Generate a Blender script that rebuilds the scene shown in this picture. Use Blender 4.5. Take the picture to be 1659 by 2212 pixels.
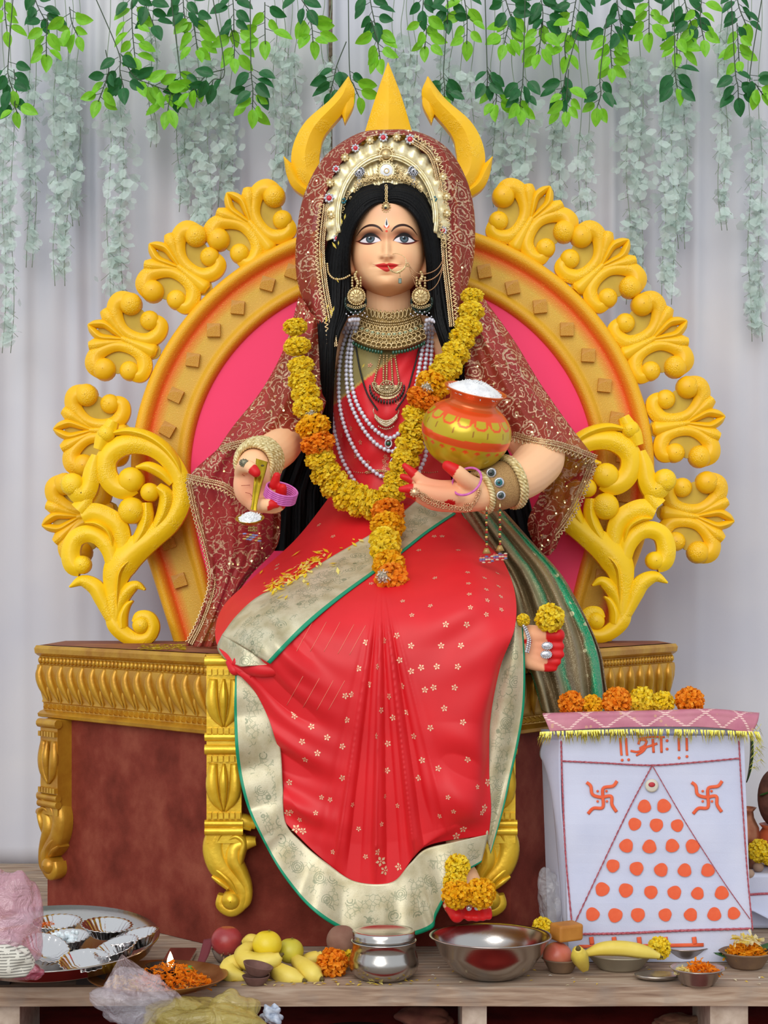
import bpy, math, random
import numpy as np
from mathutils import Vector, Matrix, Quaternion
from mathutils.bvhtree import BVHTree

for _o in list(bpy.data.objects):
    bpy.data.objects.remove(_o)
SC = bpy.context.scene
COL = SC.collection
RNG = random.Random(7)
PI = math.pi

# ------------------------------------------------------------------ camera
F, CX, HY, CAMZ, CAMY = 3800.0, 829.5, 1250.0, 1.0, -4.0
cam = bpy.data.cameras.new('camera')
cam.sensor_fit = 'HORIZONTAL'
cam.sensor_width = 36.0
cam.lens = F * 36.0 / 1659.0
cam.shift_y = (HY - 1106.0) / 1659.0
cam.clip_start = 0.05
camo = bpy.data.objects.new('camera', cam)
camo.location = (0, CAMY, CAMZ)
camo.rotation_euler = (PI / 2, 0, 0)
COL.objects.link(camo)
SC.camera = camo

# ------------------------------------------------------------------ world + sun
w = bpy.data.worlds.new('daylight')
SC.world = w
w.use_nodes = True
bg = w.node_tree.nodes['Background']
bg.inputs[0].default_value = (0.90, 0.95, 1.0, 1)
bg.inputs[1].default_value = 0.78
sun = bpy.data.lights.new('sun', 'SUN')
sun.energy = 1.6
sun.angle = math.radians(46)
sun.color = (1.0, 0.97, 0.92)
suno = bpy.data.objects.new('sun', sun)
suno.rotation_euler = (math.radians(63), 0, math.radians(-13))
COL.objects.link(suno)
SC.view_settings.view_transform = 'Standard'
SC.view_settings.look = 'None'
SC.view_settings.gamma = 1
SC.view_settings.use_curve_mapping = False
SC.view_settings.exposure = 0.1

# ------------------------------------------------------------------ helpers
def A(px, py, d):
    """world point seen at photo pixel (px,py) when it lies d metres in front of the camera"""
    return Vector(((px - CX) * d / F, d + CAMY, CAMZ - (py - HY) * d / F))

def lin(h):
    h = h.lstrip('#')
    r = []
    for i in (0, 2, 4):
        c = int(h[i:i + 2], 16) / 255
        r.append(c / 12.92 if c <= .04045 else ((c + .055) / 1.055) ** 2.4)
    return (r[0], r[1], r[2], 1)

WLOC = {}
def crom(P, n):
    """Catmull-Rom resample of an (m,k) array to n points"""
    P = np.asarray(P, float)
    m = len(P)
    if m == 1: return np.repeat(P, n, 0)
    t = np.linspace(0, m - 1, n)
    i = np.minimum(t.astype(int), m - 2)
    f = (t - i)[:, None]
    Q = np.vstack([2 * P[0] - P[1], P, 2 * P[-1] - P[-2]])
    p0, p1, p2, p3 = Q[i], Q[i + 1], Q[i + 2], Q[i + 3]
    return .5 * (2 * p1 + (p2 - p0) * f + (2 * p0 - 5 * p1 + 4 * p2 - p3) * f ** 2 + (3 * p1 - p0 - 3 * p2 + p3) * f ** 3)

class MB:
    def __init__(s):
        s.v = []; s.f = []; s.uv = []; s.c = []
        s.n = 0
    def add(s, verts, faces, uv=None, c=None):
        verts = np.asarray(verts, float).reshape(-1, 3)
        s.v.append(verts)
        n = s.n
        for f in faces: s.f.append(tuple(int(i) + n for i in f))
        k = len(verts)
        s.uv.append(np.zeros((k, 2)) if uv is None else np.asarray(uv, float).reshape(-1, 2))
        if c is None: c = (1, 1, 1)
        c = np.asarray(c, float)
        s.c.append(np.tile(c[:3], (k, 1)) if c.ndim == 1 else c[:, :3])
        s.n += k
        return s
    def grid(s, P, closed_u=False, uv=None, c=None, flip=False):
        """P (nu,nv,3)"""
        nu, nv = P.shape[:2]
        fs = []
        for i in range(nu if closed_u else nu - 1):
            a = i * nv; b = ((i + 1) % nu) * nv
            for j in range(nv - 1):
                q = (a + j, b + j, b + j + 1, a + j + 1)
                fs.append(q[::-1] if flip else q)
        if uv is None:
            U, V = np.meshgrid(np.linspace(0, 1, nu), np.linspace(0, 1, nv), indexing='ij')
            uv = np.stack([U, V], -1)
        if c is not None and np.asarray(c).ndim == 3: c = np.asarray(c).reshape(-1, 3)
        return s.add(P.reshape(-1, 3), fs, np.asarray(uv).reshape(-1, 2), c)
    def tube(s, pts, rad, n=8, res=None, flat=None, caps=True, c=None, up=None):
        pts = np.array([tuple(p) for p in pts], float)
        rad = np.array(rad if hasattr(rad, '__len__') else [rad] * len(pts), float)
        if res:
            X = crom(np.hstack([pts, rad[:, None]]), res)
            pts, rad = X[:, :3], np.maximum(X[:, 3], 1e-5)
        m = len(pts)
        T = np.gradient(pts, axis=0)
        T /= np.maximum(np.linalg.norm(T, axis=1)[:, None], 1e-9)
        r0 = np.array(up if up is not None else ((0, 0, 1) if abs(T[0][2]) < .9 else (1, 0, 0)), float)
        ring = []
        ang = np.linspace(0, 2 * PI, n, endpoint=False)
        uvs = []
        for i in range(m):
            r0 = r0 - T[i] * r0.dot(T[i])
            if up is not None: 
                u = np.array(up, float); u = u - T[i] * u.dot(T[i])
                if np.linalg.norm(u) > .05: r0 = u
            r0 = r0 / max(np.linalg.norm(r0), 1e-9)
            b = np.cross(T[i], r0)
            fl = 1 if flat is None else flat
            ring.append(pts[i] + rad[i] * (np.cos(ang)[:, None] * r0 * fl + np.sin(ang)[:, None] * b))
            uvs.append(np.stack([np.full(n, i / max(m - 1, 1)), ang / (2 * PI)], -1))
        V = np.array(ring)
        fs = []
        for i in range(m - 1):
            for j in range(n):
                k = (j + 1) % n
                fs.append((i * n + j, i * n + k, (i + 1) * n + k, (i + 1) * n + j))
        if caps:
            fs.append(tuple(range(n - 1, -1, -1)))
            fs.append(tuple((m - 1) * n + j for j in range(n)))
        return s.add(V.reshape(-1, 3), fs, np.array(uvs).reshape(-1, 2), c)
    def ball(s, ctr, r, sc=(1, 1, 1), n=10, m=7, c=None, R=None):
        v = [(0, 0, 1)]
        for i in range(1, m):
            th = PI * i / m
            for j in range(n):
                p = 2 * PI * j / n
                v.append((math.sin(th) * math.cos(p), math.sin(th) * math.sin(p), math.cos(th)))
        v.append((0, 0, -1))
        v = np.array(v) * np.array(sc) * r
        if R is not None: v = v @ np.array(R).T
        v = v + np.array(tuple(ctr))
        fs = [(0, 1 + j, 1 + (j + 1) % n) for j in range(n)]
        for i in range(m - 2):
            a = 1 + i * n; b = a + n
            fs += [(a + j, b + j, b + (j + 1) % n, a + (j + 1) % n) for j in range(n)]
        a = 1 + (m - 2) * n
        fs += [(a + (j + 1) % n, a + j, len(v) - 1) for j in range(n)]
        return s.add(v, fs, None, c)
    def box(s, lo, hi, c=None, R=None, ctr=None):
        lo = np.array(lo, float); hi = np.array(hi, float)
        v = np.array([[(lo, hi)[i][0], (lo, hi)[j][1], (lo, hi)[k][2]] for i in (0, 1) for j in (0, 1) for k in (0, 1)])
        if R is not None:
            o = np.array(ctr if ctr is not None else (lo + hi) / 2)
            v = (v - o) @ np.array(R).T + o
        return s.add(v, [(0, 1, 3, 2), (4, 6, 7, 5), (0, 4, 5, 1), (2, 3, 7, 6), (0, 2, 6, 4), (1, 5, 7, 3)], None, c)
    def lathe(s, prof, ctr, n=32, R=None, sc=(1, 1), c=None, wob=None, caps=False):
        """prof list of (r,z)"""
        prof = np.array(prof, float)
        a = np.linspace(0, 2 * PI, n, endpoint=False)
        P = np.zeros((n, len(prof), 3))
        for i in range(n):
            k = 1 if wob is None else np.array([wob(a[i], j / (len(prof) - 1)) for j in range(len(prof))])
            P[i, :, 0] = prof[:, 0] * math.cos(a[i]) * sc[0] * k
            P[i, :, 1] = prof[:, 0] * math.sin(a[i]) * sc[1] * k
            P[i, :, 2] = prof[:, 1]
        U, V = np.meshgrid(np.linspace(0, 1, n), np.linspace(0, 1, len(prof)), indexing='ij')
        if R is not None: P = P @ np.array(R).T
        P = P + np.array(tuple(ctr))
        return s.grid(P, closed_u=True, uv=np.stack([U, V], -1), c=c)
    def build(s, name, mat, parent=None, smooth=True, angle=None, origin=None, flag=None, cols=False):
        V = np.vstack(s.v)
        lo, hi = V.min(0), V.max(0)
        o = np.array(tuple(origin)) if origin is not None else np.array([(lo[0] + hi[0]) / 2, (lo[1] + hi[1]) / 2, lo[2]])
        me = bpy.data.meshes.new(name)
        me.from_pydata((V - o).tolist(), [], s.f)
        UV = np.vstack(s.uv)
        ul = me.uv_layers.new(name='UVMap')
        li = np.zeros(len(me.loops), np.int32)
        me.loops.foreach_get('vertex_index', li)
        ul.data.foreach_set('uv', UV[li].astype(np.float32).ravel())
        if cols:
            ca = me.color_attributes.new('Col', 'FLOAT_COLOR', 'POINT')
            C4 = np.ones((len(V), 4), np.float32); C4[:, :3] = np.vstack(s.c)
            ca.data.foreach_set('color', C4.ravel())
        me.polygons.foreach_set('use_smooth', [bool(smooth)] * len(me.polygons))
        me.materials.append(mat)
        if angle: me.set_sharp_from_angle(angle=math.radians(angle))
        return link(name, me, o, parent, flag)

def link(name, me, o, parent=None, flag=None):
    ob = bpy.data.objects.new(name, me)
    COL.objects.link(ob)
    o = np.array(tuple(o), float)
    WLOC[ob.name] = o
    if parent is not None:
        ob.parent = parent
        ob.location = o - WLOC[parent.name]
    else:
        ob.location = o
    if flag: ob['kind'] = flag
    return ob

def thing(name, label, cat, loc, group=None):
    e = link(name, None, loc)
    e.empty_display_size = .05
    return tag(e, label, cat, group)

def tag(o, label, cat, group=None):
    o['label'] = label; o['category'] = cat
    if group: o['group'] = group
    return o

def place(name, me, loc, parent=None, rot=None, scale=1):
    o = link(name, me, loc, parent)
    if rot is not None:
        o.rotation_mode = 'QUATERNION'; o.rotation_quaternion = rot
    o.scale = (scale,) * 3 if not hasattr(scale, '__len__') else scale
    return o

def rot_to(zaxis, spin=0):
    return Vector(zaxis).to_track_quat('Z', 'Y') @ Quaternion((0, 0, 1), spin)

def solid(ob, t, off=0):
    m = ob.modifiers.new('thickness', 'SOLIDIFY'); m.thickness = t; m.offset = off
    return ob
def subsurf(ob, l=1):
    m = ob.modifiers.new('smooth', 'SUBSURF'); m.levels = l; m.render_levels = l
    return ob
def bevel(ob, wd, seg=2):
    m = ob.modifiers.new('bevel', 'BEVEL'); m.width = wd; m.segments = seg; m.limit_method = 'ANGLE'
    return ob

def surf(ctrl, nu, nv):
    """ctrl rows of (px,py,d) -> smooth (nu,nv,3) world grid"""
    C = np.array([[tuple(A(*p)) for p in row] for row in ctrl])
    X = np.stack([crom(C[:, j], nu) for j in range(C.shape[1])], 1)
    return np.stack([crom(X[i], nv) for i in range(nu)], 0)

# ------------------------------------------------------------------ materials
class NT:
    def __init__(s, name):
        s.m = bpy.data.materials.new(name); s.m.use_nodes = True
        s.t = s.m.node_tree; s.N = s.t.nodes; s.L = s.t.links
        s.p = s.N['Principled BSDF']; s.out = s.N['Material Output']
    def n(s, ty, **kw):
        nd = s.N.new(ty)
        for k, v in kw.items():
            if k.startswith('i_'):
                key = k[2:]
                key = int(key) if key.isdigit() else key
                s.set(nd.inputs[key], v)
            else: setattr(nd, k, v)
        return nd
    def set(s, sock, v):
        if isinstance(v, bpy.types.NodeSocket): s.L.new(v, sock)
        else: sock.default_value = v
    def math(s, op, a, b=0, c=0, clamp=False):
        nd = s.N.new('ShaderNodeMath'); nd.operation = op; nd.use_clamp = clamp
        for i, x in enumerate((a, b, c)): s.set(nd.inputs[i], x)
        return nd.outputs[0]
    def mix(s, f, a, b):
        nd = s.N.new('ShaderNodeMix'); nd.data_type = 'RGBA'
        s.set(nd.inputs[0], f); s.set(nd.inputs[6], a); s.set(nd.inputs[7], b)
        return nd.outputs[2]
    def coord(s, which='Object'):
        return s.N.new('ShaderNodeTexCoord').outputs[which]
    def ramp(s, f, stops, interp='LINEAR'):
        nd = s.N.new('ShaderNodeValToRGB'); nd.color_ramp.interpolation = interp
        e = nd.color_ramp.elements
        while len(e) < len(stops): e.new(0.5)
        for k, (p, c) in enumerate(stops):
            e[k].position = p; e[k].color = c if len(c) == 4 else (*c, 1)
        s.set(nd.inputs[0], f)
        return nd.outputs[0]
    def noise(s, scale, detail=3, vec=None, out=0, rough=.5, dist=0):
        nd = s.n('ShaderNodeTexNoise', i_Scale=scale, i_Detail=detail, i_Roughness=rough, i_Distortion=dist)
        s.set(nd.inputs['Vector'], vec if vec is not None else s.coord())
        return nd.outputs[out]
    def voro(s, scale, vec=None, feature='F1', out=0):
        nd = s.n('ShaderNodeTexVoronoi', feature=feature, i_Scale=scale)
        s.set(nd.inputs['Vector'], vec if vec is not None else s.coord())
        return nd.outputs[out]
    def bump(s, h, strength=.3, dist=.002):
        b = s.n('ShaderNodeBump', i_Strength=strength, i_Distance=dist, i_Height=h)
        s.L.new(b.outputs[0], s.p.inputs['Normal'])
    def base(s, c, rough=.5, metal=0, spec=.5):
        s.set(s.p.inputs['Base Color'], c)
        s.set(s.p.inputs['Roughness'], rough); s.set(s.p.inputs['Metallic'], metal)
        s.p.inputs['Specular IOR Level'].default_value = spec
        return s

def M(name, c, rough=.5, metal=0, c2=None, scale=20, bump=0, bscale=80, bdist=.002, spec=.5, trans=0, alpha=1, sss=0, sheen=0, lo=.35, hi=.65):
    t = NT(name)
    c = lin(c) if isinstance(c, str) else c
    cc = c
    if c2 is not None:
        c2 = lin(c2) if isinstance(c2, str) else c2
        cc = t.ramp(t.noise(scale, 4), [(lo, c), (hi, c2)])
    t.base(cc, rough, metal, spec)
    if bump: t.bump(t.noise(bscale, 4), bump, bdist)
    if trans: t.p.inputs['Transmission Weight'].default_value = trans
    if alpha < 1: t.p.inputs['Alpha'].default_value = alpha
    if sss:
        t.p.inputs['Subsurface Weight'].default_value = sss
        t.p.inputs['Subsurface Radius'].default_value = (.01, .006, .004)
    if sheen: t.p.inputs['Sheen Weight'].default_value = sheen
    return t.m

def vcol(name, rough=.5, metal=0, spec=.5, bump=0, bscale=200, bdist=.001, sss=0, coat=0):
    t = NT(name)
    a = t.n('ShaderNodeVertexColor', layer_name='Col')
    t.base(a.outputs[0], rough, metal, spec)
    if bump: t.bump(t.noise(bscale, 3), bump, bdist)
    if coat: t.p.inputs['Coat Weight'].default_value = coat
    if sss:
        t.p.inputs['Subsurface Weight'].default_value = sss
        t.p.inputs['Subsurface Radius'].default_value = (.01, .006, .004)
    return t.m

GOLD = M('antique_gold', '#E6D0A0', .32, .65, '#B89A60', 180, .3, 400, .001)
PALEGOLD = M('pale_gold', '#F1E4BC', .3, .55, '#D8C48C', 90, .25, 220, .001)
BRIGHTGOLD = M('gold_foil', '#F2CE5A', .22, .9)
SILVER = M('white_stone_silver', '#E4E4E8', .2, .6, '#A9A9B4', 300)
PEARL = M('pearl', '#DEDEEC', .16, .15, spec=.8)
STEEL = M('brushed_steel', '#BAB6B2', .2, 1.0, bump=.04, bscale=300)
FOIL = M('silver_foil', '#D8D6D6', .12, 1.0, bump=.25, bscale=60, bdist=.003)
REDGEM = M('red_gem', '#C8102A', .1, 0, spec=.8)
GREENGEM = M('green_gem', '#0B4A33', .1, 0, spec=.8)
BLACKBEAD = M('black_bead', '#10140F', .15, 0, spec=.7)
RICE = M('white_rice', '#F1F1F0', .5, 0, '#DADADD', 60)
# ------------------------------------------------------------------ floor, platform, curtain
TOPZ = 0.143
def m_carpet():
    t = NT('red_carpet')
    c = t.ramp(t.noise(9, 5), [(.35, lin('#7A1A16')), (.7, lin('#A42C24'))])
    t.base(c, .95, 0, .1); t.bump(t.noise(400, 2), .6, .002)
    return t.m
fl = MB(); fl.box((-4, -4.6, -.05), (4, 3, 0))
f = fl.build('floor', M('unseen_grey_floor', '#857A70', .9, 0, '#968A7E', 6, .2, 40), smooth=False); f['kind'] = 'structure'  # unseen grey surround, added so the steel reflects less red
tag(f, 'unseen grey floor around the red carpet, added for the steel reflections', 'floor')
fl = MB(); fl.box((-2.2, -.46, .0005), (2.2, 1.5, .004))
tag(fl.build('red_carpet', m_carpet(), smooth=False), 'worn red carpet spread under the wooden platform', 'carpet')

def m_wood():
    t = NT('weathered_plank_wood')
    co = t.coord()
    mp = t.n('ShaderNodeMapping'); t.set(mp.inputs[0], co); mp.inputs['Scale'].default_value = (1.2, 14, 14)
    oi = t.n('ShaderNodeObjectInfo')
    n1 = t.noise(6, 6, mp.outputs[0], dist=.6)
    c = t.ramp(n1, [(.3, lin('#7D6656')), (.5, lin('#A8917C')), (.68, lin('#C2B09C'))])
    st = t.ramp(t.noise(14, 5), [(.52, (0, 0, 0)), (.7, (1, 1, 1))])
    c = t.mix(t.math('MULTIPLY', st, .55), c, lin('#8F8B84'))
    c = t.mix(t.math('MULTIPLY', oi.outputs['Random'], .3), c, lin('#8A6E5C'))
    t.base(c, .85, 0, .2); t.bump(n1, .5, .004)
    return t.m
WOOD = m_wood()
plat = thing('wooden_platform', 'low platform of weathered grey-brown planks on wooden blocks under the throne', 'platform', (0, .5, 0))
d = 3.69
k = 0
while d < 5.28:
    wd = RNG.uniform(.105, .125)
    b = MB()
    nx = 24
    xs = np.linspace(-1.75 + RNG.uniform(-.05, .05), 1.75 + RNG.uniform(-.05, .05), nx)
    P = np.zeros((nx, 5, 3))
    for i, x in enumerate(xs):
        e = .003 * math.sin(i * 1.7 + k); th = .040 if k == 0 else .034
        P[i] = [(x, d - 4 + e, TOPZ - th), (x, d - 4 + e, TOPZ), (x, d - 4 + wd + e, TOPZ), (x, d - 4 + wd + e, TOPZ - th), (x, d - 4 + e, TOPZ - th)]
    b.grid(P)
    b.add(P[0, :4], [(0, 1, 2, 3)]); b.add(P[-1, :4], [(3, 2, 1, 0)])
    o = b.build('plank', WOOD, plat, smooth=False)
    d += wd + RNG.uniform(.006, .014); k += 1
BLK = M('pale_block_wood', '#A89684', .9, 0, '#C9BBAA', 30, .4, 60)
for px in (5, 1024, 1572):
    for dd in (3.73, 4.35, 5.1):
        x = (px - CX) * 3.73 / F
        if dd > 4 and abs(x) > .9: x *= 1.0
        b = MB(); hw = .026 if px == 1024 else .04
        b.box((x - hw, dd - 4 - .015, .0045), (x + hw, dd - 4 + .2, TOPZ - .0415))
        b.build('block', BLK, plat, smooth=False)

def m_curtain():
    t = NT('white_curtain_cloth')
    c = t.ramp(t.noise(2.2, 3), [(.35, lin('#BFC0CA')), (.65, lin('#CDCCD0'))])
    t.base(c, .62, 0, .25)
    t.p.inputs['Sheen Weight'].default_value = .15
    t.bump(t.noise(600, 2), .12, .001)
    return t.m
CURT = m_curtain()
def curtain(x0, x1, zlo, ztop, yb, name, label, seed, amp, plx):
    n, m = int((x1 - x0) / .008), 60
    R = np.random.RandomState(seed)
    xs = np.linspace(x0, x1, n)
    zs = np.linspace(zlo, ztop, m)
    # pleats: sharp ridges at irregular spacing
    fold = np.zeros(n)
    x = x0
    while x < x1:
        w_ = R.uniform(.012, .05); h = R.uniform(.3, 1)
        fold += h * np.exp(-((xs - x) / w_) ** 2)
        x += R.uniform(.05, .13) * plx
    X, Z = np.meshgrid(xs, zs, indexing='ij')
    fz = np.clip((Z - .9) / 1.5, .12, 1)
    sway = .012 * np.sin(Z * 2.3 + X * 3) + .006 * np.sin(X * 7 + Z * 5)
    Y = yb - amp * fold[:, None] * fz + sway
    for zc in (1.43, 1.17, .66, .42):
        Y += .006 * np.exp(-((Z - zc - .01 * np.sin(X * 4)) / .006) ** 2) * (np.sin(X * 3 + zc * 9) > -.3)
    b = MB(); b.grid(np.stack([X, Y, Z], -1), flip=True)
    o = tag(solid(b.build(name, CURT), .003), label, 'curtain'); o['kind'] = 'structure'
    return o
XG = (714 - CX) * 5.3 / F
curtain(-2.3, XG - .006, TOPZ, 3.1, 1.31, 'wall_back', 'white pleated backdrop curtain on the side of the hand holding the spoon', 3, .05, 1)
curtain(XG + .008, 2.3, TOPZ, 3.1, 1.31, 'wall_back', 'white pleated backdrop curtain on the side of the hand holding the rice pot', 9, .05, 1)
b = MB(); b.tube([(XG, 1.36, TOPZ), (XG + .004, 1.36, 1.5), (XG, 1.36, 3.1)], .022, 10, 30)
tag(b.build('bamboo_pole', M('bamboo', '#6E6048', .8, 0, '#A89878', 60, .4)), 'mottled bamboo pole seen through the gap between the curtains', 'pole')
# ------------------------------------------------------------------ throne base
def m_foam(name, c1, c2, bs=260):
    t = NT(name)
    n = t.noise(3.5, 3)
    sp = t.voro(bs, out=0)
    msk = t.ramp(t.noise(16, 2), [(.52, (0, 0, 0)), (.6, (1, 1, 1))])
    c = t.mix(t.ramp(n, [(.35, (0, 0, 0)), (.65, (1, 1, 1))]), lin(c1), lin(c2))
    c = t.mix(t.math('MULTIPLY', t.math('MULTIPLY', t.math('LESS_THAN', sp, .35), msk), .35), c, lin('#FFDE6A'))
    t.base(c, .42, 0, .45)
    h = t.math('ADD', t.math('MULTIPLY', sp, msk), t.math('MULTIPLY', t.noise(90, 3), .5))
    t.bump(h, .45, .0025)
    return t.m
FOAM = m_foam('yellow_painted_foam', '#EDB40A', '#F7C413')
FOAMS = m_foam('scroll_yellow_foam', '#F2C40B', '#FBD012')
BACKP = M('dull_yellow_board', '#B79A32', .7, 0, '#C9AC3C', 12)
def m_tgold(name, c1, c2):
    t = NT(name)
    c = t.ramp(t.noise(14, 4), [(.35, lin(c1)), (.65, lin(c2))])
    t.base(c, .34, .45, .5); t.bump(t.noise(70, 3), .25, .003)
    return t.m
TGOLD = m_tgold('throne_gold_paint', '#B07A20', '#C99A2E')
LGOLD = m_tgold('leg_gold_paint', '#D9A91E', '#EBC63C')
def m_brown():
    t = NT('sponged_brown_cloth')
    c = t.ramp(t.noise(9, 5, rough=.6), [(.3, lin('#5E1F12')), (.5, lin('#782F22')), (.72, lin('#8E4836'))])
    t.base(c, .8, 0, .25); t.bump(t.noise(320, 3), .4, .002)
    return t.m
BROWN = m_brown()

RIDGE = [(-1, 1), (-1, .05), (-.62, -.62), (-.12, -1), (.12, -1), (.62, -.62), (1, .05), (1, 1)]
ROUND = [(-.9, 1), (-1, .2), (-.8, -.5), (-.4, -.9), (0, -1), (.4, -.9), (.8, -.5), (1, .2), (.9, 1)]
def relief(mb, pts, rad, dep=.7, back=.012, res=None, y0=0, prof=RIDGE):
    """carved stroke lying in the local XZ plane, raised towards -Y"""
    X = np.hstack([np.array(pts, float), np.array(rad, float)[:, None]])
    X = crom(X, res or 6 * (len(pts) - 1) + 1)
    p, r = X[:, :2], np.maximum(X[:, 2], 1e-4)
    T = np.gradient(p, axis=0); T /= np.maximum(np.linalg.norm(T, axis=1)[:, None], 1e-9)
    N = np.stack([-T[:, 1], T[:, 0]], -1)
    m, n = len(p), len(prof)
    V = np.zeros((m, n, 3))
    for j, (a, b_) in enumerate(prof):
        V[:, j, 0] = p[:, 0] + N[:, 0] * r * a
        V[:, j, 2] = p[:, 1] + N[:, 1] * r * a
        V[:, j, 1] = y0 + (back if b_ > .5 else b_ * r * dep)
    fs = []
    for i in range(m - 1):
        for j in range(n):
            k = (j + 1) % n
            fs.append((i * n + j, (i + 1) * n + j, (i + 1) * n + k, i * n + k))
    fs.append(tuple(range(n))); fs.append(tuple((m - 1) * n + j for j in range(n - 1, -1, -1)))
    mb.add(V.reshape(-1, 3), fs)
def dome(mb, c, r, dep=.75, back=.012, y0=0, n=18):
    mb.lathe([(r, -back), (r, 0), (r * .93, r * dep * .42), (r * .72, r * dep * .74), (r * .4, r * dep * .94), (.001, r * dep)],
             (c[0], y0, c[1]), n, R=((1, 0, 0), (0, 0, -1), (0, 1, 0)))

throne = thing('throne', 'brown and gold throne with yellow horseshoe backrest, pink panel and carved foam scrolls', 'throne', (-.05, .5, TOPZ))
TZ, AZ = .826, .636
LE, LC, RC, RE = (-.9097, .60), (-.4118, .07), (.3133, .07), (.783, .72)
def inset(p, q, s):
    return (p[0] + (q[0] - p[0]) * s, p[1] + (q[1] - p[1]) * s)
ctr = (-.06, .62)
body = [(-.885, .92), inset(LE, ctr, .035), inset(LC, ctr, .05), inset(RC, ctr, .05), inset(RE, ctr, .035), (.76, .92)]
b = MB()
n = len(body)
V = [(x, y, TOPZ + .001) for x, y in body] + [(x, y, TZ - .004) for x, y in body]
b.add(V, [tuple(range(n))[::-1], tuple(range(n, 2 * n))] + [(i, (i + 1) % n, n + (i + 1) % n, n + i) for i in range(n)])
b.build('body', BROWN, throne, smooth=False)

APRON = [(0, .826), (.030, .826), (.036, .818), (.034, .806), (.026, .800), (.020, .797), (.020, .777), (.026, .775), (.028, .765), (.026, .74), (.018, .71),
         (.010, .685), (.012, .678), (.008, .675), (.008, .657), (.018, .654), (.026, .648), (.024, .640), (.010, .636), (-.03, .636)]
fl_ = MB()
fl_.tube([(-.007, 0, .047), (-.012, -.003, .022), (-.005, .001, -.010), (.011, .010, -.048)], [.006, .0115, .0105, .0012], 10, 14, up=(0, -1, 0))
fl_.tube([(.014, .006, .000), (.012, .008, -.020), (.018, .012, -.05)], [.001, .0055, .001], 8, 9, up=(0, -1, 0))
flute_me = None
def apron(p0, p1, nfl, endpad=(.0, .0)):
    global flute_me
    p0 = np.array(p0); p1 = np.array(p1)
    L = np.linalg.norm(p1 - p0); t = (p1 - p0) / L
    nrm = np.array([t[1], -t[0]])
    if nrm[1] > 0: nrm = -nrm
    b = MB()
    nseg = 24
    P = np.zeros((nseg + 1, len(APRON), 3))
    for i in range(nseg + 1):
        q = p0 + t * L * i / nseg
        for j, (o, z) in enumerate(APRON):
            P[i, j, :2] = q + nrm * (o - .03) ; P[i, j, 2] = z
    b.grid(P)
    b.add(P[0], [tuple(range(len(APRON)))]); b.add(P[-1], [tuple(range(len(APRON)))[::-1]])
    ap = b.build('apron', TGOLD, throne, angle=40)
    ang = math.atan2(t[1], t[0])
    q = Quaternion((0, 0, 1), ang)
    if flute_me is None:
        o = fl_.build('flute', TGOLD, ap, origin=(0, 0, 0)); flute_me = o.data
        bpy.data.objects.remove(o)
    for i in range(nfl):
        c = p0 + t * L * (i + .5) / nfl + nrm * (-.006)
        place('flute', flute_me, (c[0], c[1], .728), ap, q)
    b = MB()
    nb = int(L / .0165)
    for i in range(nb):
        c = p0 + t * L * (i + .5) / nb + nrm * (-.008)
        b.ball((c[0], c[1], .787), .0085, (.75, .75, 1.1), 8, 5)
    b.build('bead_row', TGOLD, ap, flag='stuff')
    b = MB()
    nb = int(L / .021)
    for i in range(nb):
        c = p0 + t * L * (i + .5) / nb
        e = t * .007
        f0 = c + nrm * (-.022); f1 = c + nrm * (-.012)
        b.add([(*(f0 - e), .659), (*(f0 + e), .659), (*(f0 + e), .674), (*(f0 - e), .674), (*(f1 + e * .6), .666)],
              [(0, 1, 4), (1, 2, 4), (2, 3, 4), (3, 0, 4), (0, 3, 2, 1)])
    b.build('dentil_row', TGOLD, ap, smooth=False, flag='stuff')
apron(LE, LC, 15)
apron(LC, RC, 15)
apron(RC, RE, 15)
# top slab
b = MB()
tp = [(-.90, .93), LE, LC, RC, RE, (.775, .93)]
tp = [inset(p, ctr, .01) for p in tp]
V = [(x, y, TZ - .012) for x, y in tp] + [(x, y, TZ) for x, y in tp]
b.add(V, [tuple(range(n))[::-1], tuple(range(n, 2 * n))] + [(i, (i + 1) % n, n + (i + 1) % n, n + i) for i in range(n)])
b.build('top', M('throne_top_brown', '#7E4030', .7, 0, '#9A6238', 10, .3), throne, smooth=False)

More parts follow.
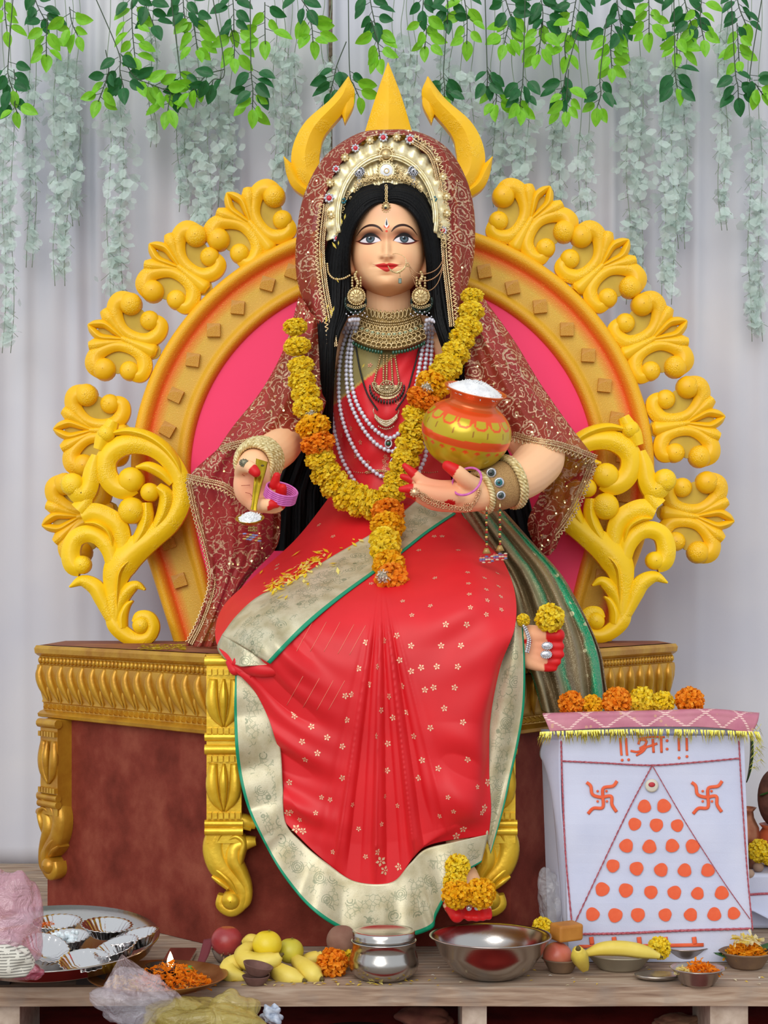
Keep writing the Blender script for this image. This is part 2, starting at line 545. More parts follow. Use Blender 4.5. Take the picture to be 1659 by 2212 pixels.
K = .0003616
def cp(x, y): return ((x - 1300) * K, (225 - y) * K)
def leg_parts(short, p, ang, mirror, mat):
    """one gilded corner leg; local X along the face, -Y outwards, Z up from the leg top"""
    def tr(mb):
        R = np.array([[math.cos(ang), -math.sin(ang), 0], [math.sin(ang), math.cos(ang), 0], [0, 0, 1]])
        for i in range(len(mb.v)):
            v = mb.v[i].copy()
            if mirror: v[:, 0] *= -1
            mb.v[i] = v @ R.T + np.array(p)
        if mirror: mb.f = [f[::-1] for f in mb.f]
        return mb
    z0 = 0 if not short else -.165
    top = 0.0 if not short else -.185
    b = MB()
    hw = .040
    b.box((-hw, -.012, -.43), (hw, .04, top))
    lips = [(-.012, .011), (-.186, .010), (-.215, .012), (-.385, .009), (-.402, .010)] if not short else [(-.195, .012), (-.385, .009), (-.402, .010)]
    for z, r in lips:
        b.tube([(-hw - .004, -.012, z), (hw + .004, -.012, z)], r, 10)
    shaft = tr(b).build('leg', mat, throne, angle=40)
    b = MB()
    for z in ((-.037, -.172, -.236, -.366) if not short else (-.222, -.366)):
        for i in range(6):
            x = -hw + (i + .5) * 2 * hw / 6
            b.box((x - .0048, -.021, z - .0065), (x + .0048, -.01, z + .0065))
    tr(b).build('dentil_row', mat, shaft, smooth=False, flag='stuff')
    for zc, hh in ((-.108, .055), (-.302, .055)) if not short else ((-.295, .055),):
        for s in (-1, 1):
            b = MB()
            b.tube([(s * .024, -.012, zc + hh), (s * .027, -.014, zc + hh * .2), (s * .021, -.014, zc - hh * .45), (s * .003, -.014, zc - hh)], [.010, .015, .013, .002], 10, 16, flat=.8, up=(0, -1, 0))
            tr(b).build('tulip_petal', mat, shaft)
        b = MB()
        b.tube([(0, -.016, zc + hh), (0, -.021, zc + hh * .3), (0, -.019, zc - hh * .4), (0, -.014, zc - hh)], [.003, .010, .007, .001], 8, 14, up=(0, -1, 0))
        tr(b).build('tulip_leaf', mat, shaft)
    b = MB()
    S = [([(1500, 1300), (1390, 1285), (1275, 1340), (1230, 1440), (1262, 1560), (1345, 1650), (1405, 1720), (1405, 1800), (1345, 1850), (1280, 1815), (1285, 1750)], [30, 55, 66, 70, 72, 66, 56, 46, 40, 36, 30], .5),
         ([(1500, 1410), (1435, 1420), (1370, 1450), (1360, 1530), (1405, 1620), (1440, 1700), (1440, 1790), (1390, 1850)], [25, 45, 52, 58, 48, 36, 30, 14], .75),
         ([(1320, 1400), (1375, 1372), (1425, 1410), (1410, 1490), (1400, 1580)], [15, 24, 27, 25, 10], 2.0),
         ([(1250, 1420), (1290, 1350), (1380, 1310), (1470, 1330)], [14, 20, 22, 12], 2.2),
         ([(1212, 1560), (1270, 1600), (1335, 1660), (1380, 1740)], [12, 26, 30, 18], 1.5),
         ([(1220, 1630), (1270, 1662), (1325, 1705)], [10, 22, 18], 1.5)]
    for pts, rad, dep in S:
        relief(b, [cp(*q) for q in pts], [r * K for r in rad], dep, .03, prof=ROUND)
    dome(b, cp(1342, 1782), 62 * K, .9, .03)
    b.box((-.035, -.005, -.47), (.04, .04, -.39))
    tr(b).build('scroll_foot', mat, shaft, angle=55)
lx = (485 - CX) * 4.05 / F
leg_parts(False, (lx, .048, TZ - .003), 0, False, LGOLD)
rx = (1075 - CX) * 4.05 / F
leg_parts(False, (rx, .048, TZ - .003), 0, True, LGOLD)
la = math.atan2(LC[1] - LE[1], LC[0] - LE[0])
q = np.array(LE) + (np.array(LC) - np.array(LE)) * .125 + np.array([-.012, -.012]) * .4
leg_parts(True, (q[0], q[1], TZ - .003), la, True, TGOLD)

# ------------------------------------------------------------------ backrest
AD = 4.85
ay = AD + CAMY
ps = AD / F
acx, acz = (848 - CX) * ps, CAMZ - (1020 - HY) * ps
back = throne
def arch_pts(n=140):
    a, c = 565 * ps, 545 * ps
    out = []
    t0 = math.asin(200 / 545)
    end = ((375 - 848) * ps, -(1385 - 1020) * ps)
    for t in np.linspace(-t0, PI + t0, n):
        out.append((a * math.cos(t), c * math.sin(t)))
    tail = [(-end[0] * (f) + out[0][0] * (1 - f), end[1] * f + out[0][1] * (1 - f)) for f in np.linspace(1, .1, 12)]
    tail2 = [(-x, z) for x, z in tail[::-1]]
    return np.array(tail + out + tail2)
AP = arch_pts()
def arch_at(s):
    P = np.zeros((len(AP), 2))
    P[:, 0] = AP[:, 0] * s
    low = AP[:, 1] < 0
    P[:, 1] = np.where(low, AP[:, 1], AP[:, 1] * s)
    return P
def m_arch():
    t = NT('airbrushed_arch_paint')
    uv = t.n('ShaderNodeSeparateXYZ'); t.set(uv.inputs[0], t.coord('UV'))
    v = t.math('ADD', uv.outputs[1], t.math('MULTIPLY', t.math('SUBTRACT', t.noise(6, 2), .5), .03))
    Y1, O1, B1 = lin('#E8AC18'), lin('#EE6A1C'), lin('#D3A536')
    c = t.ramp(v, [(0, lin('#EA5A18')), (.10, lin('#E0A01E')), (.22, lin('#DDAA28')), (.28, B1), (.52, lin('#D9AE3C')), (.64, lin('#E28A28')), (.735, lin('#EE5A1E')), (.80, lin('#EE8A1C')), (.87, Y1), (1, lin('#F0B41A'))])
    c = t.mix(t.math('MULTIPLY', t.math('LESS_THAN', t.voro(120), .16), .5), c, lin('#F6C94A'))
    t.base(c, .5, 0, .4); t.bump(t.voro(300), .3, .002)
    return t.m
prof = [(1.0, .03), (1.0, -.005), (.992, -.018), (.975, -.024), (.957, -.018), (.944, -.004), (.938, .0), (.93, .002), (.88, .002), (.83, .002), (.822, .0), (.815, -.012), (.80, -.017), (.785, -.012), (.774, .0), (.77, .012)]
P = np.zeros((len(AP), len(prof), 3)); UV = np.zeros((len(AP), len(prof), 2))
for j, (s_, y_) in enumerate(prof):
    Q = arch_at(s_)
    P[:, j, 0] = acx + Q[:, 0]; P[:, j, 1] = ay + y_; P[:, j, 2] = acz + Q[:, 1]
    UV[:, j, 0] = np.linspace(0, 1, len(AP)); UV[:, j, 1] = (s_ - .77) / .23
b = MB(); b.grid(P, uv=UV)
frame = b.build('arch_frame', m_arch(), back, angle=60)
Q = arch_at(.80)
b = MB()
k = len(Q)
b.add([(acx + x, ay + .006, acz + z) for x, z in Q] + [(acx + x * 1.2, ay + .032, acz + z * (1.2 if z > 0 else 1)) for x, z in Q],
      [tuple(range(k))[::-1], tuple(range(k, 2 * k))] + [(i, (i + 1) % k, k + (i + 1) % k, k + i) for i in range(k)])
b.build('back_panel', M('hot_pink_panel', '#FA2A66', .55, 0, '#FF3069', 3), back, smooth=False)
# raised square blocks on the band
b = MB(); b.box((-.018, -.013, -.018), (.018, .002, .018))
o = b.build('square_block', m_foam('block_foam', '#BE7E18', '#CC9024', 500), frame, smooth=False, origin=(0, 0, 0)); bme = o.data
bpy.data.objects.remove(o)
for px, py, r in [(632, 588, 20), (578, 614, 15), (514, 665, 5), (462, 714, 0), (417, 778, 8), (380, 854, 25), (362, 928, 30), (358, 1010, 20), (352, 1090, -10), (364, 1172, -20), (388, 1254, -18),
                  (1046, 587, -10), (1107, 622, -12), (1166, 663, -6), (1224, 712, 0), (1270, 768, 3), (1305, 833, 6), (1331, 905, 10), (1345, 985, 5), (1346, 1070, 5), (1330, 1160, 8), (1300, 1245, 10)]:
    c = A(px, py, AD)
    place('square_block', bme, (c.x, c.y, c.z), frame, Quaternion((0, 1, 0), math.radians(r)))
# fan ornaments
u = .000254 * 1.02
half = [([(-200, -310), (-275, -285), (-285, -190), (-220, -95), (-90, -62), (60, -85), (175, -165), (240, -265), (215, -360), (120, -385)], [70, 78, 80, 76, 64, 60, 72, 90, 108, 108])]
fan = MB()
for s in (-1, 1):
    for pts, rad in half:
        relief(fan, [(s * w_ * u, v_ * u) for v_, w_ in pts], [r * u for r in rad], .62, .022)
    dome(fan, (s * -375 * u, 105 * u), 122 * u, .85, .022)
    dome(fan, (s * -290 * u, -150 * u), 105 * u, .75, .022)
    relief(fan, [(s * -240 * u, -95 * u), (s * -300 * u, -90 * u), (s * -330 * u, -150 * u), (s * -300 * u, -200 * u)], [8 * u, 26 * u, 26 * u, 8 * u], 2.6, .022)
relief(fan, [(0, -345 * u), (0, -300 * u), (0, -180 * u), (0, -40 * u), (0, 60 * u)], [46 * u, 80 * u, 70 * u, 48 * u, 34 * u], .8, .022)
fan_me = {}
fan_me['fan_ornament'] = fan
pt = MB(); 
for s in (-1, 1):
    relief(pt, [(0, 30 * u), (s * 40 * u, 150 * u), (s * 72 * u, 270 * u), (s * 40 * u, 370 * u), (0, 440 * u)], [16 * u, 34 * u, 44 * u, 42 * u, 12 * u], 1.2, .02)
fan_me['leaf_loop'] = pt
for s, nm in ((-1, 'petal_a'), (1, 'petal_b')):
    pt = MB()
    relief(pt, [(s * 20 * u, 20 * u), (s * 90 * u, 150 * u), (s * 160 * u, 270 * u), (s * 205 * u, 350 * u)], [16 * u, 50 * u, 76 * u, 44 * u], .8, .02)
    fan_me[nm] = pt
bk = MB()
bk.lathe([(.001, -.004), (1, -.004), (1, .004), (.001, .004)], (0, .012, .01), 24, R=((.098, 0, 0), (0, 0, 1), (0, .075, 0)))
bk.lathe([(.001, -.004), (1, -.004), (1, .004), (.001, .004)], (0, .0125, -.07), 12, R=((.025, 0, 0), (0, 0, 1), (0, .03, 0)))
fan_me['backing_plate'] = bk
for k_, mb in list(fan_me.items()):
    o = mb.build(k_, BACKP if k_ == 'backing_plate' else FOAM, None, angle=32, origin=(0, 0, 0))
    fan_me[k_] = o.data; bpy.data.objects.remove(o)
FANS = [(545, 487, -38), (393, 582, -52), (273, 735, -68), (205, 930, -88), (178, 1115, -103),
        (1143, 480, 30), (1294, 580, 46), (1405, 735, 62), (1478, 915, 80), (1497, 1115, 97)]
for px, py, a in FANS:
    c = A(px, py, AD)
    q = Quaternion((0, 1, 0), math.radians(a))
    fo = place('fan_ornament', fan_me['fan_ornament'], c, back, q)
    for nm, key in (('backing_plate', 'backing_plate'), ('leaf_loop', 'leaf_loop'), ('petal', 'petal_a'), ('petal', 'petal_b')):
        s_ = bpy.data.objects.new(nm, fan_me[key]); COL.objects.link(s_); s_.parent = fo
# big side scrolls
SD = 4.74
k2 = .2395 * SD / F
STK = [([(760, 1945), (800, 1885), (880, 1900), (915, 1985), (870, 2075), (760, 2095), (650, 2040), (570, 1950), (530, 1850)], [38, 50, 58, 62, 62, 66, 72, 72, 40], .6),
       ([(600, 2020), (570, 1860), (565, 1680), (590, 1500), (650, 1390), (760, 1285), (910, 1170), (1060, 1040), (1155, 890), (1180, 730), (1130, 565), (1020, 425), (870, 345), (700, 330), (565, 385), (495, 480), (500, 600), (565, 700), (660, 740), (750, 700)],
        [50, 72, 84, 125, 140, 125, 105, 100, 92, 85, 85, 85, 85, 90, 95, 95, 92, 90, 90, 80], .55),
       ([(590, 1620), (560, 1400), (520, 1270), (430, 1170), (320, 1140), (215, 1190), (175, 1310), (200, 1420), (270, 1450)], [60, 72, 78, 75, 78, 80, 84, 88, 80], .6),
       ([(650, 1400), (645, 1210), (600, 1070), (500, 990), (380, 950), (280, 985)], [50, 74, 90, 92, 88, 70], .5),
       ([(200, 700), (280, 790), (345, 700), (370, 560), (405, 430)], [100, 95, 85, 70, 40], .6),
       ([(250, 930), (300, 870), (330, 800)], [85, 70, 50], .6),
       ([(560, 120), (520, 200), (470, 270), (430, 380)], [48, 66, 70, 50], .7),
       ([(520, 240), (700, 215), (880, 262), (1030, 365), (1135, 500), (1190, 640)], [15, 38, 48, 48, 40, 20], 1.6),
       ([(860, 860), (862, 1000), (820, 1130), (730, 1280)], [45, 58, 62, 50], 1.0),
       ([(960, 720), (1040, 800), (1015, 960), (930, 1110)], [50, 68, 66, 40], 1.0),
       ([(765, 540), (880, 535), (1000, 595), (1090, 690)], [12, 48, 50, 30], .9),
       ([(165, 1620), (280, 1565), (395, 1620), (455, 1720), (505, 1830), (570, 1960)], [8, 52, 72, 72, 60, 50], .7),
       ([(845, 1645), (765, 1605), (680, 1660), (620, 1760), (585, 1900)], [8, 42, 62, 62, 50], .7),
       ([(735, 1745), (680, 1790), (640, 1880), (640, 1990)], [8, 32, 48, 46], .9),
       ([(560, 1250), (520, 1120), (420, 1050), (310, 1040)], [14, 26, 30, 10], 2.6),
       ([(600, 1900), (610, 1600), (650, 1450), (780, 1330)], [8, 26, 30, 8], 3.2)]
BALLS = [((720, 655), 118, .7), ((725, 930), 122, .75), ((890, 765), 86, .8), ((190, 695), 105, .7), ((500, 235), 80, .8), ((275, 1420), 84, .8), ((810, 1965), 78, .8)]
for side in (0, 1):
    def cv(q):
        x = 110 + q[0] * .2395; y = 880 + q[1] * .2395
        if side: x = 2 * 796 - x; y -= 9
        c = A(x, y, SD)
        return (c.x, c.z)
    b = MB()
    for pts, rad, dep in STK:
        relief(b, [cv(q) for q in pts], [r * k2 for r in rad], dep, .028)
    if side: b.f = [f_[::-1] for f_ in b.f] if False else b.f
    for c, r, dep in BALLS:
        dome(b, cv(c), r * k2, dep, .028)
    for i in range(len(b.v)): b.v[i] = b.v[i] + np.array([0, SD + CAMY, 0])
    b.build('side_scroll', FOAMS, back, angle=34)
    # hidden strut that carries the scroll on the frame
    p1 = cv((1000, 1080)); 
    b = MB(); b.box((p1[0] - .015, SD + CAMY + .02, p1[1] - .03), (p1[0] + .015, ay + .004, p1[1] + .03))
    b.build('strut', BACKP, back, smooth=False)
# trident behind the head
def blade(name, L_, R_, dep, th=.035, res=28):
    Lp = np.array([tuple(A(x, y, AD - .02)) for x, y in L_]); Rp = np.array([tuple(A(x, y, AD - .02)) for x, y in R_])
    Lp, Rp = crom(Lp, res), crom(Rp, res)
    P = np.zeros((res, 7, 3))
    wd = np.linalg.norm(Rp - Lp, axis=1)
    for j, (f_, y_) in enumerate([(0, th), (0, 0), (.3, -.75), (.5, -1), (.7, -.75), (1, 0), (1, th)]):
        P[:, j] = Lp * (1 - f_) + Rp * f_
        P[:, j, 1] += y_ if y_ > 0 else y_ * dep * np.minimum(wd / wd.max() * 1.6, 1)
    b = MB(); b.grid(P, flip=True)
    b.add(P[0], [tuple(range(7))]); b.add(P[-1], [tuple(range(6, -1, -1))])
    return b.build(name, FOAM, back, angle=30)
blade('trident_centre_blade', [(838, 134), (813, 205), (788, 285), (770, 345)], [(838.5, 134), (866, 205), (890, 285), (905, 345)], .035)
for s in (0, 1):
    mx = (lambda q: (q[0], q[1])) if not s else (lambda q: (2 * 838.5 - q[0], q[1]))
    def bl(nm, a, c, dep):
        a = [mx(q) for q in a]; c = [mx(q) for q in c]
        if s: a, c = c, a
        blade(nm, a, c, dep)
    bl('trident_prong', [(752, 165), (715, 213), (662, 260), (636, 305), (629, 350), (642, 392), (690, 445)], [(754, 165), (764, 212), (704, 288), (692, 325), (690, 352), (700, 378), (735, 410)], .028)
    bl('trident_barb', [(752, 190), (736, 228), (744, 264)], [(762, 195), (764, 225), (745, 265)], .01)
    bl('trident_leaf', [(612, 338), (620, 380), (640, 412), (690, 440)], [(614, 338), (636, 360), (655, 392), (700, 425)], .016)
# board that ties trident to the arch
b = MB(); p = A(838, 430, AD + .02)
b.lathe([(.001, 0), (.17, 0), (.17, .02), (.001, .02)], (p.x, p.y + .02, p.z), 32, R=((1, 0, 0), (0, 0, -1), (0, 1, 0)))
b.build('trident_backing', BACKP, back, smooth=False)
# ------------------------------------------------------------------ statue: body
statue = thing('goddess_statue', 'seated goddess statue in red silk sari, gold crown, long black hair and maroon veil', 'statue', (0, .35, TZ))
PX = 4.45 / F
def up(px, py, d): return tuple(A(px, py, d))
def chain(mb, pts, rad, n=14, res=None):
    """pts (px,py,d), radii in photo pixels at that depth"""
    W = [up(*p) for p in pts]; R = [r * p[2] / F for r, p in zip(rad, pts)]
    mb.tube(W, R, n, res or 5 * (len(pts) - 1) + 1)
    for k in (0, -1): mb.ball(W[k], R[k], n=n, m=8)
bd = MB()
# neck, torso
chain(bd, [(838, 600, 4.52), (839, 650, 4.53), (839, 690, 4.54), (838, 720, 4.56)], [46, 49, 52, 70], 24)
chain(bd, [(838, 720, 4.60), (838, 800, 4.58), (838, 880, 4.56), (838, 960, 4.57), (838, 1040, 4.57), (838, 1130, 4.56)], [72, 96, 100, 88, 84, 105], 28)
chain(bd, [(720, 745, 4.60), (838, 725, 4.60), (960, 745, 4.60)], [50, 58, 50], 16)
# arms
chain(bd, [(700, 760, 4.58), (655, 800, 4.55), (625, 880, 4.50), (612, 950, 4.42), (585, 982, 4.30), (550, 1000, 4.19)], [52, 52, 50, 46, 42, 36], 20)
chain(bd, [(975, 760, 4.58), (1040, 800, 4.55), (1105, 890, 4.48), (1165, 975, 4.36), (1150, 1012, 4.28), (1110, 1040, 4.205), (1050, 1062, 4.165)], [52, 52, 54, 54, 52, 47, 36], 20)
# hand under the pot
HANDR = {'thumb': ([(1040, 1058, 4.15), (1010, 1040, 4.10), (988, 1020, 4.08), (966, 1006, 4.08)], [22, 18, 16, 12]),
         'index': ([(1005, 1060, 4.14), (948, 1054, 4.10), (915, 1042, 4.08), (892, 1022, 4.07), (874, 1006, 4.07)], [24, 18, 14, 11, 7]),
         'middle': ([(1005, 1066, 4.17), (945, 1062, 4.16), (908, 1048, 4.15), (888, 1036, 4.15), (869, 1029, 4.15)], [22, 17, 13, 10, 7]),
         'ring': ([(1005, 1072, 4.13), (945, 1070, 4.08), (908, 1060, 4.06), (888, 1056, 4.055), (866, 1057, 4.055)], [24, 20, 15, 12, 7]),
         'little': ([(1005, 1086, 4.14), (945, 1088, 4.10), (912, 1078, 4.08), (896, 1070, 4.075), (880, 1068, 4.075)], [22, 17, 13, 10, 7])}
for p_, r_ in HANDR.values(): chain(bd, p_, r_)
chain(bd, [(1060, 1062, 4.17), (1020, 1070, 4.145), (970, 1074, 4.125), (935, 1070, 4.11)], [35, 36, 30, 22], 18)
# hand with the spoon
HANDL = {'thumb': ([(520, 1022, 4.13), (526, 1008, 4.09), (540, 1009, 4.06), (553, 1021, 4.05)], [15, 15, 14, 11]),
         'index': ([(572, 1082, 4.12), (590, 1066, 4.09), (592, 1048, 4.07), (598, 1028, 4.06)], [17, 14, 11, 9]),
         'middle': ([(578, 1086, 4.12), (602, 1078, 4.09), (609, 1066, 4.07), (611, 1053, 4.06)], [16, 13, 11, 9]),
         'ring': ([(558, 1090, 4.10), (574, 1091, 4.06), (588, 1089, 4.05), (600, 1092, 4.05)], [15, 14, 12, 6]),
         'little': ([(566, 1094, 4.13), (590, 1098, 4.10), (606, 1094, 4.09), (613, 1088, 4.09)], [14, 12, 10, 7])}
for p_, r_ in HANDL.values(): chain(bd, p_, r_)
chain(bd, [(550, 1002, 4.18), (545, 1030, 4.15), (543, 1058, 4.14), (556, 1082, 4.13)], [36, 39, 38, 28], 18)
# hips, legs, feet
chain(bd, [(838, 1130, 4.56), (838, 1250, 4.55)], [110, 120], 24)
chain(bd, [(790, 1262, 4.50), (680, 1310, 4.30), (585, 1345, 4.10), (640, 1375, 4.03), (780, 1390, 4.0), (920, 1392, 3.99), (1060, 1383, 3.99), (1115, 1384, 4.0)], [88, 66, 46, 38, 34, 34, 29, 29], 18)
chain(bd, [(900, 1262, 4.50), (980, 1290, 4.28), (1005, 1340, 4.06), (992, 1420, 3.985), (988, 1500, 3.985), (985, 1700, 4.0), (988, 1850, 4.0)], [88, 66, 46, 36, 32, 28, 24], 18)
TOES = [[(1110, 1382, 3.99), (1148, 1374, 3.99), (1186, 1372, 3.965), (1206, 1372, 3.955)], [(1110, 1388, 3.99), (1152, 1392, 3.99), (1190, 1396, 3.962), (1212, 1396, 3.955)],
        [(1110, 1392, 3.99), (1152, 1405, 3.99), (1190, 1413, 3.962), (1212, 1414, 3.955)], [(1110, 1396, 3.99), (1148, 1416, 3.99), (1184, 1429, 3.965), (1205, 1430, 3.958)],
        [(1110, 1400, 3.99), (1144, 1424, 3.99), (1178, 1441, 3.968), (1197, 1443, 3.962)]]
TR = [[26, 25, 17, 15], [24, 24, 12, 8.5], [24, 24, 12, 8.5], [24, 24, 11, 8], [22, 22, 11, 8]]
for p_, r_ in zip(TOES, TR): chain(bd, p_, r_)
TOES2 = [[(985, 1885, 4.0), (978, 1935, 3.94), (984, 1968, 3.90), (987, 1978, 3.885)], [(995, 1885, 4.0), (1008, 1938, 3.94), (1012, 1972, 3.90), (1013, 1982, 3.885)],
         [(1000, 1885, 4.0), (1020, 1940, 3.94), (1028, 1974, 3.90), (1029, 1983, 3.885)], [(1005, 1885, 4.0), (1030, 1942, 3.94), (1042, 1974, 3.90), (1043, 1983, 3.89)],
         [(1010, 1888, 4.0), (1038, 1945, 3.94), (1054, 1972, 3.905), (1056, 1980, 3.895)]]
TR2 = [[26, 28, 19, 16], [24, 23, 11, 9], [24, 23, 11, 9], [24, 21, 10, 8], [22, 19, 10, 8]]
for p_, r_ in zip(TOES2, TR2): chain(bd, p_, r_)
tmp = bd.build('tmp_body', FOAM, origin=(0, 0, 0))
m = tmp.modifiers.new('r', 'REMESH'); m.mode = 'VOXEL'; m.voxel_size = .0034
m = tmp.modifiers.new('s', 'SMOOTH'); m.iterations = 5; m.factor = .5
dg = bpy.context.evaluated_depsgraph_get()
ev = tmp.evaluated_get(dg); em = ev.to_mesh()
BV = np.zeros(len(em.vertices) * 3); em.vertices.foreach_get('co', BV); BV = BV.reshape(-1, 3)
BF = [tuple(p.vertices) for p in em.polygons]
ev.to_mesh_clear(); bpy.data.objects.remove(tmp)
SK = np.array(lin('#FAC496')[:3]); SKP = np.array(lin('#EE9A78')[:3]); RED = np.array(lin('#D21A1C')[:3])
def proj(V):
    d_ = V[:, 1] - CAMY
    return np.stack([V[:, 0] * F / d_ + CX, HY - (V[:, 2] - CAMZ) * F / d_], -1)
BC = np.tile(SK, (len(BV), 1))
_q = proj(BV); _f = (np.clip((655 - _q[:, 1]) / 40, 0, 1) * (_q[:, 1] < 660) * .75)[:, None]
BC = BC * (1 - _f) + np.array(lin('#DE8E58')[:3]) * _f  # shading under the chin put into the neck colour
for c_, r_ in (((548, 1060, 4.12), .045), ((930, 1060, 4.09), .06), ((1180, 1400, 3.97), .05)):
    dd_ = np.linalg.norm(BV - np.array(up(*c_)), axis=1)
    f_ = np.clip(1 - dd_ / r_ / 1.6, 0, .8)[:, None]
    BC = BC * (1 - f_) + SKP * f_
def paint(pts, rad, k, ln):
    """red alta on the last bit of a finger or toe"""
    global BC
    P1 = np.array(up(*pts[-1])); P0 = np.array(up(*pts[-2])); P0 = P1 + (P0 - P1) * ln
    r = max(rad[-1], rad[-2]) * pts[-1][2] / F * k
    ab = P1 - P0; t_ = ((BV - P0) @ ab) / ab.dot(ab)
    q = P0 + np.clip(t_, 0, 1.0)[:, None] * ab
    dd_ = np.linalg.norm(BV - q, axis=1)
    BC[(dd_ < r) & (t_ > -.05)] = RED
for nm, (p_, r_) in HANDR.items(): paint(p_, r_, 1.35, 1.15 if nm != 'thumb' else .85)
for nm, (p_, r_) in HANDL.items(): paint(p_, r_, 1.35, {'thumb': .5, 'index': 1.25, 'middle': 1.2, 'ring': 1.5, 'little': 1.0}[nm])
for p_, r_ in zip(TOES, TR): paint(p_, r_, 1.25, .95)
for p_, r_ in zip(TOES2, TR2): paint(p_, r_, 1.3, 1.5)
# red edge along the hanging foot
pp = proj(BV)
foot = (pp[:, 1] > 1900) & (BV[:, 2] < .42)
BC[foot & ((pp[:, 0] < 958 + 5 * np.sin(pp[:, 1] * .5)) & (pp[:, 1] > 1925))] = RED
# painted red spots
for c_, r_ in (((972, 1087, 4.09), 9), ((1139, 1386, 3.98), 8)):
    dd_ = np.hypot((pp[:, 0] - c_[0]) / 1.3, (pp[:, 1] - c_[1]) * 1.2)
    BC[(dd_ < r_) & (BV[:, 1] + 4 < c_[2] + .04)] = RED

# head
ys = np.linspace(376, 634, 430)
th = np.concatenate([np.linspace(-PI / 2, PI / 2, 330), np.linspace(PI / 2, 3 * PI / 2, 42)[1:-1]])
hw = np.interp(ys, [376, 385, 400, 420, 440, 470, 500, 525, 550, 566, 587, 600, 610, 618, 625, 630, 634], [4, 26, 44, 56, 64, 72, 76, 77.5, 76.5, 73.5, 65.5, 57.5, 49, 40, 30, 20, 3])
dp = np.interp(ys, [376, 385, 400, 430, 460, 500, 550, 580, 600, 612, 622, 629, 634], [6, 36, 68, 90, 99, 102, 103, 102, 100, 96, 87, 66, 20])
k_ = np.ones(15) / 15
hw = np.convolve(np.pad(hw, 7, 'edge'), k_, 'valid'); dp = np.convolve(np.pad(dp, 7, 'edge'), k_, 'valid')
TH, YS = np.meshgrid(th, ys, indexing='ij')
sx = np.sin(TH); cz = np.cos(TH)
XP = 838.5 + 1.045 * hw[None, :] * sx
DPp = np.where(cz > 0, np.sign(cz) * np.abs(cz) ** .82 * dp[None, :], cz * dp[None, :] * 1.05)
def G(x0, y0, ax, ay): return np.exp(-((XP - x0) / ax) ** 2 - ((YS - y0) / ay) ** 2)
front = np.clip(cz, 0, 1) ** .5
nh = np.interp(YS, [488, 500, 515, 530, 548, 558, 564, 569, 574], [0, 1.5, 4, 8, 14, 18, 17, 8, 0])
nw = np.interp(YS, [488, 520, 540, 555, 565], [6.5, 5.5, 6.5, 8.5, 8.5])
disp = nh * np.exp(-((XP - 835) / nw) ** 2)
for s in (-1, 1):
    disp += 6.5 * G(835 + s * 12, 559, 5.5, 5.5)
    ex = 836.5 + s * 36.5
    disp += -6.0 * G(ex, 516, 20, 11) + 5.0 * G(ex, 520, 15, 8)
    disp += 2.0 * G(ex, 497, 22, 6) + 4.0 * G(836 + s * 46, 562, 20, 18)
    disp += -2.0 * G(835 + s * 33, 578, 5, 5)
disp += 3.5 * G(835, 577.5, 18, 3.2) + 5.5 * G(835, 588, 15, 4.6) - 3.5 * G(835, 581.6, 22, 1.3) - 3 * G(835, 600, 14, 4) + 6 * G(836, 618, 18, 11) - 1.5 * G(835, 571, 3, 3)
DD = 4.50 - (DPp + disp * front) * PX
HP = np.stack([(XP - CX) * 4.42 / F, DD + CAMY, CAMZ - (YS - HY) * 4.42 / F], -1)
# paint of the face; shading and highlights are put into the colour too
C = np.tile(np.array(lin('#FDC898')[:3]), (*XP.shape, 1))
def blend(mask, col):
    global C
    mask = np.clip(mask, 0, 1)[..., None]
    C = C * (1 - mask) + np.array(lin(col)[:3]) * mask
def curve_mask(pts, w0, soft=.8):
    P = crom(np.array(pts, float), 40)
    dmin = np.full(XP.shape, 1e9)
    wv = np.ones(XP.shape)
    for i in range(len(P)):
        wl = w0(i / 39) if callable(w0) else w0
        e = np.hypot(XP - P[i, 0], YS - P[i, 1]) - wl
        dmin = np.minimum(dmin, e)
    return np.clip(.5 - dmin / soft, 0, 1) * (cz > 0)
blend(.55 * G(836, 462, 60, 22) * (cz > 0), '#F2B292')
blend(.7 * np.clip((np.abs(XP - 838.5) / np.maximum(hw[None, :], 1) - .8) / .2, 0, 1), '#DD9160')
blend(.65 * np.clip((YS - 604) / 26, 0, 1), '#E2965F')  # jaw and chin shading put into the skin colour
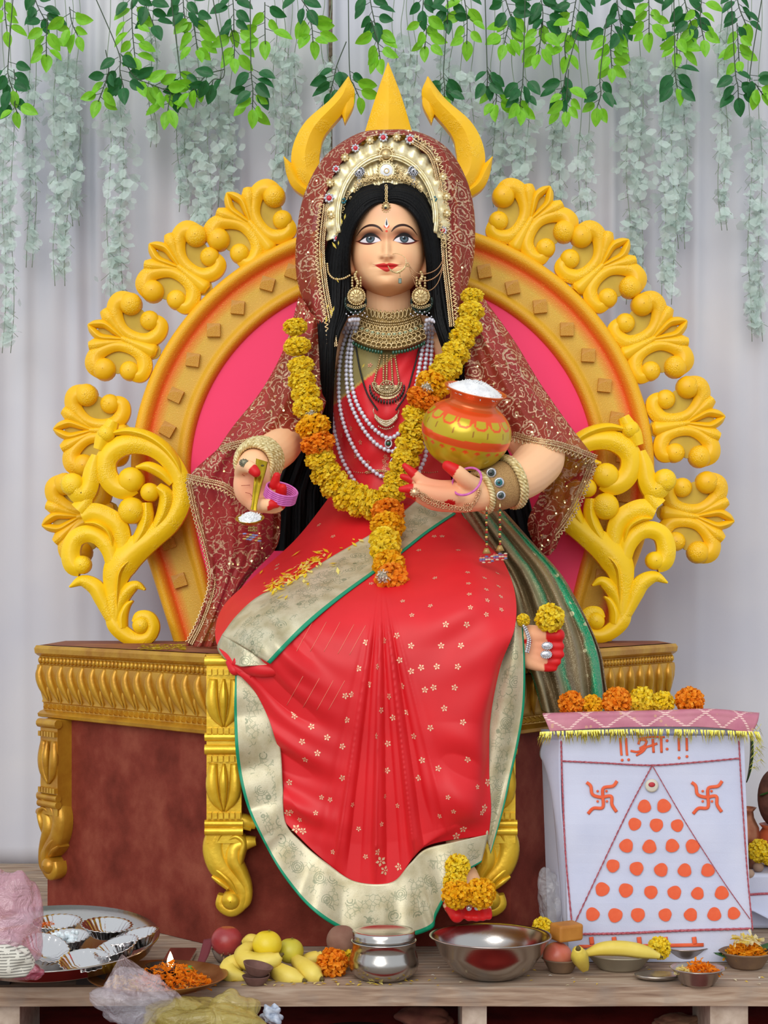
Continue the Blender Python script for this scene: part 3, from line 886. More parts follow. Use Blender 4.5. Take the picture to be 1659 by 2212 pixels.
for s in (-1, 1):
    ex = 836.5 + s * 36.5
    blend(.3 * G(836 + s * 44, 560, 22, 18), '#E8946C')
    blend(.9 * G(ex, 512, 27, 12.5), '#DE7440')
    blend(.75 * G(ex + s * 4, 520, 32, 7), '#B23320')
    blend(1.0 * G(ex + s * 1, 510, 24, 8.5) ** .75, '#2E0E09')
    def eye_y_top(t): return 524.5 - 11.5 * np.clip(1 - t * t, 0, 1) ** .75 - .02 * t
    tt = (XP - ex) / 22.5 * s       # -1 inner corner, +1 outer
    top = 524.6 - 10.0 * np.clip(1 - tt * tt, 0, 1) ** .75 - 1.6 * tt
    bot = 524.6 + 5.2 * np.clip(1 - tt * tt, 0, 1) ** .8 - 1.6 * tt
    ine = np.clip((YS - top) / 1.0, 0, 1) * np.clip((bot - YS) / 1.0, 0, 1) * (np.abs(tt) < 1)
    blend(curve_mask([(ex - s * 17, 527.5), (ex, 530.5), (ex + s * 17, 527), (ex + s * 31, 519.5)], lambda t: .8 + 2.0 * math.sin(PI * min(t * 1.1, 1))), '#5E120E')
    ltop = top - 8.5 * np.clip(1 - (tt * .9) ** 2, 0, 1) ** .8
    lid = np.clip((YS - ltop) / 2.2, 0, 1) * np.clip((top + 1 - YS) / 1.0, 0, 1) * (np.abs(tt) < 1.05)
    blend(lid * .97, '#0C0706')
    blend(ine, '#E9DFE3')
    ir = np.hypot(XP - ex + s * .3, (YS - 519.8))
    blend(ine * np.clip((10.2 - ir) / 1, 0, 1), '#161B22')
    blend(ine * np.clip((8.4 - ir) / 1.6, 0, 1) * np.clip((YS - 513) / 9, 0, 1), '#54656F')
    blend(ine * np.clip((3.6 - ir) / .8, 0, 1), '#0A0B0D')
    blend(ine * np.clip((1.6 - np.hypot(XP - ex + 2.2, YS - 517)) / .7, 0, 1), '#E8F0F4')  # eye highlight painted into the iris colour
    blend(curve_mask([(ex - s * 24, 525.8), (ex - s * 16, 517), (ex - s * 4, 512.6), (ex + s * 10, 514.2), (ex + s * 22, 520.2), (ex + s * 29, 520.2)], lambda t: .5 + 1.7 * math.sin(PI * t)), '#1A0D0B')
    blend(curve_mask([(836 + s * 9.5, 506.5), (836 + s * 17, 498), (836 + s * 28, 492.6), (836 + s * 41, 491.6), (836 + s * 54, 496.4), (836 + s * 65, 507.5)], lambda t: .9 + 2.4 * math.sin(PI * min(1, t * 1.0)) * (1 - .35 * t)), '#38201A')
    blend(.75 * G(835 + s * 9.5, 564.5, 4.5, 2.2), '#A85A34')
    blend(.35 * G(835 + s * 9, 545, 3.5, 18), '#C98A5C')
# lips
t_ = (XP - 835.5) / 28.5
lt = 577.3 - 3.6 * np.clip(1 - np.abs(t_) ** 1.6, 0, 1) + 2.2 * np.exp(-((XP - 835) / 3.5) ** 2) * 1.0
lb = 577.4 + 16.4 * np.clip(1 - np.abs(t_) ** 1.5, 0, 1) ** 1.35
lips = np.clip((YS - lt) / .9, 0, 1) * np.clip((lb - YS) / .9, 0, 1) * (np.abs(t_) < 1) * (cz > 0)
blend(lips, '#CE3230'); blend(lips * .5 * G(838, 589, 8, 3), '#EC5A50')
blend(curve_mask([(806, 576), (820, 580), (835, 582), (851, 580), (866, 576)], .5, .8), '#8E1C1A')
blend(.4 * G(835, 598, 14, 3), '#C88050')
# forehead mark
blend(np.clip((3.0 - np.hypot(XP - 835, YS - 506.5)) / .7, 0, 1) * (cz > 0), '#E0452A')
cr = np.hypot(XP - 835, YS - 494.5)
blend(np.clip((6.6 - cr) / .7, 0, 1) * (YS > 493) * (cz > 0), '#E4633A')
tear = np.clip((np.interp(YS, [476, 486, 494, 500], [.2, 3.0, 4.6, 0]) - np.abs(XP - 835)) / .6, 0, 1) * (YS > 476) * (YS < 499.5) * (cz > 0)
blend(tear, '#F2EDEA')
tear = np.clip((np.interp(YS, [478, 487, 492, 495], [.2, 1.8, 2.2, 0]) - np.abs(XP - 835)) / .5, 0, 1) * (YS > 478) * (YS < 495) * (cz > 0)
blend(tear, '#2A2A33')
SKIN = vcol('painted_skin', .45, 0, .28, sss=.06)
bmb = MB()
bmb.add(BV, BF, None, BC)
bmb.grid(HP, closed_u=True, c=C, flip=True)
# ears
for s in (-1, 1):
    bmb.tube([up(838 + s * 76, 545, 4.50), up(838 + s * 82, 565, 4.49), up(838 + s * 77, 590, 4.47)], [9 * PX, 11 * PX, 7 * PX], 10, 9, c=np.array(lin('#E3A274')[:3]))
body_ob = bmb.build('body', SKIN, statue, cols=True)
# palm creases
pc = MB()
for a_, c_ in (((523, 1025), (528, 1028)), ((521, 1049), (540, 1048)), ((530, 1064), (540, 1066)), ((541, 1067), (546, 1074)), ((543, 1079), (549, 1078))):
    pc.tube([up(*a_, 4.094), up((a_[0] + c_[0]) / 2, (a_[1] + c_[1]) / 2, 4.090), up(*c_, 4.094)], .0007, 5)
pc.build('palm_lines', M('palm_line', '#A8492E', .7), statue, flag='stuff')

# ------------------------------------------------------------------ hair
def m_hair():
    t = NT('black_hair')
    co = t.coord()
    mp = t.n('ShaderNodeMapping'); t.set(mp.inputs[0], co); mp.inputs['Scale'].default_value = (1, 1, .12)
    n_ = t.noise(420, 3, mp.outputs[0])
    t.base(t.ramp(n_, [(.3, lin('#020203')), (.7, lin('#0A0A0C'))]), .5, 0, .16)
    t.bump(n_, .7, .002)
    return t.m
HAIR = m_hair()
hr = MB()
R_ = np.random.RandomState(5)
for s in (-1, 1):
    if s < 0:
        inn = [(837, 440, 4.400), (818, 438, 4.395), (796, 450, 4.395), (774, 476, 4.40), (759, 512, 4.42), (752, 560, 4.44), (754, 610, 4.46), (752, 670, 4.45), (730, 730, 4.43), (722, 820, 4.45), (718, 980, 4.55)]
        out = [(833, 396, 4.46), (800, 398, 4.45), (765, 412, 4.46), (740, 445, 4.48), (720, 495, 4.50), (704, 550, 4.50), (694, 620, 4.49), (690, 680, 4.47), (692, 730, 4.45), (694, 820, 4.46), (690, 980, 4.56)]
    else:
        inn = [(834, 440, 4.400), (855, 437, 4.395), (882, 449, 4.395), (905, 478, 4.40), (918, 520, 4.42), (926, 570, 4.44), (926, 620, 4.46), (932, 680, 4.45), (950, 730, 4.44), (972, 800, 4.46), (985, 950, 4.56)]
        out = [(837, 396, 4.46), (870, 396, 4.45), (905, 408, 4.46), (930, 440, 4.48), (950, 490, 4.50), (962, 550, 4.50), (974, 620, 4.49), (985, 690, 4.47), (992, 740, 4.46), (1012, 800, 4.47), (1030, 950, 4.57)]
    I = np.array(inn); O = np.array(out)
    n_st = 30
    for k in range(n_st):
        f_ = (k + .5) / n_st
        Pk = I * (1 - f_) + O * f_
        Pk[:, 2] -= .022 * math.sin(PI * f_) + R_.uniform(0, .006)
        wv = 3.0 * np.sin(np.arange(len(Pk)) * 1.1 + f_ * 9 + R_.uniform(0, 1)) * np.clip(np.arange(len(Pk)) / 6 - .5, 0, 1)
        Pk[:, 0] += wv
        rr = np.interp(np.arange(len(Pk)), [0, 2, 5, 9, 10], [3.5, 5.5, 6.5, 4.5, 2.5]) * R_.uniform(.8, 1.15)
        hr.tube([up(*p) for p in Pk], [r * PX for r in rr], 6, 42)
hair_ob = hr.build('hair', HAIR, statue)
# scalp cap and long back hair
hb = MB()
hb.ball(up(838, 478, 4.54), 1, (90 * PX, .118, 92 * PX), 32, 18)
hb.ball(up(836, 415, 4.44), 1, (26 * PX, .035, 20 * PX), 16, 10)
n_, m_ = 160, 40
X_, V_ = np.meshgrid(np.linspace(-1, 1, n_), np.linspace(0, 1, m_), indexing='ij')
lx_ = np.interp(V_, [0, .2, .45, .6, .8, 1], [760, 715, 690, 640, 592, 588]); rx_ = np.interp(V_, [0, .2, .45, .6, .8, 1], [918, 985, 1040, 1080, 1140, 1172])
px_ = lx_ + (rx_ - lx_) * (X_ + 1) / 2
py_ = 560 + 630 * V_
dd_ = 4.70 - .03 * np.cos(X_ * PI / 2) + .008 * np.sin(X_ * 60 + 3 * V_ * PI) + .004 * np.sin(X_ * 173 + 5 * V_)
dd_ = dd_ - .10 * np.clip(np.abs(X_) - .55, 0, 1) * V_
hb.grid(np.stack([(px_ - CX) * dd_ / F, dd_ + CAMY, CAMZ - (py_ - HY) * dd_ / F], -1), flip=True)
hb.build('back_hair', HAIR, statue)

# ------------------------------------------------------------------ sari
REDSILK = NT('red_silk')
REDSILK.base(REDSILK.ramp(REDSILK.noise(7, 3), [(.3, lin('#CF141F')), (.7, lin('#DE1E27'))]), .48, 0, .4)
REDSILK.p.inputs['Sheen Weight'].default_value = .25
REDSILK.p.inputs['Sheen Tint'].default_value = lin('#FF6A60')
REDSILK.bump(REDSILK.noise(900, 2), .15, .0006)
REDSILK = REDSILK.m
def m_brocade(name, base, dark, edge=True, green='#12906A'):
    """woven gold border: uv.y across (edge at 1), uv.x along in decimetres"""
    t = NT(name)
    uv = t.n('ShaderNodeSeparateXYZ'); t.set(uv.inputs[0], t.coord('UV'))
    u_, v_ = uv.outputs[0], uv.outputs[1]
    weave = t.noise(500, 2)
    c = t.ramp(t.noise(22, 4), [(.3, lin(dark)), (.62, lin(base))])
    # paisley and flower rosettes: concentric rings round cell centres
    cell = t.n('ShaderNodeTexVoronoi', i_Scale=26.0, i_Randomness=.75); t.set(cell.inputs['Vector'], t.coord())
    ring = t.math('LESS_THAN', t.math('FRACT', t.math('MULTIPLY', cell.outputs['Distance'], 9.0)), .36)
    near = t.math('LESS_THAN', cell.outputs['Distance'], .40)
    vine = t.math('LESS_THAN', t.voro(95, feature='DISTANCE_TO_EDGE'), .07)
    nz = t.noise(30, 3)
    msk = t.math('MULTIPLY', t.math('MULTIPLY', ring, near), t.math('GREATER_THAN', nz, .42))
    msk2 = t.math('MULTIPLY', vine, t.math('GREATER_THAN', nz, .5))
    band = t.math('MULTIPLY', t.math('GREATER_THAN', v_, .18), t.math('LESS_THAN', v_, .74))
    pm = t.math('MULTIPLY', t.math('MAXIMUM', msk, t.math('MULTIPLY', msk2, .7)), band)
    c = t.mix(t.math('MULTIPLY', pm, .55), c, lin('#4F6B50'))
    c = t.mix(t.math('MULTIPLY', t.math('SUBTRACT', weave, .4), .4, clamp=True), c, lin('#5C5238'))
    metal = .55
    if edge:
        e = t.math('GREATER_THAN', v_, .93)
        c = t.mix(e, c, lin(green))
        metal = t.math('MULTIPLY', t.math('SUBTRACT', 1.0, e), .32)
    t.base(c, .42, metal, .4)
    t.bump(t.math('ADD', weave, pm), .25, .0008)
    return t.m
BROC = m_brocade('gold_brocade_border', '#D6CEB0', '#B6AB86')
def smoothn(Z, k=2):
    for _ in range(k):
        Z = (Z + np.roll(Z, 1, 0) + np.roll(Z, -1, 0) + np.roll(Z, 1, 1) + np.roll(Z, -1, 1)) / 5
    return Z
# bodice / pallu over the chest
ch = [[(728, 700, 4.60), (765, 694, 4.54), (805, 692, 4.51), (838, 692, 4.50), (872, 692, 4.51), (908, 694, 4.54), (950, 700, 4.60)],
      [(704, 780, 4.64), (742, 780, 4.52), (788, 780, 4.45), (838, 780, 4.44), (888, 780, 4.45), (934, 780, 4.52), (985, 780, 4.64)],
      [(700, 870, 4.64), (735, 870, 4.50), (785, 870, 4.41), (838, 870, 4.415), (890, 870, 4.41), (940, 870, 4.50), (985, 870, 4.64)],
      [(712, 960, 4.64), (745, 960, 4.51), (790, 960, 4.435), (838, 960, 4.43), (885, 960, 4.435), (930, 960, 4.51), (972, 960, 4.64)],
      [(714, 1040, 4.64), (750, 1040, 4.51), (790, 1040, 4.45), (838, 1040, 4.435), (885, 1040, 4.45), (930, 1040, 4.51), (975, 1040, 4.64)],
      [(700, 1110, 4.62), (745, 1115, 4.49), (790, 1118, 4.42), (838, 1120, 4.40), (890, 1118, 4.41), (945, 1112, 4.47), (1000, 1105, 4.62)]]
Pc = surf(ch, 150, 130)
flatc = Pc.reshape(-1, 3); q = proj(flatc)
fx, fy = q[:, 0], q[:, 1]
pl = np.exp(-((fx - 900) / 60) ** 2) * .004 * np.sin((fx * .8 + fy * .55) * .16) + .003 * np.sin((fx * .5 + fy) * .09) * np.clip((fy - 800) / 100, 0, 1)
flatc = flatc + np.stack([0 * pl, pl, 0 * pl], -1)
Pc = flatc.reshape(Pc.shape)
line = 872 - (fx - 722) * .80            # pallu edge rising to the far shoulder
isred = fy > line
cc = np.where(isred[:, None], np.array(lin('#D8202A')[:3]), np.array(lin('#8F8250')[:3]))
edge_ = np.abs(fy - line) < 3
cc[edge_] = np.array(lin('#B99C4E')[:3])
gr_ = (fx < 722) & (fy > 745) & (fy < 815)
cc[gr_ & ~isred] = np.array(lin('#19A03A')[:3])
cmb = MB(); cmb.grid(Pc, c=cc.reshape(Pc.shape))
solid(cmb.build('bodice', vcol('bodice_cloth', .5, 0, .4, bump=.3, bscale=500), statue, cols=True), .002)
# skirt
sk = [[(722, 1062, 4.56), (770, 1080, 4.45), (820, 1092, 4.40), (880, 1092, 4.40), (940, 1085, 4.44), (1000, 1080, 4.52)],
      [(640, 1165, 4.46), (700, 1172, 4.34), (800, 1180, 4.28), (890, 1180, 4.27), (980, 1160, 4.31), (1048, 1150, 4.44)],
      [(548, 1248, 4.36), (640, 1248, 4.20), (770, 1255, 4.11), (890, 1255, 4.08), (1010, 1222, 4.10), (1088, 1215, 4.30)],
      [(482, 1312, 4.27), (580, 1318, 4.05), (740, 1330, 3.99), (890, 1325, 3.96), (1030, 1290, 3.96), (1112, 1282, 4.05)],
      [(466, 1380, 4.08), (560, 1392, 3.965), (720, 1420, 3.94), (890, 1410, 3.93), (1040, 1380, 3.915), (1112, 1355, 3.935)],
      [(500, 1438, 3.985), (585, 1462, 3.96), (720, 1500, 3.94), (885, 1500, 3.925), (1036, 1480, 3.91), (1080, 1440, 3.94)],
      [(556, 1500, 3.99), (622, 1550, 3.97), (728, 1600, 3.95), (875, 1600, 3.93), (1018, 1580, 3.915), (1058, 1555, 3.97)],
      [(598, 1600, 3.995), (650, 1655, 3.98), (738, 1700, 3.955), (865, 1700, 3.935), (1012, 1690, 3.925), (1056, 1660, 3.97)],
      [(611, 1690, 3.995), (660, 1755, 3.98), (750, 1810, 3.96), (855, 1808, 3.945), (985, 1775, 3.935), (1060, 1745, 3.97)],
      [(614, 1775, 3.99), (690, 1850, 3.98), (768, 1906, 3.965), (850, 1908, 3.955), (915, 1830, 3.95), (1056, 1803, 3.98)]]
Ps = surf(sk, 300, 300)
fs_ = Ps.reshape(-1, 3); q = proj(fs_); fx, fy = q[:, 0], q[:, 1]
UU, VV = np.meshgrid(np.linspace(0, 1, 300), np.linspace(0, 1, 300), indexing='ij')   # UU down, VV across
# pleats gathered at (820,1265), fanning downwards
angp = np.arctan2(fx - 822, fy - 1215)
win = np.clip((fy - 1270) / 120, 0, 1) * np.exp(-((angp - .02) / .20) ** 4)
plt = win * .017 * (1.2 - 1.9 * np.abs(np.sin(angp * 24 + .4)) ** .7 + .35 * np.sin(angp * 97 + 1)) * np.clip((fy - 1200) / 400, .35, 1.5)
# hanging swags on the left thigh and right shin
sw = np.sqrt((fx - 850) ** 2 * 1.4 + (fy - 1130) ** 2)
wl = np.clip((fy - 1330) / 60, 0, 1) * np.exp(-((fx - 590) / 95) ** 2)
plt = plt + wl * .016 * (np.sin(sw * .05) + .4 * np.sin(sw * .115 + 1)) 
wr = np.clip((fy - 1560) / 80, 0, 1) * np.exp(-((fx - 1000) / 60) ** 2)
plt = plt + wr * .014 * np.sin((fy * .8 - fx * .35) * .05)
wk = np.exp(-((fx - 1000) / 90) ** 2 - ((fy - 1330) / 120) ** 2)
plt = plt + wk * .006 * np.sin((fx * .6 + fy) * .05)
# soft wrinkles on the lap
wt = np.clip((1300 - fy) / 80, 0, 1)
plt = plt + wt * .0035 * np.sin((fy + .6 * fx) * .035) * np.sin(fx * .017 + 1)
plt = np.maximum(plt, -.008) * np.clip((1 - UU.ravel()) / .10, 0, 1)
fs_ = fs_ + np.stack([0 * plt, -plt, 0 * plt], -1)
Ps = fs_.reshape(300, 300, 3)
smb = MB(); smb.grid(Ps)
skirt = solid(smb.build('sari_skirt', REDSILK, statue), .003)
FACES = []
for i in range(299):
    for j in range(299):
        FACES.append((i * 300 + j, (i + 1) * 300 + j, (i + 1) * 300 + j + 1, i * 300 + j + 1))
BVS = BVHTree.FromPolygons(fs_.tolist(), FACES)
FC = [(i * 130 + j, (i + 1) * 130 + j, (i + 1) * 130 + j + 1, i * 130 + j + 1) for i in range(149) for j in range(129)]
BVC = BVHTree.FromPolygons(Pc.reshape(-1, 3).tolist(), FC)
CAMP = Vector((0, CAMY, CAMZ))
def cast(px, py, trees, default=None):
    dr = (A(px, py, 1.0) - CAMP).normalized()
    best = None
    for t_ in trees:
        h, nrm, ix, ds = t_.ray_cast(CAMP, dr)
        if h is not None and (best is None or ds < best[0]):
            if nrm.dot(dr) > 0: nrm = -nrm
            best = (ds, h, nrm)
    if best is None: return (default, None) if default else (None, None)
    return best[1].y - CAMY, best[2]
def strip(inner, outer, name, mat, nu, nv, dfun, wave=None, parent=statue):
    I = crom(np.array(inner, float), nu); O = crom(np.array(outer, float), nu)
    P = np.zeros((nu, nv, 3)); UV = np.zeros((nu, nv, 2))
    D = np.zeros((nu, nv)); Q = np.zeros((nu, nv, 2))
    for i in range(nu):
        for j in range(nv):
            f_ = j / (nv - 1)
            p = I[i, :2] * (1 - f_) + O[i, :2] * f_
            Q[i, j] = p
            D[i, j] = dfun(p[0], p[1], i / (nu - 1), f_, I[i], O[i])
    if wave is not None:
        for i in range(nu):
            for j in range(nv): D[i, j] += wave(i / (nu - 1), j / (nv - 1), Q[i, j])
    P[..., 0] = (Q[..., 0] - CX) * D / F; P[..., 1] = D + CAMY; P[..., 2] = CAMZ - (Q[..., 1] - HY) * D / F
    UV[..., 0] = np.linspace(0, 6, nu)[:, None]; UV[..., 1] = np.linspace(0, 1, nv)[None]
    b = MB(); b.grid(P, uv=UV)
    return solid(b.build(name, mat, parent), .0025), P
# band across the lap, lying on the skirt
_last = [4.2]
def on_skirt(x, y, u_, f_, I, O):
    d_, nn = cast(x, y, [BVS])
    if d_ is None: d_ = _last[0]
    _last[0] = d_
    return d_ - .009
def dsm(fun):
    return fun
inn = [(912, 1070), (868, 1108), (805, 1152), (722, 1200), (640, 1250), (560, 1288), (512, 1330), (480, 1372)]
out = [(985, 1110), (925, 1150), (868, 1195), (806, 1240), (738, 1290), (678, 1340), (628, 1388), (584, 1434)]
I = crom(np.array(inn, float), 90); O = crom(np.array(out, float), 90)
D = np.zeros((90, 26)); Q = np.zeros((90, 26, 2))
for i in range(90):
    for j in range(26):
        f_ = j / 25; p = I[i] * (1 - f_) + O[i] * f_
        Q[i, j] = p
        d_, nn = cast(p[0], p[1], [BVS])
        D[i, j] = d_ if d_ else np.nan
for i in range(90):
    row = D[i]; ok = ~np.isnan(row)
    if ok.any(): D[i] = np.interp(np.arange(26), np.where(ok)[0], row[ok])
    else: D[i] = D[i - 1]
for _ in range(6):
    Dp = np.pad(D, 1, 'edge'); D = np.minimum(D, (Dp[:-2, 1:-1] + Dp[2:, 1:-1] + Dp[1:-1, :-2] + Dp[1:-1, 2:]) / 4)
D -= .008
P = np.stack([(Q[..., 0] - CX) * D / F, D + CAMY, CAMZ - (Q[..., 1] - HY) * D / F], -1)
UV = np.zeros((90, 26, 2)); UV[..., 0] = np.linspace(0, 6, 90)[:, None]; UV[..., 1] = np.linspace(0, 1, 26)[None]
b = MB(); b.grid(P, uv=UV)
solid(b.build('lap_border', BROC, statue), .003)
BVB = BVHTree.FromPolygons(P.reshape(-1, 3).tolist(), [(i * 26 + j, (i + 1) * 26 + j, (i + 1) * 26 + j + 1, i * 26 + j + 1) for i in range(89) for j in range(25)])
# knee end of the band that hangs over the seat edge
strip([(480, 1372), (470, 1400), (488, 1425), (520, 1440)], [(584, 1434), (583, 1434.5), (582, 1435), (580, 1436)], 'lap_border_end', BROC, 14, 14,
      lambda x, y, u_, f_, I, O: 4.05 - .09 * min(1, (x - 465) / 60) - .008 * u_)
# hanging outer borders of the skirt
def hem_d(x, y, u_, f_, I, O): return I[2] * (1 - f_) + O[2] * f_
inn = [(556, 1448, 3.995), (590, 1530, 3.99), (606, 1620, 3.99), (611, 1700, 3.985), (616, 1775, 3.985), (650, 1818, 3.985), (705, 1864, 3.97), (768, 1904, 3.96), (845, 1906, 3.952), (885, 1866, 3.942), (920, 1834, 3.935), (985, 1818, 3.935), (1055, 1802, 3.97)]
out = [(508, 1455, 3.985), (506, 1540, 3.98), (511, 1640, 3.98), (530, 1730, 3.98), (560, 1800, 3.97), (612, 1892, 3.955), (682, 1972, 3.95), (765, 2018, 3.945), (855, 2027, 3.945), (930, 2008, 3.945), (944, 1975, 3.94), (985, 1900, 3.935), (1040, 1862, 3.965)]
strip(inn, out, 'hem_border', BROC, 160, 30, hem_d, lambda u_, v_, p: min(.0, .026 * math.sin(u_ * 34)) * v_ * (1 if u_ > .35 else .6) + .004 * math.sin(u_ * 71 + 1) * v_)
inn = [(1085, 1345, 3.965), (1074, 1440, 3.955), (1058, 1530, 3.97), (1050, 1600, 3.975), (1048, 1680, 3.978), (1052, 1745, 3.98), (1050, 1803, 3.98)]
out = [(1128, 1338, 3.97), (1134, 1430, 3.95), (1133, 1520, 3.975), (1121, 1600, 3.985), (1103, 1680, 3.99), (1087, 1750, 3.985), (1060, 1845, 3.985)]
strip(inn, out, 'side_border', BROC, 80, 20, hem_d, lambda u_, v_, p: .008 * math.sin(v_ * 7 + u_ * 4) * (1 - u_ * .5))
# knot of red cloth where the skirt tucks at the knee
b = MB()
b.tube([up(505, 1428, 3.99), up(530, 1438, 3.985), up(570, 1446, 3.965), up(640, 1450, 3.955)], [.012, .018, .018, .004], 12, 24)
b.tube([up(497, 1440, 3.99), up(520, 1448, 3.985), up(545, 1462, 3.98)], [.008, .013, .01], 10, 12)
b.tube([up(492, 1428, 3.995), up(506, 1448, 3.985), up(515, 1452, 3.985)], [.006, .011, .006], 10, 12)
b.build('tucked_fold', REDSILK, statue)
# woven flower motifs
def motif(mb, px, py, r, rot=0, trees=(BVS,), lift=.0022):
    d_, nn = cast(px, py, trees)
    if d_ is None or nn is None: return
    c = A(px, py, d_) + nn * lift
    r = r * d_ / F
    t1 = nn.cross(Vector((0, 0, 1))).normalized(); t2 = nn.cross(t1)
    for k in range(5):
        a = rot + 2 * PI * k / 5
        cc_ = c + (t1 * math.cos(a) + t2 * math.sin(a)) * r * .62
        vs = [tuple(cc_ + (t1 * math.cos(a + x) * y + t2 * math.sin(a + x) * y)) for x, y in ((0, r * .42), (PI / 2, r * .30), (PI, r * .42), (-PI / 2, r * .30))]
        mb.add(vs, [(0, 1, 2, 3)])
    vs = [tuple(c + (t1 * math.cos(x) + t2 * math.sin(x)) * r * .16) for x in np.linspace(0, 2 * PI, 6, endpoint=False)]
    mb.add(vs, [tuple(range(6))])
MOT = [(1010, 1238), (1012, 1262), (1014, 1285), (1016, 1313), (1046, 1250), (1050, 1275), (1052, 1298), (1050, 1328), (1074, 1240), (1076, 1268), (1081, 1290), (1082, 1318),
       (963, 1349), (1008, 1349), (953, 1395), (996, 1395), (944, 1440), (989, 1440), (937, 1485), (982, 1485), (910, 1442), (918, 1490), (791, 1388), (832, 1384), (858, 1373), (775, 1444), (817, 1440), (864, 1426), (888, 1395),
       (799, 1478), (870, 1482), (842, 1504), (760, 1500), (746, 1503), (888, 1450), (635, 1542), (673, 1570), (707, 1593), (653, 1602), (686, 1627), (636, 1548), (750, 1555), (740, 1612), (849, 1550), (880, 1538), (838, 1606), (895, 1590),
       (822, 1534), (815, 1590), (930, 1572), (960, 1530), (1000, 1560), (912, 1642), (946, 1660), (740, 1680), (695, 1722), (714, 1727), (682, 1756), (830, 1720), (823, 1780), (836, 1664), (905, 1680), (968, 1722), (950, 1762), (980, 1752), (1010, 1640), (1030, 1700), (760, 1738),
       (626, 1690), (630, 1752), (648, 1770), (660, 1640), (700, 1290), (802, 1262), (935, 1140), (955, 1160), (938, 1160), (600, 1222), (598, 1230), (690, 1135), (720, 1160), (585, 1192), (925, 1110), (905, 1190), (990, 1190), (940, 1250), (890, 1330), (930, 1310), (870, 1300),
       (720, 1840), (790, 1850), (860, 1740), (775, 1790)]
b = MB()
for k, (x, y) in enumerate(MOT): motif(b, x, y, 7.5 if 1330 < y < 1700 else 6, k * .7)
for x, y, r in ((622, 1756, 9), (640, 1790, 10), (655, 1795, 8), (985, 1805, 9), (1000, 1790, 9), (1045, 1745, 9), (1052, 1690, 9), (1040, 1755, 7), (822, 1860, 12), (830, 1880, 11), (862, 1872, 9), (815, 1840, 8)): motif(b, x, y, r, x)
b.build('flower_motifs', M('woven_gold_motif', '#E9BE9A', .45, .25), statue, smooth=False, flag='stuff')
b = MB()
for x, y in ((880, 735), (800, 790), (860, 870), (735, 905), (760, 925), (780, 955), (740, 940), (795, 998), (770, 985), (735, 1010), (905, 990), (860, 1000), (810, 830), (900, 820)): motif(b, x, y, 6, x, (BVC,), .003)
for k in range(9):
    motif(b, 832 + 4 * math.sin(k * 2), 985 + k * 5, 5, k, (BVC,), .003)
b.build('bodice_motifs', M('woven_gold_motif_2', '#D88A70', .45, .2), statue, smooth=False, flag='stuff')
# thin woven gold lines
b = MB()
for x, y in ((675, 1345), (705, 1345), (735, 1345), (765, 1350), (790, 1352), (655, 1460), (690, 1465), (720, 1470), (745, 1470)):
    pts = []
    for k in range(8):
        xx, yy = x - k * 5, y + k * 9
        d_, nn = cast(xx, yy, [BVS])
        if d_ and nn is not None: pts.append(tuple(A(xx, yy, d_) + nn * .002))
    if len(pts) > 2: b.tube(pts, .0007, 4)
b.build('woven_lines', M('woven_line', '#F0806A', .5), statue, flag='stuff')

# ------------------------------------------------------------------ green and bronze pallu falling at her side
def m_pallu():
    t = NT('green_bronze_pallu')
    uv = t.n('ShaderNodeSeparateXYZ'); t.set(uv.inputs[0], t.coord('UV'))
    u_, v_ = uv.outputs[0], uv.outputs[1]
    wob = t.math('MULTIPLY', t.math('SUBTRACT', t.noise(9, 3), .5), .16)
    vv = t.math('ADD', v_, wob)
    G_, BZ = lin('#0E8A5C'), lin('#7E6A48')
    c = t.ramp(vv, [(0, lin('#0E7A54')), (.04, BZ), (.10, lin('#A39A78')), (.16, lin('#6A5638')), (.21, lin('#7E6A48')), (.235, BZ), (.33, lin('#5A4A30')), (.40, lin('#A09470')), (.49, lin('#1A7A54')), (.515, lin('#6A5638')), (.64, lin('#8A7856')), (.72, lin('#6A5638')), (.755, lin('#0F9464')), (.85, lin('#0F8A5C')), (.88, lin('#5E4A34')), (1, lin('#7A6048'))])
    cell = t.n('ShaderNodeTexVoronoi', i_Scale=34.0, i_Randomness=.3); t.set(cell.inputs['Vector'], t.coord())
    dots = t.math('MULTIPLY', t.math('LESS_THAN', cell.outputs['Distance'], .2), t.math('MULTIPLY', t.math('GREATER_THAN', v_, .7), t.math('LESS_THAN', v_, .87)))
    c = t.mix(t.math('MULTIPLY', dots, .8), c, lin('#C8C29A'))
    c = t.mix(t.math('MULTIPLY', t.math('GREATER_THAN', t.noise(420, 2), .58), .35), c, lin('#CFC6A0'))
    t.base(c, .42, .3, .4); t.bump(t.noise(500, 2), .3, .001)
    return t.m
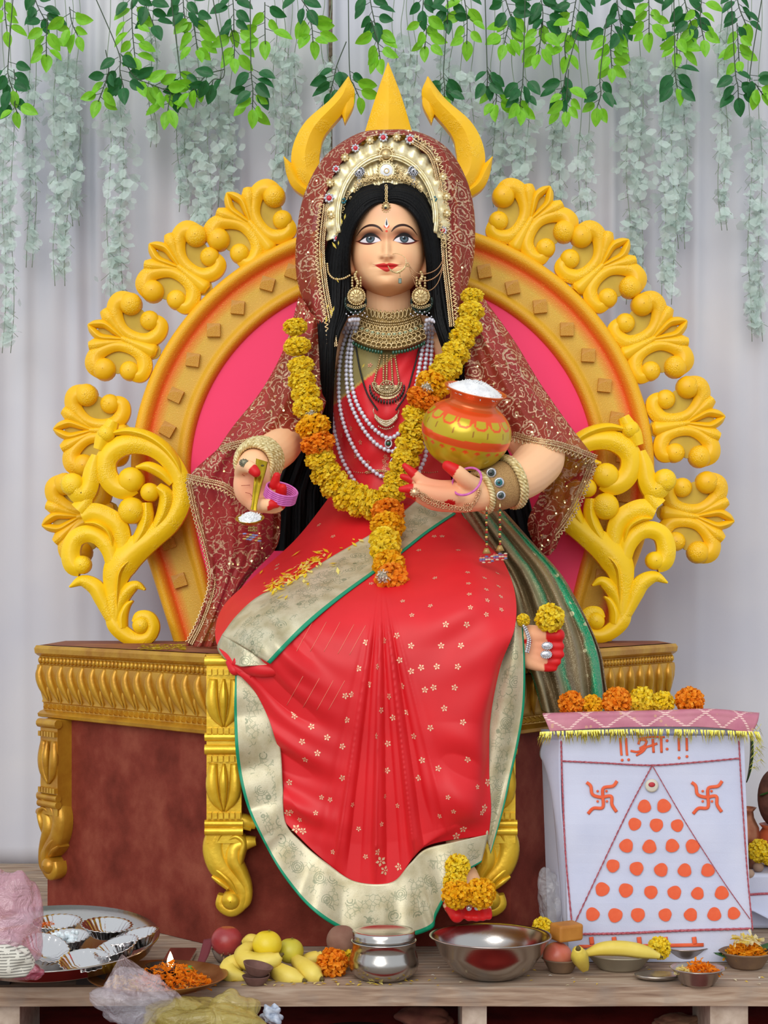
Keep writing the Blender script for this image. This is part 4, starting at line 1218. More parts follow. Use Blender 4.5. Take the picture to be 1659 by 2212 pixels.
pal = [[(985, 1085, 4.46), (1010, 1090, 4.44), (1030, 1095, 4.43), (1055, 1098, 4.44), (1075, 1100, 4.46), (1090, 1105, 4.50)],
       [(1030, 1165, 4.40), (1055, 1160, 4.37), (1080, 1160, 4.37), (1108, 1160, 4.37), (1132, 1165, 4.40), (1150, 1172, 4.46)],
       [(1085, 1240, 4.33), (1110, 1240, 4.30), (1135, 1235, 4.30), (1165, 1230, 4.30), (1195, 1235, 4.33), (1215, 1245, 4.40)],
       [(1108, 1310, 4.27), (1140, 1320, 4.24), (1170, 1315, 4.23), (1205, 1305, 4.24), (1240, 1310, 4.27), (1258, 1320, 4.33)],
       [(1120, 1386, 4.065), (1155, 1392, 4.085), (1190, 1392, 4.13), (1235, 1390, 4.20), (1275, 1395, 4.26), (1295, 1405, 4.32)],
       [(1150, 1460, 4.03), (1180, 1470, 4.05), (1212, 1470, 4.09), (1250, 1468, 4.16), (1290, 1465, 4.22), (1306, 1470, 4.28)],
       [(1172, 1535, 4.05), (1200, 1545, 4.06), (1230, 1548, 4.09), (1262, 1545, 4.16), (1298, 1540, 4.22), (1316, 1535, 4.26)]]
Pp = surf(pal, 120, 120)
Vn = np.linspace(0, 1, 120)[None]; Un = np.linspace(0, 1, 120)[:, None]
fold = .014 * np.sin(Vn * 26 + Un * 3) + .008 * np.sin(Vn * 47 + 1)
Pp[..., 1] += fold * np.clip(Un * 2 + .3, 0, 1)
b = MB(); b.grid(Pp)
solid(b.build('side_pallu', m_pallu(), statue), .003)

# ------------------------------------------------------------------ maroon net veil
def m_veil():
    t = NT('embroidered_maroon_net')
    co = t.coord()
    mp = t.n('ShaderNodeMapping'); t.set(mp.inputs[0], co); mp.inputs['Scale'].default_value = (1, .35, 1)
    v0 = mp.outputs[0]
    wn = t.n('ShaderNodeTexNoise', i_Scale=18.0, i_Detail=2.0); t.set(wn.inputs['Vector'], v0)
    vm = t.n('ShaderNodeVectorMath', operation='MULTIPLY_ADD'); t.set(vm.inputs[0], wn.outputs['Color']); vm.inputs[1].default_value = (.03, .03, .03); t.set(vm.inputs[2], v0)
    vec = vm.outputs[0]
    c1 = t.n('ShaderNodeTexVoronoi', i_Scale=15.0, i_Randomness=.85); t.set(c1.inputs['Vector'], vec)
    dist = c1.outputs['Distance']
    wob = t.math('MULTIPLY', t.math('SUBTRACT', t.noise(110, 2, vec), .5), .22)
    dd = t.math('ADD', dist, wob)
    ring = t.math('LESS_THAN', t.math('ABSOLUTE', t.math('SUBTRACT', t.math('FRACT', t.math('MULTIPLY', dd, 7.0)), .5)), .21)
    near = t.math('LESS_THAN', dist, .42)
    def contour(sc, k, w):
        f = t.math('FRACT', t.math('MULTIPLY', t.noise(sc, 2, vec), k))
        return t.math('LESS_THAN', t.math('ABSOLUTE', t.math('SUBTRACT', f, .5)), w)
    vine = t.math('MULTIPLY', contour(26, 7, .085), t.math('GREATER_THAN', dist, .40))
    sp = t.math('LESS_THAN', t.voro(150, vec), .16)
    pat = t.math('MAXIMUM', t.math('MULTIPLY', ring, near), t.math('MAXIMUM', vine, t.math('MULTIPLY', sp, .5)))
    fray = t.math('GREATER_THAN', t.noise(240, 1, vec), .42)
    pat = t.math('MULTIPLY', pat, t.math('ADD', .35, t.math('MULTIPLY', fray, .65)))
    c = t.mix(pat, t.ramp(t.noise(7, 3), [(.3, lin('#8E2418')), (.7, lin('#A83A28'))]), lin('#CFAC8C'))
    t.base(c, .5, t.math('MULTIPLY', pat, .35), .4)
    t.bump(pat, .35, .001)
    al = t.math('MAXIMUM', .66, pat)
    t.set(t.p.inputs['Alpha'], al)
    return t.m
VEIL = m_veil()
VPARTS = []
def veil(name, ctrl, nu=90, nv=50, rip=.006, fr=(20, 6), ph=0):
    P = surf(ctrl, nu, nv)
    U_, V_ = np.meshgrid(np.linspace(0, 1, nu), np.linspace(0, 1, nv), indexing='ij')
    P[..., 1] += rip * np.sin(V_ * fr[0] + U_ * fr[1] + ph) + rip * .5 * np.sin(V_ * fr[0] * 2.1 + U_ * 3)
    b = MB(); b.grid(P)
    VPARTS.append(P)
    return solid(b.build(name, VEIL, statue), .0012), P
# hood: rows run along the arc, columns from the front edge to the back
hin = [(716, 750, 4.42), (708, 690, 4.43), (694, 610, 4.45), (688, 530, 4.46), (697, 440, 4.455), (732, 358, 4.45), (788, 302, 4.45), (838, 292, 4.45), (892, 296, 4.45), (936, 330, 4.45), (956, 395, 4.455), (963, 475, 4.46), (968, 560, 4.45), (977, 640, 4.43), (984, 705, 4.42)]
hmid = [(700, 745, 4.44), (682, 680, 4.46), (664, 600, 4.48), (660, 520, 4.49), (672, 428, 4.49), (712, 346, 4.49), (776, 293, 4.49), (838, 283, 4.49), (900, 288, 4.49), (955, 322, 4.49), (984, 388, 4.49), (996, 470, 4.49), (1000, 555, 4.48), (997, 625, 4.46), (988, 695, 4.44)]
hout = [(688, 735, 4.50), (660, 665, 4.54), (640, 590, 4.56), (642, 500, 4.57), (660, 415, 4.58), (702, 340, 4.58), (772, 293, 4.58), (838, 284, 4.58), (902, 288, 4.58), (966, 322, 4.58), (1006, 385, 4.58), (1024, 460, 4.57), (1024, 550, 4.56), (1010, 615, 4.54), (990, 688, 4.50)]
hbk = [(700, 740, 4.66), (680, 670, 4.70), (668, 590, 4.72), (672, 500, 4.74), (690, 430, 4.75), (730, 365, 4.75), (790, 325, 4.75), (838, 318, 4.75), (890, 322, 4.75), (945, 355, 4.75), (980, 410, 4.75), (995, 480, 4.74), (995, 560, 4.72), (988, 620, 4.70), (978, 690, 4.66)]
ctrl = [list(r) for r in zip(hin, hmid, hout, hbk)]
b = MB(); b.ball(up(838, 490, 4.66), 1, (158 * PX, .075, 196 * PX), 40, 24)
b.build('hood_lining', M('maroon_lining', '#6E1A16', .7, 0, '#85241E', 14), statue)
hood, HPv = veil('veil_hood', ctrl, 150, 40, .003, (14, 10))
up1 = [[(645, 640, 4.54), (660, 655, 4.48), (676, 680, 4.46), (712, 700, 4.46)],
       [(618, 740, 4.54), (640, 740, 4.46), (668, 750, 4.44), (716, 765, 4.47)],
       [(570, 835, 4.52), (612, 835, 4.42), (655, 840, 4.42), (708, 850, 4.46)],
       [(505, 920, 4.46), (570, 910, 4.36), (630, 905, 4.37), (690, 905, 4.43)],
       [(468, 975, 4.42), (530, 955, 4.32), (600, 948, 4.34), (650, 940, 4.42)]]
sl1, SP1 = veil('veil_over_spoon_arm', up1, 80, 50, .006, (16, 5))
lo1 = [[(480, 960, 4.42), (515, 955, 4.38), (550, 965, 4.42), (585, 990, 4.50)],
       [(405, 1035, 4.46), (470, 1040, 4.40), (545, 1060, 4.46), (602, 1060, 4.55)],
       [(420, 1110, 4.47), (480, 1115, 4.42), (550, 1130, 4.46), (606, 1130, 4.56)],
       [(443, 1190, 4.48), (490, 1195, 4.44), (545, 1200, 4.46), (595, 1185, 4.54)],
       [(452, 1260, 4.48), (480, 1265, 4.44), (510, 1265, 4.42), (540, 1245, 4.46)],
       [(428, 1335, 4.46), (455, 1340, 4.42), (475, 1335, 4.38), (500, 1310, 4.38)],
       [(402, 1395, 4.44), (430, 1397, 4.40), (455, 1397, 4.37), (482, 1392, 4.34)]]
fall1, LP1 = veil('veil_fall_by_spoon_hand', lo1, 110, 60, .010, (19, 4), 1)
up2 = [[(975, 700, 4.46), (1000, 665, 4.46), (1025, 640, 4.48), (1045, 645, 4.55)],
       [(985, 765, 4.46), (1035, 745, 4.43), (1070, 735, 4.44), (1112, 738, 4.55)],
       [(1012, 845, 4.45), (1075, 830, 4.40), (1120, 822, 4.40), (1165, 825, 4.52)],
       [(1062, 910, 4.42), (1125, 905, 4.34), (1175, 900, 4.34), (1225, 912, 4.48)],
       [(1108, 945, 4.36), (1150, 955, 4.28), (1205, 965, 4.29), (1285, 990, 4.46)]]
sl2, SP2 = veil('veil_over_pot_arm', up2, 80, 50, .006, (17, 4), 2)
lo2 = [[(1195, 945, 4.44), (1220, 955, 4.42), (1250, 970, 4.42), (1283, 985, 4.46)],
       [(1190, 1010, 4.48), (1220, 1010, 4.46), (1250, 1020, 4.46), (1284, 1020, 4.48)],
       [(1165, 1070, 4.52), (1195, 1075, 4.50), (1225, 1080, 4.50), (1252, 1070, 4.52)],
       [(1140, 1130, 4.54), (1165, 1140, 4.52), (1195, 1145, 4.52), (1228, 1120, 4.54)],
       [(1158, 1185, 4.56), (1170, 1195, 4.55), (1185, 1200, 4.55), (1200, 1185, 4.56)]]
fall2, LP2 = veil('veil_fall_by_pot_arm', lo2, 70, 40, .007, (15, 5), 3)
# lace trims: zig-zag wire along the edges with two rows of braid
LACE = M('gold_lace', '#C9A070', .35, .6, '#E8D3A6', 200)
def lace(name, pts, step=9, amp=9, d_off=-.006, side=1):
    P = crom(np.array(pts, float), 200)
    L = np.concatenate([[0], np.cumsum(np.hypot(*np.diff(P[:, :2], axis=0).T))])
    n = max(4, int(L[-1] / step * 2))
    S = np.linspace(0, L[-1], n * 4)
    X = np.stack([np.interp(S, L, P[:, k]) for k in range(3)], -1)
    T = np.gradient(X[:, :2], axis=0); T /= np.linalg.norm(T, axis=1)[:, None]
    N = np.stack([-T[:, 1], T[:, 0]], -1) * side
    b = MB()
    zz = amp * np.abs(((S / step) % 1) * 2 - 1)
    Z = X.copy(); Z[:, :2] += N * zz[:, None]
    b.tube([up(x, y, d_ + d_off - .001) for x, y, d_ in Z], 1.5 * PX, 5)
    for off, r in ((-3, 1.6), (-8, 1.2), (-12, 1.4)):
        Y = X.copy(); Y[:, :2] += N * (off + 1.2 * np.sin(S * 1.3))[:, None]
        b.tube([up(x, y, d_ + d_off) for x, y, d_ in Y], r * PX, 5)
    return b.build(name, LACE, statue)
lace('hood_lace', [p for p in hin[0:5]], side=-1)
lace('hood_lace', [p for p in hin[8:15]], side=-1)
lace('sleeve_lace', [(1106, 945, 4.34), (1150, 957, 4.275), (1205, 967, 4.28), (1250, 982, 4.37), (1286, 996, 4.45)], side=1)
lace('fall_lace', [(1286, 998, 4.45), (1262, 1060, 4.49), (1238, 1110, 4.52), (1200, 1160, 4.54), (1168, 1180, 4.55)], side=-1, amp=7)
lace('fall_lace', [(402, 1036, 4.44), (440, 1045, 4.40), (480, 1055, 4.385), (510, 1075, 4.40)], side=1, amp=8)
lace('fall_lace', [(404, 1042, 4.45), (420, 1115, 4.46), (442, 1190, 4.47), (452, 1260, 4.47), (430, 1335, 4.45), (404, 1388, 4.43)], side=1, amp=4)
lace('sleeve_lace', [(480, 975, 4.36), (530, 962, 4.31), (600, 952, 4.33), (648, 944, 4.41)], side=1, amp=3)
# sequins
b = MB()
R_ = np.random.RandomState(11)
for P in VPARTS:
    nu, nv = P.shape[:2]
    for k in range(int(18 if P is HPv else 34)):
        i, j = R_.randint(2, nu - 2), R_.randint(2, (nv - 2) if P is not HPv else 18)
        c = P[i, j] + np.array([0, -.004, 0])
        r = R_.uniform(.0018, .0029)
        ty = R_.uniform(-.5, .5)
        b.add([(c[0] + r * math.cos(a), c[1] + r * ty * math.sin(a), c[2] + r * math.sin(a)) for a in np.linspace(0, 2 * PI, 7)[:6]], [tuple(range(6))])
b.build('sequins', M('gold_sequin', '#F6DE9A', .15, .9), statue, smooth=False, flag='stuff')
# ------------------------------------------------------------------ jewellery worn by the statue
def disc(mb, px, py, d, r, n=14, h=.25, tilt=None, c=None):
    """low domed disc facing the viewer"""
    r *= d / F
    p = A(px, py, d)
    mb.lathe([(r, 0), (r, r * h * .4), (r * .75, r * h * .9), (.0001, r * h)], p, n, R=((1, 0, 0), (0, 0, -1), (0, 1, 0)), c=c)
def ringt(mb, px, py, d, r, t, n=16, ry=None, m=6):
    ry = r if ry is None else ry
    k = d / F
    pts = [A(px + r * math.cos(a), py + ry * math.sin(a), d) for a in np.linspace(0, 2 * PI, n + 1)]
    mb.tube(pts, t * k, m, caps=False)
def bead(mb, px, py, d, r, sc=(1, 1, 1), n=8, m=6): mb.ball(A(px, py, d), r * d / F, sc, n, m)

# crown
ccx, ccy, crx, cry = 836, 470, 136, 173
def crp(a, s, d): return A(ccx + crx * s * math.cos(a), ccy - cry * s * math.sin(a), d)
NA = 420
aa = np.linspace(-.30, PI + .30, NA)
prof = [(.36, 4.425), (.50, 4.435), (.66, 4.452), (.735, 4.446), (.75, 4.440), (.765, 4.437), (.785, 4.437), (.80, 4.440), (.815, 4.447), (.86, 4.450), (.93, 4.456), (1.0, 4.464)]
P = np.zeros((NA, len(prof), 3))
for i, a in enumerate(aa):
    for j, (s_, d_) in enumerate(prof):
        sc = s_
        if s_ > .85:
            rg = abs(math.sin(a * 16)) ** 1.5
            d_ = d_ - .010 * rg * (s_ - .8) / .2
            if s_ == 1.0: sc = .965 + .035 * rg
        elif s_ < .7: d_ = d_ + .0015 * math.sin(a * 40 + s_ * 50)
        P[i, j] = crp(a, sc, d_)
b = MB(); b.grid(P, flip=True)
crown = solid(b.build('crown', PALEGOLD, statue), .004)
b = MB()
for s_ in (.74, .80): b.tube([crp(a, s_, 4.434) for a in np.linspace(-.25, PI + .25, 90)], 2.6 * PX, 6)
b.tube([crp(a, .77, 4.431) for a in np.linspace(-.25, PI + .25, 90)], 3.6 * PX, 6)
b.build('crown_rim', BRIGHTGOLD if False else PALEGOLD, crown)
def flower_disc(par, px, py, d, r, stone, ringm=PALEGOLD, petals=8, nm='crown_rosette'):
    b = MB()
    for k in range(petals):
        a = 2 * PI * k / petals
        bead(b, px + r * .78 * math.cos(a), py + r * .78 * math.sin(a), d, r * .30)
    ringt(b, px, py, d - .001, r * .62, r * .12)
    o = b.build(nm, ringm, par)
    b = MB(); disc(b, px, py, d - .001, r * .52, 14, .55)
    b.build('stone', stone, o)
    return o
for px, py, r_, st in [(828, 297, 10, REDGEM), (886, 301, 11, REDGEM), (768, 320, 9, REDGEM), (726, 365, 8, REDGEM), (711, 428, 11, REDGEM), (957, 498, 9, REDGEM), (728, 515, 9, REDGEM)]:
    flower_disc(crown, px, py, 4.446, r_, st, SILVER)
for px, py in [(799, 303), (857, 296), (914, 314), (713, 395), (716, 464), (745, 340), (944, 345), (957, 382), (965, 424), (966, 460)]:
    flower_disc(crown, px, py, 4.448, 9, PALEGOLD, GOLD)
for px, py, r_ in [(776, 371, 12), (893, 369, 12)]:
    o = flower_disc(crown, px, py, 4.432, r_, SILVER, SILVER, 12)
    b = MB()
    for k in range(12):
        a = 2 * PI * k / 12
        bead(b, px + 8.3 * math.cos(a), py + 8.3 * math.sin(a), 4.429, 1.7)
    bead(b, px, py, 4.425, 2.2); 
    b.build('dark_beads', BLACKBEAD, o, flag='stuff')
    b = MB()
    for s in (-3, 0, 3): b.tube([up(px + s, py + 13, 4.43), up(px + s, py + 30, 4.425)], 1.2 * PX, 5)
    b.build('fringe', SILVER, o)
b = MB(); ringt(b, 835, 369, 4.426, 16, 2.4, 24); 
for k in range(20): bead(b, 835 + 19.5 * math.cos(k * PI / 10), 369 + 19.5 * math.sin(k * PI / 10), 4.428, 2.6)
o = b.build('centre_medallion', PALEGOLD, crown)
b = MB(); disc(b, 835, 369, 4.428, 15, 24, .35); b.build('mirror_stone', M('white_mirror', '#F4F4F6', .08, .3), o)
b = MB(); ringt(b, 835, 369, 4.4215, 5, 1.2, 16); b.build('stone', GOLD, o)
b = MB(); disc(b, 834, 334, 4.433, 11, 18, .6); ringt(b, 834, 334, 4.430, 14, 2, 20)
for k in range(16): bead(b, 834 + 18 * math.cos(k * PI / 8), 334 + 18 * math.sin(k * PI / 8), 4.432, 2.8)
b.build('top_medallion', GOLD, crown)
# filigree rings between the medallions
b = MB(); R_ = np.random.RandomState(3)
for k in range(150):
    a = R_.uniform(.12, PI - .12); s_ = R_.uniform(.44, .66)
    x, y = ccx + crx * s_ * math.cos(a), ccy - cry * s_ * math.sin(a)
    if abs(x - 835) > 95 or y > 430 or (abs(abs(x - 835) - 70) < 25 and y < 385 and abs(x - 835) > 50): continue
    r_ = R_.uniform(2.2, 4.4)
    ringt(b, x, y, 4.432, r_, 1.1, 9, m=4); bead(b, x, y, 4.431, r_ * .4, n=6, m=4)
for k in range(34):
    t_ = k / 33
    ringt(b, 768 + 136 * t_, 402 - 20 * math.sin(PI * t_) ** .6 + 3 * math.sin(k * 2.5), 4.424, 3.6, 1.2, 9, m=4)
for k in range(11): ringt(b, 925 + 35 * (k / 10) ** .6, 420 + k * 11, 4.44, 4.2, 1.4, 10, m=5)
for k in range(9): ringt(b, 752 - 22 * (k / 8) ** .6, 418 + k * 11, 4.44, 4.2, 1.4, 10, m=5)
b.build('filigree', GOLD, crown, flag='stuff')
for px, py in [(938, 430), (742, 434)]:
    b = MB()
    for k in range(6): bead(b, px + 4.5 * math.cos(k), py + 4.5 * math.sin(k), 4.432, 2.6)
    b.build('teal_cluster', M('teal_bead', '#1E6A78', .2, 0, spec=.7), crown)
# forehead pendant on chain
b = MB()
for k in range(9): ringt(b, 834 + (k % 2), 402 + k * 4.4, 4.385, 2.4, 1.1, 8, 3.2, m=4)
tik = b.build('forehead_chain', GOLD, statue)
b = MB()
disc(b, 834, 447, 4.383, 7, 14, .6); 
for k in range(12): bead(b, 834 + 8.5 * math.cos(k * PI / 6), 448 + 11 * math.sin(k * PI / 6), 4.385, 2.2)
bead(b, 834, 436, 4.383, 3); b.build('pendant', GOLD, tik)
b = MB(); disc(b, 833, 449, 4.377, 3, 8, .6); b.build('dark_stone', BLACKBEAD, tik)

# ear ornaments
for s, cx in ((-1, 770), (1, 909)):
    b = MB()
    for k in range(26):
        a = 2 * PI * k / 26
        bead(b, cx + 18 * math.cos(a), 640 + 18 * math.sin(a), 4.402, 2.6, n=6, m=5)
    for k in range(12):
        a = 2 * PI * k / 12
        b.tube([up(cx + 5 * math.cos(a), 640 + 5 * math.sin(a), 4.40), up(cx + 15 * math.cos(a), 640 + 15 * math.sin(a), 4.40)], [1.0 * PX, 2.2 * PX], 5)
    disc(b, cx, 640, 4.404, 17, 20, .15); disc(b, cx, 640, 4.40, 4, 10, .5)
    for k in range(8): bead(b, cx + s * 3 * math.sin(k), 588 + k * 5, 4.41, 4.5 - abs(k - 3) * .4, n=7, m=5)
    for q in (-9, 9): 
        for k in range(4): bead(b, cx + q, 600 + k * 6, 4.412, 3, n=6, m=5)
    for k in range(9): ringt(b, cx - 18 + k * 4.5, 661 + 4 * math.cos((k - 4) * .5), 4.404, 2.4, .8, 7, m=4)
    er = b.build('earring', GOLD, statue)
    b = MB()
    for k in range(22):
        a = -.3 + (PI + .6) * k / 21
        for q in range(2): bead(b, cx + 22 * math.cos(a) + s * 2, 652 + (16 + 8 * q) * math.sin(a), 4.416, 3.2, n=6, m=5)
    b.build('bead_tassel', M('dark_green_bead', '#0A2A20', .2, 0, spec=.7), er, flag='stuff')
    b = MB()
    for k in range(10): bead(b, cx - 22 + k * 5, 678 - 5 * math.sin(k / 9 * PI) + 6 * (k % 2), 4.41, 1.8, n=6, m=4)
    b.build('tiny_pearls', PEARL, er, flag='stuff')
# ear chains
CH = M('rose_gold_chain', '#C79A72', .3, .8)
def chn(name, pts, r=1.5, step=4.2, parent=statue, mat=GOLD):
    P = crom(np.array(pts, float), 120)
    L = np.concatenate([[0], np.cumsum(np.hypot(*np.diff(P[:, :2], axis=0).T))])
    n = max(3, int(L[-1] / step))
    b = MB()
    for k in range(n + 1):
        x, y, d_ = [np.interp(L[-1] * k / n, L, P[:, q]) for q in range(3)]
        bead(b, x, y, d_, r, (1.2, 1, 1.2), 6, 5)
    b.tube([up(*p) for p in P[::4]], r * .5 * PX, 4)
    return b.build(name, mat, parent)
chn('ear_chain', [(707, 570, 4.40), (710, 590, 4.39), (722, 602, 4.385), (740, 602, 4.385), (755, 595, 4.40)], 2.0, 4.5)
# nose ring with side chains
b = MB()
b.tube([up(847, 549, 4.372), up(858, 548, 4.365), up(872, 554, 4.36), (A(877, 566, 4.355)), up(872, 580, 4.352), up(858, 588, 4.352), up(845, 585, 4.355), up(838, 574, 4.36)], [.5 * PX, .6 * PX, .7 * PX, 1 * PX, 1.6 * PX, 2 * PX, 1.6 * PX, .7 * PX], 6, 48)
for k in range(12):
    t_ = k / 11; bead(b, 874 - 32 * t_, 580 + 10 * math.sin(PI * t_), 4.350, 1.6, n=6, m=4)
for k in range(6): bead(b, 880 + 3.6 * math.cos(k), 572 + 3.6 * math.sin(k), 4.352, 1.8, n=6, m=4)
b.tube([up(864, 590, 4.352), up(864, 598, 4.352)], .8 * PX, 5)
nr = b.build('nose_ring', GOLD, statue)
b = MB(); b.box(tuple(A(860.5, 612, 4.353)), tuple(np.array(A(867.5, 601, 4.353)) + np.array([0, .004, 0]))); bevel(b.build('green_drop', GREENGEM, nr, smooth=False), .001)
chn('nose_chain', [(884, 574, 4.352), (896, 587, 4.36), (915, 592, 4.37), (940, 584, 4.38), (955, 565, 4.39), (958, 540, 4.40)], 1.1, 3.2, nr, CH)
chn('nose_chain', [(884, 576, 4.352), (894, 598, 4.36), (912, 607, 4.37), (935, 602, 4.38), (952, 585, 4.39), (959, 555, 4.40)], 1.3, 3.4, nr, CH)
chn('nose_chain', [(884, 577, 4.352), (892, 600, 4.36), (900, 618, 4.37), (925, 628, 4.375), (945, 612, 4.385), (958, 575, 4.395)], 1.0, 3.2, nr, CH)

# choker
def chk(u_, v_):
    """u -1..1 across, v 0..1 downwards"""
    hwv = 62 + 26 * v_ ** .8
    x = 840 + hwv * u_ * (1 - .06 * abs(u_))
    y = 676 + 84 * v_ - (16 + 8 * v_) * abs(u_) ** 2.0
    d_ = 4.455 - .045 * v_ + .085 * abs(u_) ** 2.2
    return x, y, d_
P = np.zeros((40, 16, 3))
for i in range(40):
    for j in range(16):
        x, y, d_ = chk(-1 + 2 * i / 39, j / 15 * .95); P[i, j] = tuple(A(x, y, d_ + .006))
b = MB(); b.grid(P, flip=True)
choker = solid(b.build('choker_necklace', M('choker_backing', '#8A6E3C', .45, .5, '#A98C54', 200, .4, 500), statue), .003)
b = MB()
for k in range(15):
    u_ = -1 + 2 * k / 14
    x, y, d_ = chk(u_ * .97, .07)
    if k == 7: 
        for q in range(10): bead(b, x + 8 * math.cos(q * .628), y + 8 * math.sin(q * .628), d_ - .004, 2)
        ringt(b, x, y, d_ - .004, 5, 1.2)
        continue
    ringt(b, x, y, d_ - .002, 3.4, 1.5, 10, 8, m=5); bead(b, x, y - 10, d_, 1.8, n=6, m=4); bead(b, x + 4, y + 10, d_, 2.0, n=6, m=4)
for v_, n_, r_ in ((.24, 34, 2.3), (.31, 36, 2.2), (.36, 30, 2.0), (.47, 30, 2.0), (.62, 30, 2.2), (.78, 30, 2.4), (.9, 28, 2.3)):
    for k in range(n_):
        x, y, d_ = chk(-.97 + 1.94 * k / (n_ - 1), v_); bead(b, x, y, d_ - .002, r_, n=6, m=5)
for v_, n_, rx_, ry_ in ((.42, 19, 3.0, 5), (.55, 13, 6.2, 4.2), (.70, 17, 5.2, 4.6), (.84, 15, 5.6, 5)):
    for k in range(n_):
        x, y, d_ = chk(-.93 + 1.86 * k / (n_ - 1), v_); ringt(b, x, y, d_ - .003, rx_, 1.4, 10, ry_, m=5)
b.build('filigree_rows', GOLD, choker, flag='stuff')
b = MB()
for k in range(13):
    x, y, d_ = chk(-.93 + 1.86 * k / 12, .55); disc(b, x, y, d_ - .002, 3.8, 9, .5)
b.build('pale_stones', M('pale_green_stone', '#9FA886', .15, .2), choker, flag='stuff')
b = MB()
for k in range(26):
    x, y, d_ = chk(-.92 + 1.84 * k / 25, 1.0)
    if abs(x - 838) < 9: continue
    bead(b, x, y + 2, d_ - .004, 4.0, (.8, .8, 1.2), 7, 6)
b.build('green_drops', GREENGEM, choker, flag='stuff')
def dch(x, y, off=.010):
    d_, nn = cast(x, y, [BVC, BVS], 4.45)
    return d_ - off
# five bead strings with fan pendant
b = MB()
for k, (x0, x1) in enumerate(((822, 808), (829, 828), (836, 835), (845, 848), (853, 862))):
    for j in range(13):
        t_ = j / 12; x = x0 + (x1 - x0) * t_; y = 768 + 58 * t_
        bead(b, x, y, dch(x, y), 2.6, (1, 1, 1.1), 6, 5)
pen = b.build('fan_pendant', M('pendant_gold', '#D8C090', .3, .7, '#A88850', 250), statue)
b = MB()
for k in range(24):
    a = PI * k / 23
    bead(b, 836 + 31 * math.cos(a), 834 + 26 * math.sin(a) - 6, dch(836, 840), 3.0, n=6, m=5)
for k in range(20):
    a = PI * k / 19
    bead(b, 836 + 25 * math.cos(a), 832 + 21 * math.sin(a) - 4, dch(836, 840) - .001, 2.4, n=6, m=5)
for k in range(14):
    a = 2 * PI * k / 14
    b.tube([up(836 + 5 * math.cos(a), 838 + 5 * math.sin(a), dch(836, 838)), up(836 + 14 * math.cos(a), 838 + 14 * math.sin(a), dch(836, 838))], [.8 * PX, 2 * PX], 5)
ringt(b, 836, 838, dch(836, 838), 16, 1.3, 20); disc(b, 836, 838, dch(836, 838), 4, 10, .5)
P = [(836 + 33 * math.cos(a), 832 + 30 * math.sin(a)) for a in np.linspace(0, PI, 20)]
d0 = dch(836, 840) + .004
b.add([tuple(A(x, y, d0)) for x, y in P], [tuple(range(20))[::-1]])
b.build('fan_plate', M('pendant_silver_gold', '#D6C6A4', .28, .7, '#9C8250', 260), pen, flag=None)
b = MB()
for k in range(19):
    a = PI * k / 18
    x, y = 836 + 37 * math.cos(a), 836 + 33 * math.sin(a)
    bead(b, x, y, dch(x, y), 3.2, (.7, .7, 1.7), 6, 5)
b.build('black_drops', BLACKBEAD, pen, flag='stuff')
b = MB()
for k in range(13):
    a = PI * k / 12
    bead(b, 836 + 31 * math.cos(a), 836 + 28 * math.sin(a), dch(836, 850) - .002, 1.9, n=6, m=4)
b.build('red_beads', M('red_bead', '#8A2A22', .25), pen, flag='stuff')
# black bead thread with crescent pendant
def strand(name, pts, r, step, mat, off=.011, n=8, m=6, parent=statue):
    P = crom(np.array(pts, float), 160)
    L = np.concatenate([[0], np.cumsum(np.hypot(*np.diff(P, axis=0).T))])
    k_ = int(L[-1] / step)
    D = []
    XY = []
    for k in range(k_ + 1):
        x, y = np.interp(L[-1] * k / k_, L, P[:, 0]), np.interp(L[-1] * k / k_, L, P[:, 1])
        XY.append((x, y)); D.append(dch(x, y, off))
    D = np.array(D)
    for _ in range(3):
        Dp = np.pad(D, 1, 'edge'); D = np.minimum(D, (Dp[:-2] + Dp[2:]) / 2)
    b = MB()
    for (x, y), d_ in zip(XY, D): bead(b, x, y, d_, r, (1, 1, 1), n, m)
    return b.build(name, mat, parent, flag='stuff')
strand('black_bead_thread', [(768, 745), (778, 800), (793, 850), (815, 885)], 2.2, 3.0, BLACKBEAD, .009)
strand('black_bead_thread', [(908, 745), (893, 800), (878, 850), (856, 885)], 2.2, 3.0, BLACKBEAD, .009)
b = MB()
d0 = dch(834, 905)
for k in range(22):
    t_ = -1 + 2 * k / 21
    for q in range(3): bead(b, 834 + 23 * t_, 897 + 13 * (1 - t_ * t_) + 5 * q * (1 - abs(t_) * .5), d0 - .001 * q, 3.0, n=6, m=5)
for k in range(9): bead(b, 834 - 16 + 4 * k, 921 + 6 * (1 - ((k - 4) / 4) ** 2), d0, 2, n=6, m=4)
b.tube([up(811, 900, d0), up(806, 888, d0), up(808, 880, d0)], 1.2 * PX, 5); b.tube([up(857, 900, d0), up(862, 888, d0), up(860, 880, d0)], 1.2 * PX, 5)
b.build('crescent_pendant', M('crescent_silver', '#E2D8C4', .25, .6, '#B89E76', 260), statue)
